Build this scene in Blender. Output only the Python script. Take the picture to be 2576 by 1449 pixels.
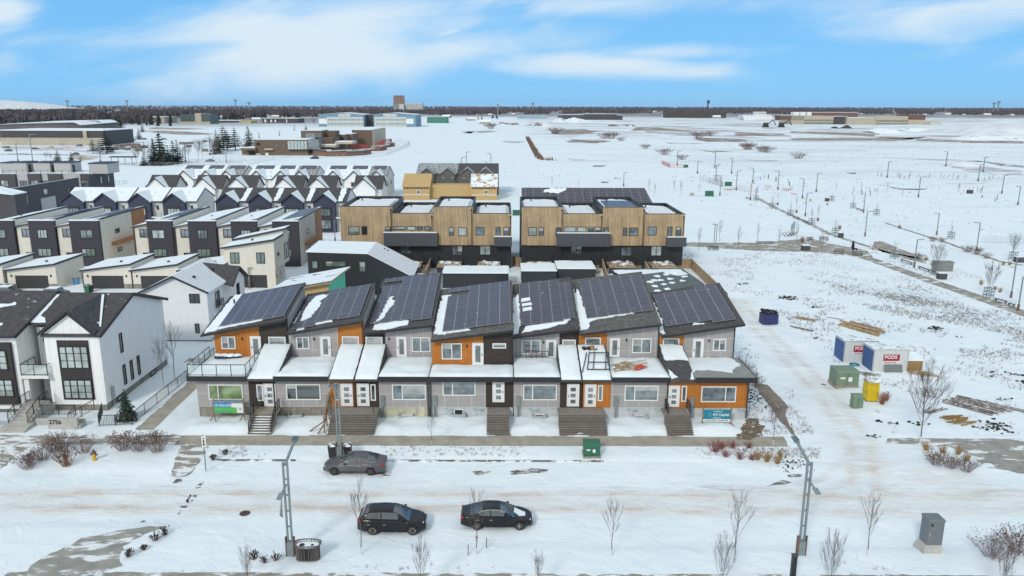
import bpy,math,random
from mathutils import Vector,noise
random.seed(7)
SC=bpy.context.scene
COL=SC.collection
for o in list(bpy.data.objects):bpy.data.objects.remove(o)
FPX,PITCH,CH,PX,PY,ROLL=1945.0,math.radians(13.2),27.8,1263.0,724.5,0.0028
cam=bpy.data.cameras.new('camera');camo=bpy.data.objects.new('camera',cam);COL.objects.link(camo)
camo.location=(0,0,CH)
cam.sensor_width=36;cam.lens=FPX/2576*36
cam.shift_x=(1288-PX)/2576
cam.clip_start=0.5;cam.clip_end=40000
camo.rotation_mode='XYZ'
from mathutils import Matrix
camo.matrix_world=Matrix.Translation((0,0,CH))@Matrix.Rotation(math.pi/2-PITCH,4,'X')@Matrix.Rotation(ROLL,4,'Z')
SC.camera=camo
SUN_EL,SUN_AZ=math.radians(34),math.radians(205)
W=bpy.data.worlds.new('World');SC.world=W;W.use_nodes=True
def world():
    nt=W.node_tree;N=nt.nodes;L=nt.links
    for n in list(N):N.remove(n)
    out=N.new('ShaderNodeOutputWorld');bg=N.new('ShaderNodeBackground')
    sky=N.new('ShaderNodeTexSky');sky.sky_type='NISHITA';sky.sun_disc=False
    sky.sun_elevation=SUN_EL;sky.sun_rotation=SUN_AZ;sky.air_density=1.0;sky.dust_density=.3;sky.ozone_density=2.0
    tc=N.new('ShaderNodeTexCoord');sep=N.new('ShaderNodeSeparateXYZ');L.new(tc.outputs['Generated'],sep.inputs[0])
    def m(op,a,b=None,c=None):
        n=N.new('ShaderNodeMath');n.operation=op
        for i,v in enumerate((a,b,c)):
            if v is None:continue
            if isinstance(v,(int,float)):n.inputs[i].default_value=v
            else:L.new(v,n.inputs[i])
        return n.outputs[0]
    X,Y,Z=sep.outputs
    yy=m('MAXIMUM',m('ABSOLUTE',Y),.05)
    u=m('DIVIDE',X,yy);w=m('DIVIDE',m('MAXIMUM',Z,0.0),yy)
    cb=N.new('ShaderNodeCombineXYZ');L.new(m('ADD',u,m('MULTIPLY',w,-1.2)),cb.inputs[0]);L.new(m('MULTIPLY',w,3.2),cb.inputs[1])
    n1=N.new('ShaderNodeTexNoise');n1.inputs['Scale'].default_value=5.5;n1.inputs['Detail'].default_value=7;n1.inputs['Roughness'].default_value=.55
    n1.inputs['Distortion'].default_value=.5
    L.new(cb.outputs[0],n1.inputs['Vector'])
    n2=N.new('ShaderNodeTexNoise');n2.inputs['Scale'].default_value=2.2;n2.inputs['Detail'].default_value=3
    L.new(cb.outputs[0],n2.inputs['Vector'])
    banks=[(-.22,.085,.27,.060,.12,1.0),(-.12,.065,.24,.035,.08,.9),(-.30,.040,.16,.024,.06,.6),
             (.12,.050,.21,.018,-.03,1.05),(.22,.066,.16,.014,.04,.8),(.10,.125,.30,.022,0,.7),(.36,.128,.16,.014,0,.3),
             (.58,.115,.26,.038,.05,.75),(.68,.070,.2,.022,.05,.5),(-.63,.115,.06,.024,-.1,.95),(-.62,.09,.1,.03,0,.5),(-.62,.055,.06,.02,-.1,.5),
             (-.07,.088,.035,.007,.25,.9),(-.20,.07,.2,.045,.15,1.0),(.0,.135,.2,.02,0,.5),(-.64,.02,.05,.03,0,.4),(.03,.055,.1,.02,0,.4)]
    tot=None
    for(bu,bw,su,sw,tl,wt)in banks:
        du=m('DIVIDE',m('SUBTRACT',u,bu),su)
        dw=m('DIVIDE',m('SUBTRACT',m('SUBTRACT',w,bw),m('MULTIPLY',m('SUBTRACT',u,bu),tl)),sw)
        r=m('ADD',m('MULTIPLY',du,du),m('MULTIPLY',dw,dw))
        g=m('MULTIPLY',m('EXPONENT',m('MULTIPLY',r,-.9)),wt)
        tot=g if tot is None else m('MAXIMUM',tot,g)
    s=m('ADD',m('MULTIPLY',tot,.95),m('MULTIPLY',m('SUBTRACT',n1.outputs[0],.5),1.5))
    s=m('ADD',s,m('MULTIPLY',m('SUBTRACT',n2.outputs[0],.5),.5))
    mr=N.new('ShaderNodeMapRange');mr.interpolation_type='SMOOTHSTEP'
    L.new(s,mr.inputs[0]);mr.inputs[1].default_value=.19;mr.inputs[2].default_value=1.02;mr.inputs[3].default_value=0;mr.inputs[4].default_value=.97
    gr=N.new('ShaderNodeMix');gr.data_type='RGBA';L.new(m('MULTIPLY',w,5.0),gr.inputs[0]);gr.clamp_factor=True
    gr.inputs[6].default_value=SKY_LOW;gr.inputs[7].default_value=SKY_HIGH
    tint=N.new('ShaderNodeMix');tint.data_type='RGBA';tint.inputs[0].default_value=.92
    L.new(sky.outputs[0],tint.inputs[6]);L.new(gr.outputs[2],tint.inputs[7])
    up=N.new('ShaderNodeMapRange');up.interpolation_type='SMOOTHSTEP';L.new(Z,up.inputs[0]);up.inputs[1].default_value=.3;up.inputs[2].default_value=.6;up.inputs[4].default_value=.85
    back=N.new('ShaderNodeMapRange');back.interpolation_type='SMOOTHSTEP';L.new(Y,back.inputs[0]);back.inputs[1].default_value=.1;back.inputs[2].default_value=-.3;back.inputs[4].default_value=.85
    msk=m('MAXIMUM',m('MULTIPLY',mr.outputs[0],m('GREATER_THAN',Y,0)),m('MAXIMUM',up.outputs[0],back.outputs[0]))
    fr=m('MULTIPLY',mr.outputs[0],m('GREATER_THAN',Y,0));vl=m('MAXIMUM',up.outputs[0],back.outputs[0])
    m1=N.new('ShaderNodeMix');m1.data_type='RGBA';L.new(vl,m1.inputs[0]);L.new(tint.outputs[2],m1.inputs[6]);m1.inputs[7].default_value=VEIL
    mx=N.new('ShaderNodeMix');mx.data_type='RGBA';L.new(fr,mx.inputs[0]);L.new(m1.outputs[2],mx.inputs[6]);mx.inputs[7].default_value=CLOUD
    L.new(mx.outputs[2],bg.inputs[0]);bg.inputs[1].default_value=.12;L.new(bg.outputs[0],out.inputs[0])
SKY_LOW=(1.7,4.9,8.4,1);SKY_HIGH=(1.25,4.0,7.7,1);CLOUD=(6.0,7.1,7.95,1);VEIL=(6.1,6.4,6.3,1)
world()
sl=bpy.data.lights.new('sun','SUN');sl.energy=1.9;sl.angle=math.radians(10);sl.color=(1,.95,.88)
so=bpy.data.objects.new('sun',sl);COL.objects.link(so)
sd=Vector((math.sin(SUN_AZ)*math.cos(SUN_EL),math.cos(SUN_AZ)*math.cos(SUN_EL),math.sin(SUN_EL)))
so.rotation_euler=sd.to_track_quat('Z','Y').to_euler();so.location=(0,-20,80)
vs=SC.view_settings;vs.view_transform='Standard';vs.look='None';vs.exposure=0.0;vs.gamma=1;vs.use_curve_mapping=False
sp_,cp_=math.sin(PITCH),math.cos(PITCH)
def ray(x,y):
    a=(x-PX+ROLL*(y-PY))/FPX;b=(y-PY-ROLL*(x-PX))/FPX
    return a,cp_-b*sp_,-(sp_+b*cp_)
def G(p,z=0.):
    d=ray(*p);t=(CH-z)/-d[2];return(d[0]*t,d[1]*t)
def F(p,Y):
    d=ray(*p);t=Y/d[1];return(d[0]*t,CH+d[2]*t)
def VX(p,X):
    d=ray(*p);t=X/d[0];return(d[1]*t,CH+d[2]*t)
REG=dict(z1=(0,780,2.588),z2=(560,780,2.587),z3=(1260,780,2.587),z4=(1700,780,2.587),z5=(0,440,3.15),z6=(640,560,3.623),
           z7=(1300,530,2.862),b1=(0,280,3.22),b2=(700,280,3.22),b3=(1400,280,2.862),b4=(2200,280,2.954),b5=(2100,560,2.65),
           z8=(2160,900,2.786),z9=(2400,940,3.622),q5=(2080,500,4.83),q6=(2560,480,4.527),n4=(0,1240,2.862),n5=(800,1280,2.862),
           n6=(1700,1280,3.234),n7=(2300,1280,3.234),t1=(1020,680,4.77),l1=(0,290,4.954),l2=(400,300,5.152),q3=(0,480,4.83),q4=(780,280,4.954),q7=(0,820,2.896))
def P(r,x,y):
    a,b,s=REG[r];return((a+x/s)/1.1925,(b+y/s)/1.1925)
class MB:
    def __init__(s):s.v=[];s.f=[]
    def add(s,vs,fs):
        n=len(s.v);s.v+=[tuple(v)for v in vs];s.f+=[tuple(i+n for i in f)for f in fs];return s
    def box(s,x0,x1,y0,y1,z0,z1):
        if x0>x1:x0,x1=x1,x0
        if y0>y1:y0,y1=y1,y0
        return s.add([(x0,y0,z0),(x1,y0,z0),(x1,y1,z0),(x0,y1,z0),(x0,y0,z1),(x1,y0,z1),(x1,y1,z1),(x0,y1,z1)],
                     [(3,2,1,0),(4,5,6,7),(0,1,5,4),(1,2,6,5),(2,3,7,6),(3,0,4,7)])
    def hexa(s,b,t):
        return s.add(list(b)+list(t),[(3,2,1,0),(4,5,6,7),(0,1,5,4),(1,2,6,5),(2,3,7,6),(3,0,4,7)])
    def prism(s,pts,h):
        n=len(pts);h=Vector(h);top=[Vector(p)+h for p in pts]
        return s.add([Vector(p)for p in pts]+top,[tuple(range(n))[::-1],tuple(range(n,2*n))]+[(i,(i+1)%n,n+(i+1)%n,n+i)for i in range(n)])
    def tube(s,a,b,r,r2=None,n=6,cap=True):
        a=Vector(a);b=Vector(b);d=b-a
        if d.length<1e-6:return s
        r2=r if r2 is None else r2
        q=d.to_track_quat('Z','Y');vs=[]
        for c,rr in((a,r),(b,r2)):
            for i in range(n):
                t=2*math.pi*i/n;vs.append(c+q@Vector((rr*math.cos(t),rr*math.sin(t),0)))
        fs=[(i,(i+1)%n,n+(i+1)%n,n+i)for i in range(n)]
        if cap:fs+=[tuple(range(n))[::-1],tuple(range(n,2*n))]
        return s.add(vs,fs)
    def bar(s,a,b,w,h=None):
        a=Vector(a);b=Vector(b);d=(b-a);h=h or w
        if d.length<1e-6:return s
        dn=d.normalized();up=Vector((0,0,1))if abs(dn.z)<.95 else Vector((0,1,0))
        sx=dn.cross(up).normalized()*w/2;sy=sx.normalized().cross(dn)*h/2
        vs=[a-sx-sy,a+sx-sy,a+sx+sy,a-sx+sy,b-sx-sy,b+sx-sy,b+sx+sy,b-sx+sy]
        return s.add(vs,[(3,2,1,0),(4,5,6,7),(0,1,5,4),(1,2,6,5),(2,3,7,6),(3,0,4,7)])
    def lathe(s,prof,c=(0,0,0),n=16,axis='z'):
        vs=[];m=len(prof)
        for(r,z)in prof:
            for i in range(n):
                t=2*math.pi*i/n;p=(r*math.cos(t),r*math.sin(t),z)
                if axis=='y':p=(p[0],p[2],p[1])
                if axis=='x':p=(p[2],p[0],p[1])
                vs.append((p[0]+c[0],p[1]+c[1],p[2]+c[2]))
        fs=[(k*n+i,k*n+(i+1)%n,(k+1)*n+(i+1)%n,(k+1)*n+i)for k in range(m-1)for i in range(n)]
        fs+=[tuple(range(n))[::-1],tuple(range((m-1)*n,m*n))]
        return s.add(vs,fs)
    def blob(s,c,rx,ry,rz,rough=.25,n=8,m=5,seed=0):
        vs=[(c[0],c[1],c[2]-rz)];rng=random.Random(seed)
        for k in range(1,m):
            ph=-math.pi/2+math.pi*k/m
            for i in range(n):
                t=2*math.pi*(i+.5*(k%2))/n;q=1+rng.uniform(-rough,rough)
                vs.append((c[0]+rx*q*math.cos(ph)*math.cos(t),c[1]+ry*q*math.cos(ph)*math.sin(t),c[2]+rz*q*math.sin(ph)))
        vs.append((c[0],c[1],c[2]+rz));e=len(vs)-1
        fs=[(0,1+(i+1)%n,1+i)for i in range(n)]
        for k in range(m-2):
            for i in range(n):a=1+k*n;fs.append((a+i,a+(i+1)%n,a+n+(i+1)%n,a+n+i))
        a=1+(m-2)*n;fs+=[(a+i,a+(i+1)%n,e)for i in range(n)]
        return s.add(vs,fs)
    def mesh(s,name,mt,off=(0,0,0),smooth=False):
        me=bpy.data.meshes.new(name);ox,oy,oz=off
        me.from_pydata([(v[0]-ox,v[1]-oy,v[2]-oz)for v in s.v],[],s.f)
        me.materials.append(mt);me.update()
        if smooth:me.polygons.foreach_set('use_smooth',[True]*len(me.polygons))
        return me
def props(o,label=None,cat=None,group=None,kind=None):
    for k,v in(('label',label),('category',cat),('group',group),('kind',kind)):
        if v:o[k]=v
    return o
class Thing:
    def __init__(s,name,label,cat,loc=(0,0,0),group=None):
        s.o=bpy.data.objects.new(name,None);s.o.empty_display_size=.2;COL.objects.link(s.o);s.o.location=loc;s.loc=loc
        props(s.o,label,cat,group)
    def part(s,name,mb,mt,parent=None,label=None,smooth=False):
        me=mb if isinstance(mb,bpy.types.Mesh)else mb.mesh(name,mt,s.loc,smooth)
        o=bpy.data.objects.new(name,me);COL.objects.link(o);o.parent=parent or s.o
        if label:o['label']=label
        return o
def single(name,mb,mt,label,cat,loc=(0,0,0),group=None,kind=None,smooth=False):
    o=bpy.data.objects.new(name,mb.mesh(name,mt,loc,smooth));COL.objects.link(o);o.location=loc
    return props(o,label,cat,group,kind)
def structure(name,mb,mt,smooth=False):
    o=bpy.data.objects.new(name,mb.mesh(name,mt,(0,0,0),smooth));COL.objects.link(o);o['kind']='structure';return o
def dup(src,loc,rz=0.,sc=1.,label=None,group=None):
    r=src.copy();COL.objects.link(r);r.location=loc;r.rotation_euler=(0,0,rz)
    r.scale=(sc,sc,sc)if isinstance(sc,(int,float))else sc
    if label:r['label']=label
    if group:r['group']=group
    for ch in list(src.children):
        c=ch.copy();COL.objects.link(c);c.parent=r
        for g in list(ch.children):
            d=g.copy();COL.objects.link(d);d.parent=c
    return r
ORD=['first','second','third','fourth','fifth','sixth','seventh','eighth','ninth','tenth','eleventh','twelfth','thirteenth','fourteenth','fifteenth','sixteenth','seventeenth','eighteenth','nineteenth','twentieth',
       'twenty-first','twenty-second','twenty-third','twenty-fourth','twenty-fifth','twenty-sixth','twenty-seventh','twenty-eighth','twenty-ninth','thirtieth']
def rise(y):return 20*sm(2800,9000,y)
def sm(a,b,v):
    t=max(0,min(1,(v-a)/(b-a)));return t*t*(3-2*t)
def ordw(i):return ORD[i]if i<len(ORD)else ORD[i%10]
SNOWC=(.755,.825,.855)
def newmat(name):
    m=bpy.data.materials.new(name);m.use_nodes=True;nt=m.node_tree
    return m,nt,nt.nodes,nt.links,nt.nodes['Principled BSDF']
def mth(nt,op,a,b=None,clamp=False):
    n=nt.nodes.new('ShaderNodeMath');n.operation=op;n.use_clamp=clamp
    for i,v in enumerate((a,b)):
        if v is None:continue
        if isinstance(v,(int,float)):n.inputs[i].default_value=v
        else:nt.links.new(v,n.inputs[i])
    return n.outputs[0]
def nz(nt,vec,scale,detail=4,rough=.55,dist=0.):
    n=nt.nodes.new('ShaderNodeTexNoise');n.inputs['Scale'].default_value=scale;n.inputs['Detail'].default_value=detail
    n.inputs['Roughness'].default_value=rough;n.inputs['Distortion'].default_value=dist
    if vec is not None:nt.links.new(vec,n.inputs['Vector'])
    return n.outputs[0]
def mapv(nt,vec,s,rz=0.):
    n=nt.nodes.new('ShaderNodeMapping');n.inputs['Scale'].default_value=s;n.inputs['Rotation'].default_value=(0,0,rz);nt.links.new(vec,n.inputs['Vector']);return n.outputs[0]
def mixc(nt,fac,a,b):
    n=nt.nodes.new('ShaderNodeMix');n.data_type='RGBA'
    for i,v in((0,fac),(6,a),(7,b)):
        if isinstance(v,tuple):n.inputs[i].default_value=v if len(v)==4 else(*v,1)
        elif isinstance(v,(int,float)):n.inputs[i].default_value=v
        else:nt.links.new(v,n.inputs[i])
    return n.outputs[2]
def step(nt,v,a,b,lo=0.,hi=1.):
    n=nt.nodes.new('ShaderNodeMapRange');n.interpolation_type='SMOOTHSTEP';nt.links.new(v,n.inputs[0])
    n.inputs[1].default_value=a;n.inputs[2].default_value=b;n.inputs[3].default_value=lo;n.inputs[4].default_value=hi;return n.outputs[0]
def objc(nt):return nt.nodes.new('ShaderNodeTexCoord').outputs['Object']
def sep(nt,v):
    n=nt.nodes.new('ShaderNodeSeparateXYZ');nt.links.new(v,n.inputs[0]);return n.outputs
def bump(nt,b,h,strength,dist=.02):
    n=nt.nodes.new('ShaderNodeBump');n.inputs['Strength'].default_value=strength;n.inputs['Distance'].default_value=dist
    nt.links.new(h,n.inputs['Height']);nt.links.new(n.outputs[0],b.inputs['Normal'])
def mat(name,col,rough=.8,var=.12,scale=1.2,fine=0.,stripes=(),snow=None,metallic=0.,spec=None,bstr=.0,plank=None,streak=0.):
    """stripes: (axis x/y/z/h, period, width, factor or colour). plank: (axis, width, variation). snow: (threshold, scale)"""
    m,nt,N,L,b=newmat(name);c=objc(nt);s=sep(nt,c)
    ax={'x':s[0],'y':s[1],'z':s[2]}
    if any(t[0]=='h' for t in stripes)or(plank and plank[0]=='h'):ax['h']=mth(nt,'ADD',s[0],s[1])
    lo=tuple(max(0,k*(1-var))for k in col);hi=tuple(min(1,k*(1+var))for k in col)
    n1=nz(nt,c,scale,5,.6)
    out=mixc(nt,step(nt,n1,.3,.7),lo,hi)
    if plank:
        wn=N.new('ShaderNodeTexWhiteNoise');wn.noise_dimensions='1D'
        L.new(mth(nt,'FLOOR',mth(nt,'DIVIDE',ax[plank[0]],plank[1])),wn.inputs['W'])
        v=mth(nt,'ADD',mth(nt,'MULTIPLY',wn.outputs[0],2*plank[2]),1-plank[2])
        k=N.new('ShaderNodeMix');k.data_type='RGBA';k.blend_type='MULTIPLY';k.inputs[0].default_value=1
        cc=N.new('ShaderNodeCombineColor');[L.new(v,cc.inputs[i])for i in range(3)]
        L.new(out,k.inputs[6]);L.new(cc.outputs[0],k.inputs[7]);out=k.outputs[2]
    if fine:
        f=nz(nt,c,14 if fine<.5 else 8,2,.7)
        out=mixc(nt,mth(nt,'MULTIPLY',step(nt,f,.42,.62),min(fine,1)),out,tuple(k*.35 for k in col))
    if streak:
        f=nz(nt,mapv(nt,c,(1.6,1.6,.12)),2.5,3)
        out=mixc(nt,mth(nt,'MULTIPLY',step(nt,f,.45,.7),streak),out,tuple(k*.5 for k in col))
    for(a,per,wd,fc)in stripes:
        fr=mth(nt,'FRACT',mth(nt,'DIVIDE',ax[a],per));k=mth(nt,'LESS_THAN',fr,wd/per)
        out=mixc(nt,k,out,fc if isinstance(fc,tuple)else tuple(min(1,q*fc)for q in col))
    if snow:
        thr,ss=snow;f=nz(nt,c,ss,6,.65,.3)
        g=N.new('ShaderNodeNewGeometry');zz=sep(nt,g.outputs['Normal'])[2]
        k=mth(nt,'MULTIPLY',step(nt,f,thr-.03,thr+.03),step(nt,zz,.25,.5));out=mixc(nt,k,out,SNOWC)
    L.new(out,b.inputs['Base Color']);b.inputs['Roughness'].default_value=rough;b.inputs['Metallic'].default_value=metallic
    if spec is not None:b.inputs['Specular IOR Level'].default_value=spec
    if bstr:bump(nt,b,nz(nt,c,9,4),bstr)
    return m
M={}
M['snow']=mat('snow',SNOWC,.75,.035,.7,bstr=.35)
def glassmat(name,col,rough=.08,spec=.9,var=.25,s=.8):
    m,nt,N,L,b=newmat(name);c=objc(nt)
    L.new(mixc(nt,step(nt,nz(nt,c,s,2),.35,.65),tuple(k*(1-var)for k in col),tuple(k*(1+var)for k in col)),b.inputs['Base Color'])
    b.inputs['Roughness'].default_value=rough;b.inputs['IOR'].default_value=1.9;b.inputs['Specular IOR Level'].default_value=spec
    return m
M['glass']=glassmat('window glass',(.11,.145,.16),var=.45,s=1.1);M['glass_dark']=glassmat('dark glass',(.03,.035,.04))  # window glass: blotchy tone painted in for reflections and curtains
M['glass_pale']=glassmat('blinds behind glass',(.36,.43,.42),.15);M['glass_green']=glassmat('greenish glass',(.15,.21,.18));M['glass_lawn']=glassmat('glass with green film',(.16,.25,.10),var=.5)
M['glass_tint']=glassmat('car glass',(.03,.038,.04),.12)
M['black']=mat('black metal',(.022,.022,.026),.5,.1);M['navy']=mat('dark blue fascia',(.03,.032,.055),.55,.1)
M['white']=mat('white trim',(.72,.73,.72),.6,.04);M['white_door']=mat('white door',(.74,.74,.73),.5,.03)
M['steel']=mat('grey green steel',(.22,.27,.285),.45,.08,3,metallic=.2);M['lampgrey']=mat('grey pole steel',(.2,.235,.24),.5,.08)
M['concrete']=mat('concrete',(.30,.27,.22),.9,.18,1.5,fine=.15,bstr=.1);M['concrete_pale']=mat('pale concrete',(.42,.41,.38),.9,.12,2,bstr=.1)
M['greyboard']=mat('light grey panels',(.34,.325,.325),.7,.04,2,stripes=(('h',1.22,.035,(.58,.57,.56)),('z',1.25,.035,(.58,.57,.56))))
M['orange']=mat('orange boards',(.44,.155,.02),.65,.1,2,stripes=(('h',.3,.03,.6),),plank=('h',.3,.08))
M['brick']=mat('charcoal brick',(.052,.042,.038),.9,.25,5,stripes=(('z',.2,.03,.5),),fine=.4)
M['foundation']=mat('foundation concrete',(.24,.225,.19),.95,.25,1.2,streak=.5,bstr=.1)
M['wrap']=mat('house wrap',(.5,.52,.53),.6,.12,1.5,stripes=(('z',.55,.03,.75),),streak=.3)
M['wrap_yellow']=mat('stained house wrap',(.50,.48,.36),.7,.2,1.3,streak=.5)
M['decking']=mat('grey brown decking',(.205,.185,.165),.8,.1,2,plank=('z',.18,.12))
M['decktop']=mat('deck membrane',(.25,.26,.25),.9,.1,1,stripes=(('x',.3,.02,.8),))
M['shingle']=mat('charcoal shingles',(.085,.083,.088),.95,.3,2.5,stripes=(('z',.045,.012,.55),),fine=.55)
M['shingle_grey']=mat('grey shingles',(.12,.12,.115),.95,.3,2.5,fine=.6)
M['stucco']=mat('cream stucco',(.66,.62,.545),.9,.05,1.5,stripes=(('z',1.3,.02,.86),('h',2.4,.02,.86)),bstr=.05)
M['dkbrick']=mat('dark grey brick',(.058,.055,.068),.9,.2,4,stripes=(('z',.22,.03,.6),),fine=.3)
M['siding']=mat('white lap siding',(.78,.79,.79),.7,.04,1.5,stripes=(('z',.2,.025,.78),))
M['boarded']=mat('white board and batten',(.80,.81,.81),.7,.04,1.5,stripes=(('h',.75,.05,.8),))
M['whitebrick']=mat('white painted brick',(.62,.62,.61),.85,.1,6,stripes=(('z',.2,.03,.8),))
M['bluesiding']=mat('dark blue siding',(.04,.047,.085),.7,.1,2,stripes=(('h',.5,.04,.6),))
M['cedar']=mat('cedar boards',(.41,.30,.18),.75,.16,.35,stripes=(('h',.4,.025,.5),),plank=('h',.2,.16),streak=.3)
M['blackribs']=mat('black ribbed metal',(.018,.02,.024),.45,.1,2,stripes=(('h',.3,.06,2.2),))
M['greyribs']=mat('grey seamed metal',(.07,.075,.09),.5,.08,2,stripes=(('h',.5,.05,.5),))
M['osb']=mat('bare strand board',(.50,.35,.16),.85,.15,3,stripes=(('z',1.22,.02,.7),),fine=.1)
M['green']=mat('green sheathing',(.10,.48,.32),.7,.06,2)
M['wood']=mat('weathered fence boards',(.33,.24,.15),.85,.15,2,stripes=(('h',.3,.03,.5),),plank=('h',.3,.15))
M['lumber']=mat('sawn lumber',(.36,.25,.14),.85,.2,3,snow=(.56,2.5));M['greytan']=mat('grey timber',(.2,.17,.15),.9,.2,3,snow=(.55,3))
M['garage_door']=mat('dark garage door',(.04,.038,.04),.7,.08,2,stripes=(('z',.55,.03,.6),))
M['chainlink']=mat('galvanised steel',(.35,.38,.4),.5,.1)
M['bark']=mat('grey brown bark',(.12,.095,.085),.9,.25,4);M['barkwhite']=mat('white trunk guard',(.6,.6,.58),.8,.1,4)
M['fir']=mat('spruce needles',(.032,.048,.038),.9,.35,.6,snow=(.66,1.5));M['firdark']=mat('dark pine needles',(.028,.038,.03),.9,.3,.6)
M['redtwig']=mat('red dogwood twigs',(.24,.08,.075),.8,.3,3);M['browntwig']=mat('dry brown twigs',(.12,.07,.05),.85,.3,3,snow=(.62,5))
M['mauvetwig']=mat('mauve grey twigs',(.24,.175,.17),.85,.3,3);M['straw']=mat('straw grass',(.38,.25,.11),.85,.25,2);M['rust']=mat('rusty grass',(.27,.13,.075),.85,.25,2)
M['soil']=mat('bare brown soil',(.17,.125,.075),.95,.3,2.5,fine=.4,snow=(.6,2.2));M['darksoil']=mat('dark clods',(.03,.026,.026),.95,.3,3,snow=(.58,2.5),fine=.3)
# ================================================================ GROUND
ALLEY=[G((x,y))for x,y in((2175,1230),(2165,1120),(2085,1000),(1985,900),(1925,840),(1880,790),(1850,752))]
TURN1=[G((x,y))for x,y in((2165,1120),(2150,1170),(2090,1215),(1980,1243),(1850,1250))];TURN2=[G((x,y))for x,y in((2175,1120),(2200,1180),(2280,1225),(2420,1245),(2600,1250))]
PATHR=[G((x,y))for x,y in((2080,622),(2150,640),(2230,668),(2350,712),(2460,750),(2600,800),(2800,870))]
def dseg(p,poly):
    best=1e9
    for(ax,ay),(bx,by)in zip(poly,poly[1:]):
        dx,dy=bx-ax,by-ay;t=max(0,min(1,((p[0]-ax)*dx+(p[1]-ay)*dy)/(dx*dx+dy*dy)))
        d=math.hypot(p[0]-ax-t*dx,p[1]-ay-t*dy)
        if d<best:best=d
    return best
def sm(a,b,v):
    t=max(0,min(1,(v-a)/(b-a)));return t*t*(3-2*t)
def fn(x,y,s,k=0):return noise.noise(Vector((x*s,y*s,k)))
CURB_N,CURB_S=57.45,44.9
LPATH=[G((x,y))for x,y in((405,1120),(440,1040),(515,960),(545,900))]
def gh(X,Y):
    if X<-90 or X>150 or Y<25 or Y>190:return.12
    cs=CURB_S+2.7*(1-sm(-18,-15.5,X));cn=CURB_N-2.25*(1-sm(-23.8,-22.6,X))-2.25*sm(16.5,18.5,X)
    road=sm(cs-.35,cs+.3,Y)*(1-sm(cn-.1,cn+.7,Y))
    h=.13
    if Y>62.15:
        if-27<X<22 and Y<66:h+=.34*sm(62.1,63.3,Y)+.34*max(-.3,fn(X,Y,.5,3))+.09*fn(X,Y,1.7,5)+.04*fn(X,Y,4,6)
        elif X>=22 or X<-32 or Y>66:
            k=sm(62.1,66,Y)*(1-sm(112,126,Y));h+=k*(.10*fn(X,Y,.18,1)+.07*fn(X,Y,.7,2)+.03*fn(X,Y,2.1,8))
            if X>24:
                d=dseg((X,Y),ALLEY)
                if d<3:h-=.09*(1-sm(1.2,3,d))-.05*math.exp(-(d/.35)**2)
                if 2<d<6:h+=.12*sm(2,3.5,d)*(1-sm(4,6,d))*(.6+fn(X,Y,.6,4))
                d=dseg((X,Y),PATHR)
                if d<2.5:h=.14
        elif-32<X<=-27 and Y<75:h+=.35*sm(-28.6,-27.4,X)*(.7+fn(X,Y,.5,6))
    elif Y<60:
        k=sm(-16,-13,X)if Y<50 else max(sm(-21.5,-20,X),1-sm(-30,-28.5,X))*sm(-40,-38,X)
        h+=k*(.05*fn(X,Y,.35,9)+.035*fn(X,Y,1.3,7))
    if 41.95>Y:h=.13
    if-36<X<-24 and Y>60:
        d=dseg((X,Y),LPATH);h=.13+(h-.13)*sm(1.1,2.0,d)
    if 21<=X<31.5 and 62<Y<80:h=min(h,.19)
    if road>.01:h=h*(1-road)+road*(.012*fn(X,Y*3,.25,11))
    return h
def axis(lo,hi,st,far_lo,far_hi,gr=1.22):
    a=[lo+i*st for i in range(int((hi-lo)/st)+1)];s=st;x=a[-1]
    while x<far_hi:s*=gr;x+=s;a.append(x)
    s=st;x=a[0];pre=[]
    while x>far_lo:s*=gr;x-=s;pre.append(x)
    return pre[::-1]+a
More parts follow.
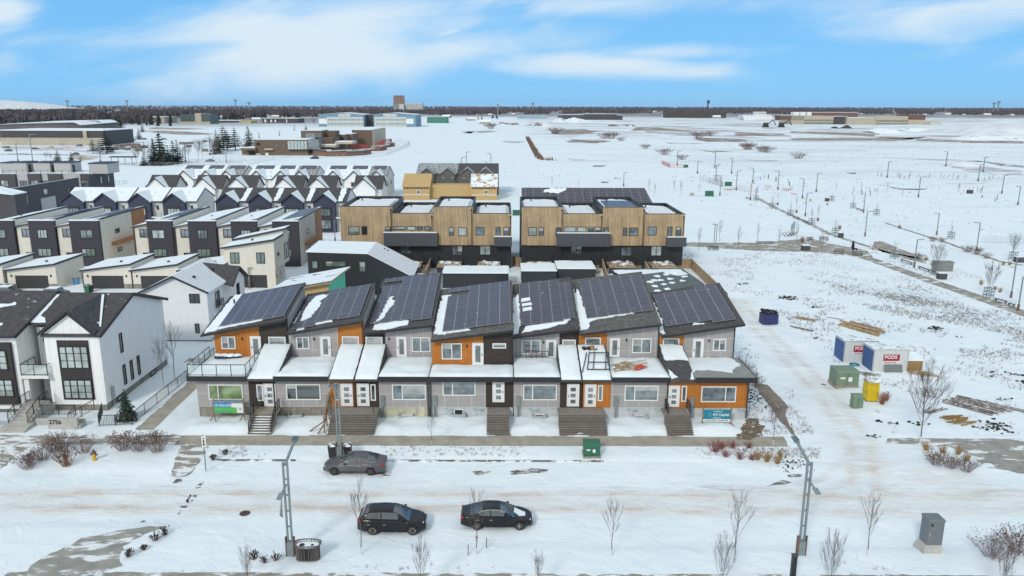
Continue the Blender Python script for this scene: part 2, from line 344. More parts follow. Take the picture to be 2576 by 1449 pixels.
def ground():
    xs=axis(-62,112,.62,-9000,9000);ys=axis(38,122,.46,-60,13000,1.12)
    extra=[57.36,57.43,57.47,57.55];ys=sorted(ys+extra)
    mb=MB();nx=len(xs);colr=[]
    for y in ys:
        for x in xs:
            mb.v.append((x,y,gh(x,y)+rise(y)))
            tr=gr=ic=0.
            if 44.9<y<57.5:
                w=.12*fn(x,y,.08,21)
                tr=.75*math.exp(-((y-51.9-w)/.42)**2)+.85*math.exp(-((y-49.75-w)/.5)**2)+.5*sm(47.8,49.6,y)*(1-sm(52.2,53.6,y))
                ic=.5*math.exp(-((y-53.2)/.7)**2)*(.5+.5*sm(.0,.5,fn(x,y,.12,4)))+.9*math.exp(-((x-14.5)/4)**2-((y-53.0)/.8)**2)
                ic+=.35*math.exp(-((x+24)/4)**2-((y-52.5)/.9)**2)+.35*math.exp(-((x+25)/2.5)**2-((y-47.6)/.7)**2)
            if 24<x<60 and 52<y<112:
                d=dseg((x,y),ALLEY);tr=max(tr,.75*math.exp(-((d-.85)/.42)**2)+.4*math.exp(-(d/2.4)**2)+(.5*math.exp(-((x-33)/4)**2-((y-55)/4)**2)))
            if 8<x<60 and 46<y<62:tr=max(tr,.8*math.exp(-((dseg((x,y),TURN1)-.8)/.45)**2),.8*math.exp(-((dseg((x,y),TURN2)-.8)/.45)**2))
            if x>23 and y>62 and y<145:
                d=dseg((x,y),PATHR)
                gr=.30*sm(75,100,y)+.25*sm(38,60,x)+.5*math.exp(-((x-(66-(y-95)*.35))/7)**2-((y-103)/22)**2)
                gr*=sm(2,4,d)
                da=dseg((x,y),ALLEY);gr*=sm(2.2,4,da)
                gr=max(gr,.8*math.exp(-((x-24.5)/2.4)**2-((y-65)/3)**2))
            if y>145:gr=.16 if x>-60 else.05
            if y>230 and x>0:gr=.3+.5*sm(330,700,y)*sm(30,150,x)
            if y>600 and x>40:gr=.5+.25*fn(x*.3,y,.012,2)
            if 55<y<60 and x>15:gr=max(gr,.75*math.exp(-((x-23)/3)**2))
            if x<22 and 57.5<y<60:gr=.22
            if y<44:gr=.12
            ic=max(ic,0)
            if x>45 and 52.5<y<58:ic=0
            if y>190 and x>60:ic=max(ic,.55*math.exp(-((y-(330-(x-160)*.8))/20)**2)if 100<x<260 else 0)
            colr+=[tr,gr,ic,1.]
    for j in range(len(ys)-1):
        for i in range(nx-1):
            a=j*nx+i;mb.f.append((a,a+1,a+nx+1,a+nx))
    m,nt,N,L,b=newmat('snow ground');c=objc(nt)
    at=N.new('ShaderNodeVertexColor');at.layer_name='mask';sc=N.new('ShaderNodeSeparateColor');L.new(at.outputs[0],sc.inputs[0]);tr,gr,ic=sc.outputs[0],sc.outputs[1],sc.outputs[2]
    base=mixc(nt,step(nt,nz(nt,c,.16,5,.6),.35,.7),(.725,.80,.835),(.785,.845,.875))
    base=mixc(nt,mth(nt,'MULTIPLY',step(nt,nz(nt,mapv(nt,c,(.02,.06,1)),1.3,5),.5,.72),.35),base,(.62,.69,.735))
    nx1=nz(nt,mapv(nt,c,(.16,.5,1)),1.5,7,.68,.3)
    k=mth(nt,'MULTIPLY',tr,step(nt,nx1,.25,.75),True)
    base=mixc(nt,mth(nt,'MULTIPLY',k,.95),base,(.61,.54,.475))
    k=mth(nt,'MULTIPLY',step(nt,nx1,.52,.68),mth(nt,'MULTIPLY',tr,.35));base=mixc(nt,mth(nt,'MULTIPLY',k,.6),base,(.42,.33,.26))
    k=mth(nt,'MULTIPLY',step(nt,nz(nt,mapv(nt,c,(.09,.9,1)),2.3,5,.7),.46,.7),ic,True);base=mixc(nt,k,base,(.36,.36,.38))
    g1=nz(nt,mapv(nt,c,(1,.55,1),.4),2.6,8,.78);g2=nz(nt,c,.11,4,.6)
    thr=mth(nt,'SUBTRACT',.76,mth(nt,'MULTIPLY',mth(nt,'MULTIPLY',gr,mth(nt,'ADD',g2,.35)),.30))
    d=mth(nt,'SUBTRACT',g1,thr);k=step(nt,d,0.,.07)
    base=mixc(nt,mth(nt,'MULTIPLY',k,.8),base,mixc(nt,step(nt,nz(nt,c,.5,2),.4,.6),(.24,.17,.13),(.13,.12,.12)))
    s=sep(nt,c);farm=mth(nt,'MULTIPLY',mth(nt,'ADD',mth(nt,'MULTIPLY',step(nt,s[1],560,760),.75),mth(nt,'MULTIPLY',step(nt,s[1],240,400),.22)),step(nt,s[0],0,90))
    fb=nz(nt,mapv(nt,c,(.003,.009,1),.12),2.6,9,.78)
    base=mixc(nt,mth(nt,'MULTIPLY',mth(nt,'MULTIPLY',step(nt,fb,.49,.60),farm),.95),base,mixc(nt,step(nt,nz(nt,c,.01,3),.4,.6),(.26,.18,.12),(.25,.23,.22)))
    town=mth(nt,'MAXIMUM',step(nt,s[1],1900,2600),mth(nt,'MULTIPLY',step(nt,s[1],900,1400),step(nt,s[0],-150,-400)));tb=nz(nt,mapv(nt,c,(.004,.006,1)),2,6,.75)
    base=mixc(nt,mth(nt,'MULTIPLY',mth(nt,'MULTIPLY',step(nt,tb,.34,.5),town),.85),base,(.12,.10,.10))
    L.new(base,b.inputs['Base Color']);b.inputs['Roughness'].default_value=.8
    hb=mth(nt,'ADD',nz(nt,mapv(nt,c,(.8,1,1),.5),.55,8,.6,.6),mth(nt,'MULTIPLY',k,.25));hb=mth(nt,'ADD',hb,mth(nt,'MULTIPLY',nz(nt,mapv(nt,c,(.12,1.4,1)),3.5,4,.6),mth(nt,'ADD',mth(nt,'MULTIPLY',tr,.3),.04)));bump(nt,b,hb,.7,.28)
    o=structure('ground',mb,m,True)
    ca=o.data.color_attributes.new('mask','FLOAT_COLOR','POINT');ca.data.foreach_set('color',colr)
ground()
def jpoly(pts,st=.5,jit=.12,seed=0,closed=True):
    out=[];rng=random.Random(seed);n=len(pts)
    for i in range(n if closed else n-1):
        a,b=pts[i],pts[(i+1)%n];L=math.hypot(b[0]-a[0],b[1]-a[1]);k=max(1,int(L/st))
        for j in range(k):
            t=j/k;x,y=a[0]+(b[0]-a[0])*t,a[1]+(b[1]-a[1])*t
            out.append((x+jit*(noise.noise(Vector((x*1.7,y*1.7,seed)))+.6*noise.noise(Vector((x*5,y*5,seed+.5)))),y+jit*(noise.noise(Vector((x*1.7,y*1.7,seed+9)))+.6*noise.noise(Vector((x*5,y*5,seed+7))))))
    return out
def sheet(name,pts,z,mt,st=.5,jit=.12,seed=0):
    import mathutils.geometry as mg
    p=jpoly(pts,st,jit,seed);tri=mg.tessellate_polygon([[Vector((x,y,0))for x,y in p]])
    mb=MB();mb.add([(x,y,z)for x,y in p],[tuple(t)for t in tri]);
    mb.f=[f if((Vector(mb.v[f[1]])-Vector(mb.v[f[0]])).cross(Vector(mb.v[f[2]])-Vector(mb.v[f[0]]))).z>0 else f[::-1]for f in mb.f]
    return structure(name,mb,mt)
def strip(name,line,w,z,mt,jit=.15,seed=0,wv=None):
    """a path of width w along a polyline"""
    L,R=[],[]
    for i,p in enumerate(line):
        a=line[max(0,i-1)];b=line[min(len(line)-1,i+1)];d=Vector((b[0]-a[0],b[1]-a[1])).normalized();n=Vector((-d.y,d.x));ww=(wv[i]if wv else w)/2
        L.append((p[0]+n.x*ww,p[1]+n.y*ww));R.append((p[0]-n.x*ww,p[1]-n.y*ww))
    return sheet(name,R+L[::-1],z,mt,.6,jit,seed)
def walkmat(name,col,thr,s=1.2,per=1.5):
    m,nt,N,L,b=newmat(name);c=objc(nt);x=sep(nt,c)
    out=mixc(nt,step(nt,nz(nt,c,.9,5),.3,.7),tuple(k*.85 for k in col),tuple(k*1.15 for k in col))
    out=mixc(nt,mth(nt,'LESS_THAN',mth(nt,'FRACT',mth(nt,'DIVIDE',x[0],per)),.02),out,tuple(k*.8 for k in col))
    f=nz(nt,mapv(nt,c,(.5,1.3,1),.25),s,7,.68,.4)
    out=mixc(nt,step(nt,f,thr-.04,thr+.04),out,(.74,.77,.79));L.new(out,b.inputs['Base Color']);b.inputs['Roughness'].default_value=.85
    return m
M['walkdirt']=walkmat('bare brown path',(.20,.175,.14),.66,1.5,99)
M['walk']=walkmat('bare concrete walk',(.335,.305,.255),.70);M['walk_snowy']=walkmat('half cleared walk',(.28,.255,.215),.52,1.0)
M['walk_pad']=walkmat('patchy concrete pad',(.285,.275,.245),.55,.7);M['asphalt']=walkmat('bare asphalt',(.13,.115,.105),.52,2.2,99);M['walk_far']=walkmat('icy path',(.27,.245,.2),.57,.8,99)
HW=.142
sheet('sidewalk',[(-27.4,60.0),(-27.4,62.1),(24.4,62.08),(24.0,60.05)],HW,M['walk'],.5,.1,1)
sheet('sidewalk',[(-62,60.0),(-62,61.9),(-27.3,62.0),(-27.3,60.1)],HW,M['walk_snowy'],.5,.22,2)
sheet('sidewalk',[G(p)for p in((2225,1118),(2230,1107),(2420,1107),(2640,1108),(2640,1196),(2560,1192),(2480,1180),(2430,1146),(2390,1128))],HW+.012,M['walk_pad'],.5,.2,3)
sheet('path',[G(p)for p in(P('z1',1050,1330),P('z1',1490,930),P('z1',1545,880),P('z1',1545,985),P('z1',1190,1330))],HW+.01,M['walk'],.6,.1,4)
sheet('path',[(-35.2,81.3),(-35.2,82.9),(-28.6,82.9),(-28.6,81.3)],HW+.006,M['walk'],.6,.06,44)
sheet('path',[(-31.0,82.9),(-28.7,82.9),(-29.2,96),(-31.4,96)],HW+.01,M['walk'],.6,.1,45)
sheet('path',[(-15.2,61.9),(-15.2,62.4),(-8.2,62.4),(-8.2,61.9)],HW+.008,M['walk'],.5,.04,46)
sheet('path',[G(p)for p in(P('z3',528,1330),P('z3',700,1330),P('z3',712,1385),P('z3',522,1385))],HW+.016,M['walk'],.5,.03,47)
sheet('path',[G(p)for p in(P('n4',1560,260),P('n4',1800,300),P('n4',1660,500),P('n4',1545,560),P('n4',1470,545))],HW+.006,M['walk_snowy'],.4,.22,5)
sheet('path',[G(p)for p in(P('n4',0,300),P('n4',330,250),P('n4',140,380),P('n4',0,500))],HW+.007,M['walk_snowy'],.4,.3,6)
sheet('sidewalk',[(-30,36),(-30,41.9),(60,41.75),(60,36)],HW,M['walk_snowy'],.5,.16,7)
sheet('path',[G(p)for p in(P('n4',250,1330),P('n4',420,1230),P('n4',560,1170),P('n4',700,1090),P('n4',1030,1020),P('n4',1290,985),P('n4',1430,985),P('n4',1260,1050),P('n4',1060,1160),P('n4',1015,1260),P('n4',1040,1330),P('n4',700,1420),P('n4',200,1440))],HW+.008,M['walk_pad'],.4,.14,8)
for i,(r,q)in enumerate((('n4',((1590,745),(1640,735),(1665,750),(1610,770))),('n4',((1610,700),(1690,698),(1680,722),(1600,716))),('n4',((1630,700),(1650,700),(1620,765),(1600,765))),('n4',((1720,600),(1755,585),(1720,640),(1665,650))),
        ('n4',((1500,565),(1560,560),(1560,600),(1480,600))),('n4',((1525,870),(1545,830),(1555,832),(1535,872))),('n4',((1550,800),(1610,795),(1600,812),(1545,812))),
        ('n5',((2090,385),(2220,360),(2420,365),(2400,395),(2200,405),(2100,415))),('n5',((1760,385),(1920,380),(1900,400),(1800,425))),('n5',((940,400),(1070,375),(1060,420),(960,432))),
        ('n7',((0,580),(60,555),(150,520),(240,540),(180,560),(60,572))),('n7',((200,465),(350,460),(330,490),(210,495))),('n4',((1195,935),(1240,920),(1250,935),(1200,942))))):
    p=[G(P(r,*a))for a in q];sheet('bare_patch',p,.03 if min(a[1]for a in p)>45 and max(a[1]for a in p)<57.2 else HW+.05,M['asphalt'],.3,.12,20+i)
strip('path',PATHR,2.6,.155,M['walk_far'],.3,30)
sheet('path',[G(p)for p in((1700,612),(1720,620),(1900,632),(2060,636),(2200,650),(2180,632),(2075,612),(2035,600),(2010,604),(1900,612))],.16,M['walk_far'],.8,.7,31)
strip('path',[G(p)for p in((1905,500),(1960,528),(2040,566),(2090,592),(2230,636),(2300,650),(2400,665))],1.3,.15,M['walk_far'],.5,32)
strip('path',[G(P('q6',*p))for p in((440,860),(600,920),(1040,1060),(1300,1140),(1500,1220),(2000,1390),(2300,1440))],.9,.15,M['walk_far'],.4,33)
sheet('path',[G(P('q6',*p))for p in((280,1120),(380,1110),(600,1200),(830,1290),(1000,1420),(600,1330),(380,1250),(260,1180))],.15,M['walk_far'],.8,.4,34)
FB=[('b4',((515,335),(900,345),(1300,360),(1290,385),(900,370),(500,352)),'scrape'),('b4',((480,400),(900,398),(1350,405),(1700,385),(1690,400),(1400,425),(900,420),(500,415)),'scrape'),('b4',((1340,385),(1690,392),(1560,410),(1200,400)),'scrape'),('b4',((0,345),(400,360),(510,385),(0,375)),'scrape'),('b4',((1700,400),(2000,420),(2576,425),(2576,445),(2000,438),(1600,420)),'scrape'),
      ('b3',((1470,290),(1640,295),(1960,322),(1930,335),(1600,318),(1400,322)),'scrape'),('b3',((800,312),(1000,308),(1100,325),(1090,345),(900,358),(700,350)),'scrape'),('b3',((1960,390),(2080,385),(2350,392),(2460,400),(2330,418),(2080,415),(1980,408)),'scrape'),('b3',((870,398),(1150,400),(1260,412),(1100,428),(880,425)),'scrape'),('b3',((1530,320),(1700,330),(2000,350),(2300,360),(2576,395),(2300,380),(1900,365),(1560,345)),'ice'),
      ('b4',((1355,568),(1500,570),(1950,590),(2200,604),(2150,612),(1850,600),(1500,580)),'ice'),('b4',((1880,640),(2100,636),(2576,690),(2576,735),(2300,715),(2050,690)),'ice'),('b4',((2130,596),(2300,612),(2576,650),(2576,662),(2280,630)),'ice2'),('b4',((1342,828),(1500,850),(1600,838),(1720,848),(1600,862),(1480,858)),'ice2'),('b4',((1870,800),(2080,796),(2280,805),(2000,808)),'ice'),('b4',((1000,704),(1075,710),(1070,720),(1010,714)),'ice2'),('b4',((130,590),(420,598),(300,604),(150,600)),'ice'),
      ('b3',((1100,622),(1205,620),(1210,634),(1120,632)),'ice2'),('b3',((1265,725),(1420,735),(1380,742),(1290,738)),'ice'),('b3',((285,410),(490,415),(480,430),(300,420)),'ice'),('b3',((0,328),(60,325),(30,345),(0,348)),'ice2'),('b3',((90,325),(180,322),(290,328),(180,340),(100,342)),'ice2'),('b3',((860,562),(1200,580),(1000,583),(880,575)),'ice'),('b3',((1720,425),(2000,430),(2110,425),(1900,440),(1760,436)),'ice'),('b3',((2010,492),(2110,490),(2350,505),(2100,505)),'scrape'),('b2',((2240,375),(2310,368),(2320,385),(2260,390)),'ice2'),('l1',((1050,880),(1250,890),(1430,920),(1350,950),(1150,960)),'scrape2'),('l2',((200,470),(600,480),(1200,520),(1150,545),(700,535),(250,500)),'scrape'),('l2',((250,420),(900,440),(1180,450),(700,460),(280,450)),'scrape'),('l1',((0,850),(800,855),(1450,885),(1620,905),(1500,900),(800,870),(0,862)),'ice2'),('l1',((0,735),(700,745),(1300,735),(1300,770),(500,790),(0,790)),'ice')]
M['scrape']=walkmat('scraped brown soil with snow',(.27,.205,.155),.57,.09,9999);M['scrape2']=walkmat('tan soil with snow',(.45,.36,.27),.55,.08,9999);M['ice']=walkmat('grey ice with snow',(.40,.42,.46),.53,.12,9999);M['ice2']=walkmat('dark bare strip',(.20,.20,.21),.54,.2,9999)
for i,(r,q,m_)in enumerate(FB):
    p=[G(P(r,*a))for a in q];cy=sum(a[1]for a in p)/len(p);sheet('bare_patch',p,.15 if cy<250 else.16,M[m_],cy*.02,cy*.012,60+i)
sheet('bare_patch',[G(P('z8',*p),.2)for p in((130,1155),(165,1080),(215,1000),(290,985),(370,1060),(350,1130),(240,1160))],.215,M['soil'],.4,.3,35)
sheet('path',[G(P('z4',*p),.2)for p in((1450,950),(1560,970),(1650,1060),(1720,1140),(1690,1190),(1720,1260),(1790,1380),(1740,1345),(1600,1170))],.21,M['walkdirt'],.4,.12,36)
def curb():
    mb=MB()
    for a,b in((-23.0,-16.6),(-9.8,8.2)):mb.box(a,b,CURB_N-.12,CURB_N+.02,-.1,.11)
    structure('curb',mb,M['asphalt'])
curb()
M['blind']=glassmat('pale blind',(.34,.36,.35),.25,.5)
# ================================================================ wall helpers
def wbox(mb,ax,pl,u0,u1,n0,n1,z0,z1):
    if ax=='f':return mb.box(u0,u1,pl-n1,pl-n0,z0,z1)
    if ax=='s':return mb.box(pl+n0,pl+n1,u0,u1,z0,z1)
    if ax=='l':return mb.box(pl-n1,pl-n0,u0,u1,z0,z1)
def window(T,ax,pl,u0,u1,z0,z1,mull=(),frame='white',glass='glass',fw=.09,hb=(),name='window',proud=.07):
    if u0>u1:u0,u1=u1,u0
    if z0>z1:z0,z1=z1,z0
    mb=MB()
    wbox(mb,ax,pl,u0,u1,-.02,proud,z0,z0+fw);wbox(mb,ax,pl,u0,u1,-.02,proud,z1-fw,z1)
    wbox(mb,ax,pl,u0,u0+fw,-.02,proud,z0+fw,z1-fw);wbox(mb,ax,pl,u1-fw,u1,-.02,proud,z0+fw,z1-fw)
    for t in mull:c=u0+(u1-u0)*t;wbox(mb,ax,pl,c-fw*.45,c+fw*.45,-.02,proud-.01,z0+fw,z1-fw)
    for t in hb:c=z0+(z1-z0)*t;wbox(mb,ax,pl,u0+fw,u1-fw,-.02,proud-.02,c-fw*.25,c+fw*.25)
    w=T.part(name,mb,M[frame])
    g=MB();wbox(g,ax,pl,u0+fw*.5,u1-fw*.5,-.015,.02,z0+fw*.5,z1-fw*.5);T.part('pane',g,M[glass],w)
    r=random.random();wd=u1-u0
    if r<.45 and wd>.7 and name=='window':
        cs=[0]+list(mull)+[1];i=int(r*50)%(len(cs)-1);a,b=u0+wd*cs[i]+fw*.6,u0+wd*cs[i+1]-fw*.6;d=.2+r*1.1;bl=MB();wbox(bl,ax,pl,a,b,.021,.026,z1-fw-(z1-z0-2*fw)*d,z1-fw);T.part('blind',bl,M['blind'],w)
    return w
def R(r,x0,y0,x1,y1,Y):
    a=F(P(r,x0,(y0+y1)/2),Y)[0];b=F(P(r,x1,(y0+y1)/2),Y)[0]
    return a,b,F(P(r,(x0+x1)/2,y1),Y)[1],F(P(r,(x0+x1)/2,y0),Y)[1]
def door(T,ax,pl,u0,u1,z0,z1,glass3=True,m='white_door',side=1,g='glass'):
    if u0>u1:u0,u1=u1,u0
    mb=MB();wbox(mb,ax,pl,u0,u1,-.02,.05,z0,z1);wbox(mb,ax,pl,u0-.06,u0,-.02,.08,z0,z1+.06);wbox(mb,ax,pl,u1,u1+.06,-.02,.08,z0,z1+.06);wbox(mb,ax,pl,u0,u1,-.02,.08,z1,z1+.06)
    d=T.part('door',mb,M[m]);w=u1-u0;h=z1-z0
    if glass3:
        for k in range(3):g_=MB();a=z0+h*(.14+.275*k);wbox(g_,ax,pl,u0+w*.27,u1-w*.27,.04,.058,a,a+h*.17);T.part('pane',g_,M[g],d)
    else:g_=MB();wbox(g_,ax,pl,u0+w*.24,u1-w*.24,.04,.058,z0+h*.12,z1-h*.1);T.part('pane',g_,M[g],d)
    k=MB();c=u1-.1 if side>0 else u0+.1;wbox(k,ax,pl,c-.03,c+.03,.05,.12,z0+h*.45,z0+h*.52);T.part('handle',k,M['black'],d)
def railing(T,pts,h=1.0,name='railing',posts=1.5,balusters=0.,glassy=False,mt='black',thick=.05):
    mb=MB();gl=MB()
    for a,b in zip(pts,pts[1:]):
        a=Vector(a);b=Vector(b);L=(b-a).length;n=max(1,round(L/posts));up=Vector((0,0,h))
        for i in range(n+1):p=a+(b-a)*(i/n);mb.bar(p,p+up,thick)
        mb.bar(a+up,b+up,thick);mb.bar(a+Vector((0,0,.1)),b+Vector((0,0,.1)),thick*.7)
        if balusters:
            k=int(L/balusters)
            for i in range(1,k):p=a+(b-a)*(i/k);mb.bar(p+Vector((0,0,.1)),p+up,.02)
        if glassy:d=(b-a).normalized().cross(Vector((0,0,1)))*.008;gl.prism([a+Vector((0,0,.14)),b+Vector((0,0,.14)),b+up-Vector((0,0,.05)),a+up-Vector((0,0,.05))],d)
    r=T.part(name,mb,M[mt])
    if glassy:T.part('pane',gl,M['clear'],r)
    return r
def clearmat():
    m,nt,N,L,b=newmat('clear glass');b.inputs['Base Color'].default_value=(.8,.9,.9,1);b.inputs['Roughness'].default_value=.05;b.inputs['Alpha'].default_value=.22;return m
M['clear']=clearmat()
def snowslab(x0,x1,y0,y1,zf,th=.16,n=10,seed=0,edge=.25,lump=.1):
    """drifted snow lying on a roof whose height is zf(x,y)"""
    mb=MB();nx=max(3,int(n*(x1-x0)/2));ny=max(3,int(n*(y1-y0)/2))
    for j in range(ny+1):
        for i in range(nx+1):
            u,v=i/nx,j/ny;x=x0+(x1-x0)*u;y=y0+(y1-y0)*v
            e=min(1,min(u,1-u)*(x1-x0)/edge,min(v,1-v)*(y1-y0)/edge)
            k=math.sin(e*math.pi/2)
            jx=.04*noise.noise(Vector((x*2,y*2,seed)))if e<.9 else 0
            mb.v.append((x+jx,y+jx,zf(x,y)+.012+k*(th+lump*noise.noise(Vector((x*.7,y*.7,seed)))+.03*noise.noise(Vector((x*2.5,y*2.5,seed))))))
    for j in range(ny):
        for i in range(nx):a=j*(nx+1)+i;mb.f.append((a,a+1,a+nx+2,a+nx+1))
    return mb
def text_obj(T,s,loc,size,rot,mt,name='lettering',parent=None,ext=.01,align='LEFT',sx=1.0):
    cu=bpy.data.curves.new(name,'FONT');cu.body=s;cu.size=size;cu.extrude=ext;cu.align_x=align;cu.offset=size*.02
    ob=bpy.data.objects.new('tmp',cu);COL.objects.link(ob);dg=bpy.context.evaluated_depsgraph_get()
    me=bpy.data.meshes.new_from_object(ob.evaluated_get(dg));bpy.data.objects.remove(ob)
    Mx=Matrix.Translation(Vector(loc)-Vector(T.loc))@rot.to_4x4()@Matrix.Diagonal((sx,1,1,1));me.transform(Mx);me.materials.clear();me.materials.append(mt)
    o=bpy.data.objects.new(name,me);COL.objects.link(o);o.parent=parent or T.o;return o
FRONT=Matrix.Rotation(math.pi/2,3,'X')
# ================================================================ the seven solar townhouses
def solarmat():
    m,nt,N,L,b=newmat('solar cells');c=objc(nt);u=N.new('ShaderNodeUVMap').outputs[0];s=sep(nt,u)
    out=mixc(nt,step(nt,nz(nt,c,.5,3),.3,.7),(.044,.044,.068),(.062,.061,.09))
    for ax,per,w in((s[0],1/20,.004),(s[1],1/6,.012)):
        out=mixc(nt,mth(nt,'LESS_THAN',mth(nt,'FRACT',mth(nt,'DIVIDE',ax,per)),w/per),out,(.085,.085,.12))
    out=mixc(nt,mth(nt,'LESS_THAN',mth(nt,'ABSOLUTE',mth(nt,'SUBTRACT',s[0],.5)),.012),out,(.3,.3,.33))
    e=mth(nt,'MAXIMUM',mth(nt,'MULTIPLY',mth(nt,'ABSOLUTE',mth(nt,'SUBTRACT',s[0],.5)),1.0),mth(nt,'ADD',mth(nt,'ABSOLUTE',mth(nt,'SUBTRACT',s[1],.5)),-.012))
    out=mixc(nt,mth(nt,'GREATER_THAN',e,.486),out,(.29,.29,.31))
    out=mixc(nt,step(nt,nz(nt,c,2.2,4,.6),.71,.73),out,SNOWC)
    L.new(out,b.inputs['Base Color']);b.inputs['Roughness'].default_value=.28;b.inputs['Specular IOR Level'].default_value=.55
    return m
M['solar']=solarmat()
def panel_mesh(O,eu,ev,w,h,off):
    """one panel: corner O, unit vectors along the roof"""
    me=bpy.data.meshes.new('solar_panel');n=eu.cross(ev).normalized();t=.045
    c=[O,O+eu*w,O+eu*w+ev*h,O+ev*h];vs=[p-n*t for p in c]+c;vs=[v-Vector(off)for v in vs]
    me.from_pydata(vs,[],[(3,2,1,0),(4,5,6,7),(0,1,5,4),(1,2,6,5),(2,3,7,6),(3,0,4,7)]);me.materials.append(M['solar'])
    uv=me.uv_layers.new();top=me.polygons[1]
    for li,q in zip(top.loop_indices,((0,0),(1,0),(1,1),(0,1))):uv.data[li].uv=q
    for pi in(0,2,3,4,5):
        for li in me.polygons[pi].loop_indices:uv.data[li].uv=(.001,.001)
    return me
YL,YU=65.56,70.6
ZP=1.45;ZD=4.42
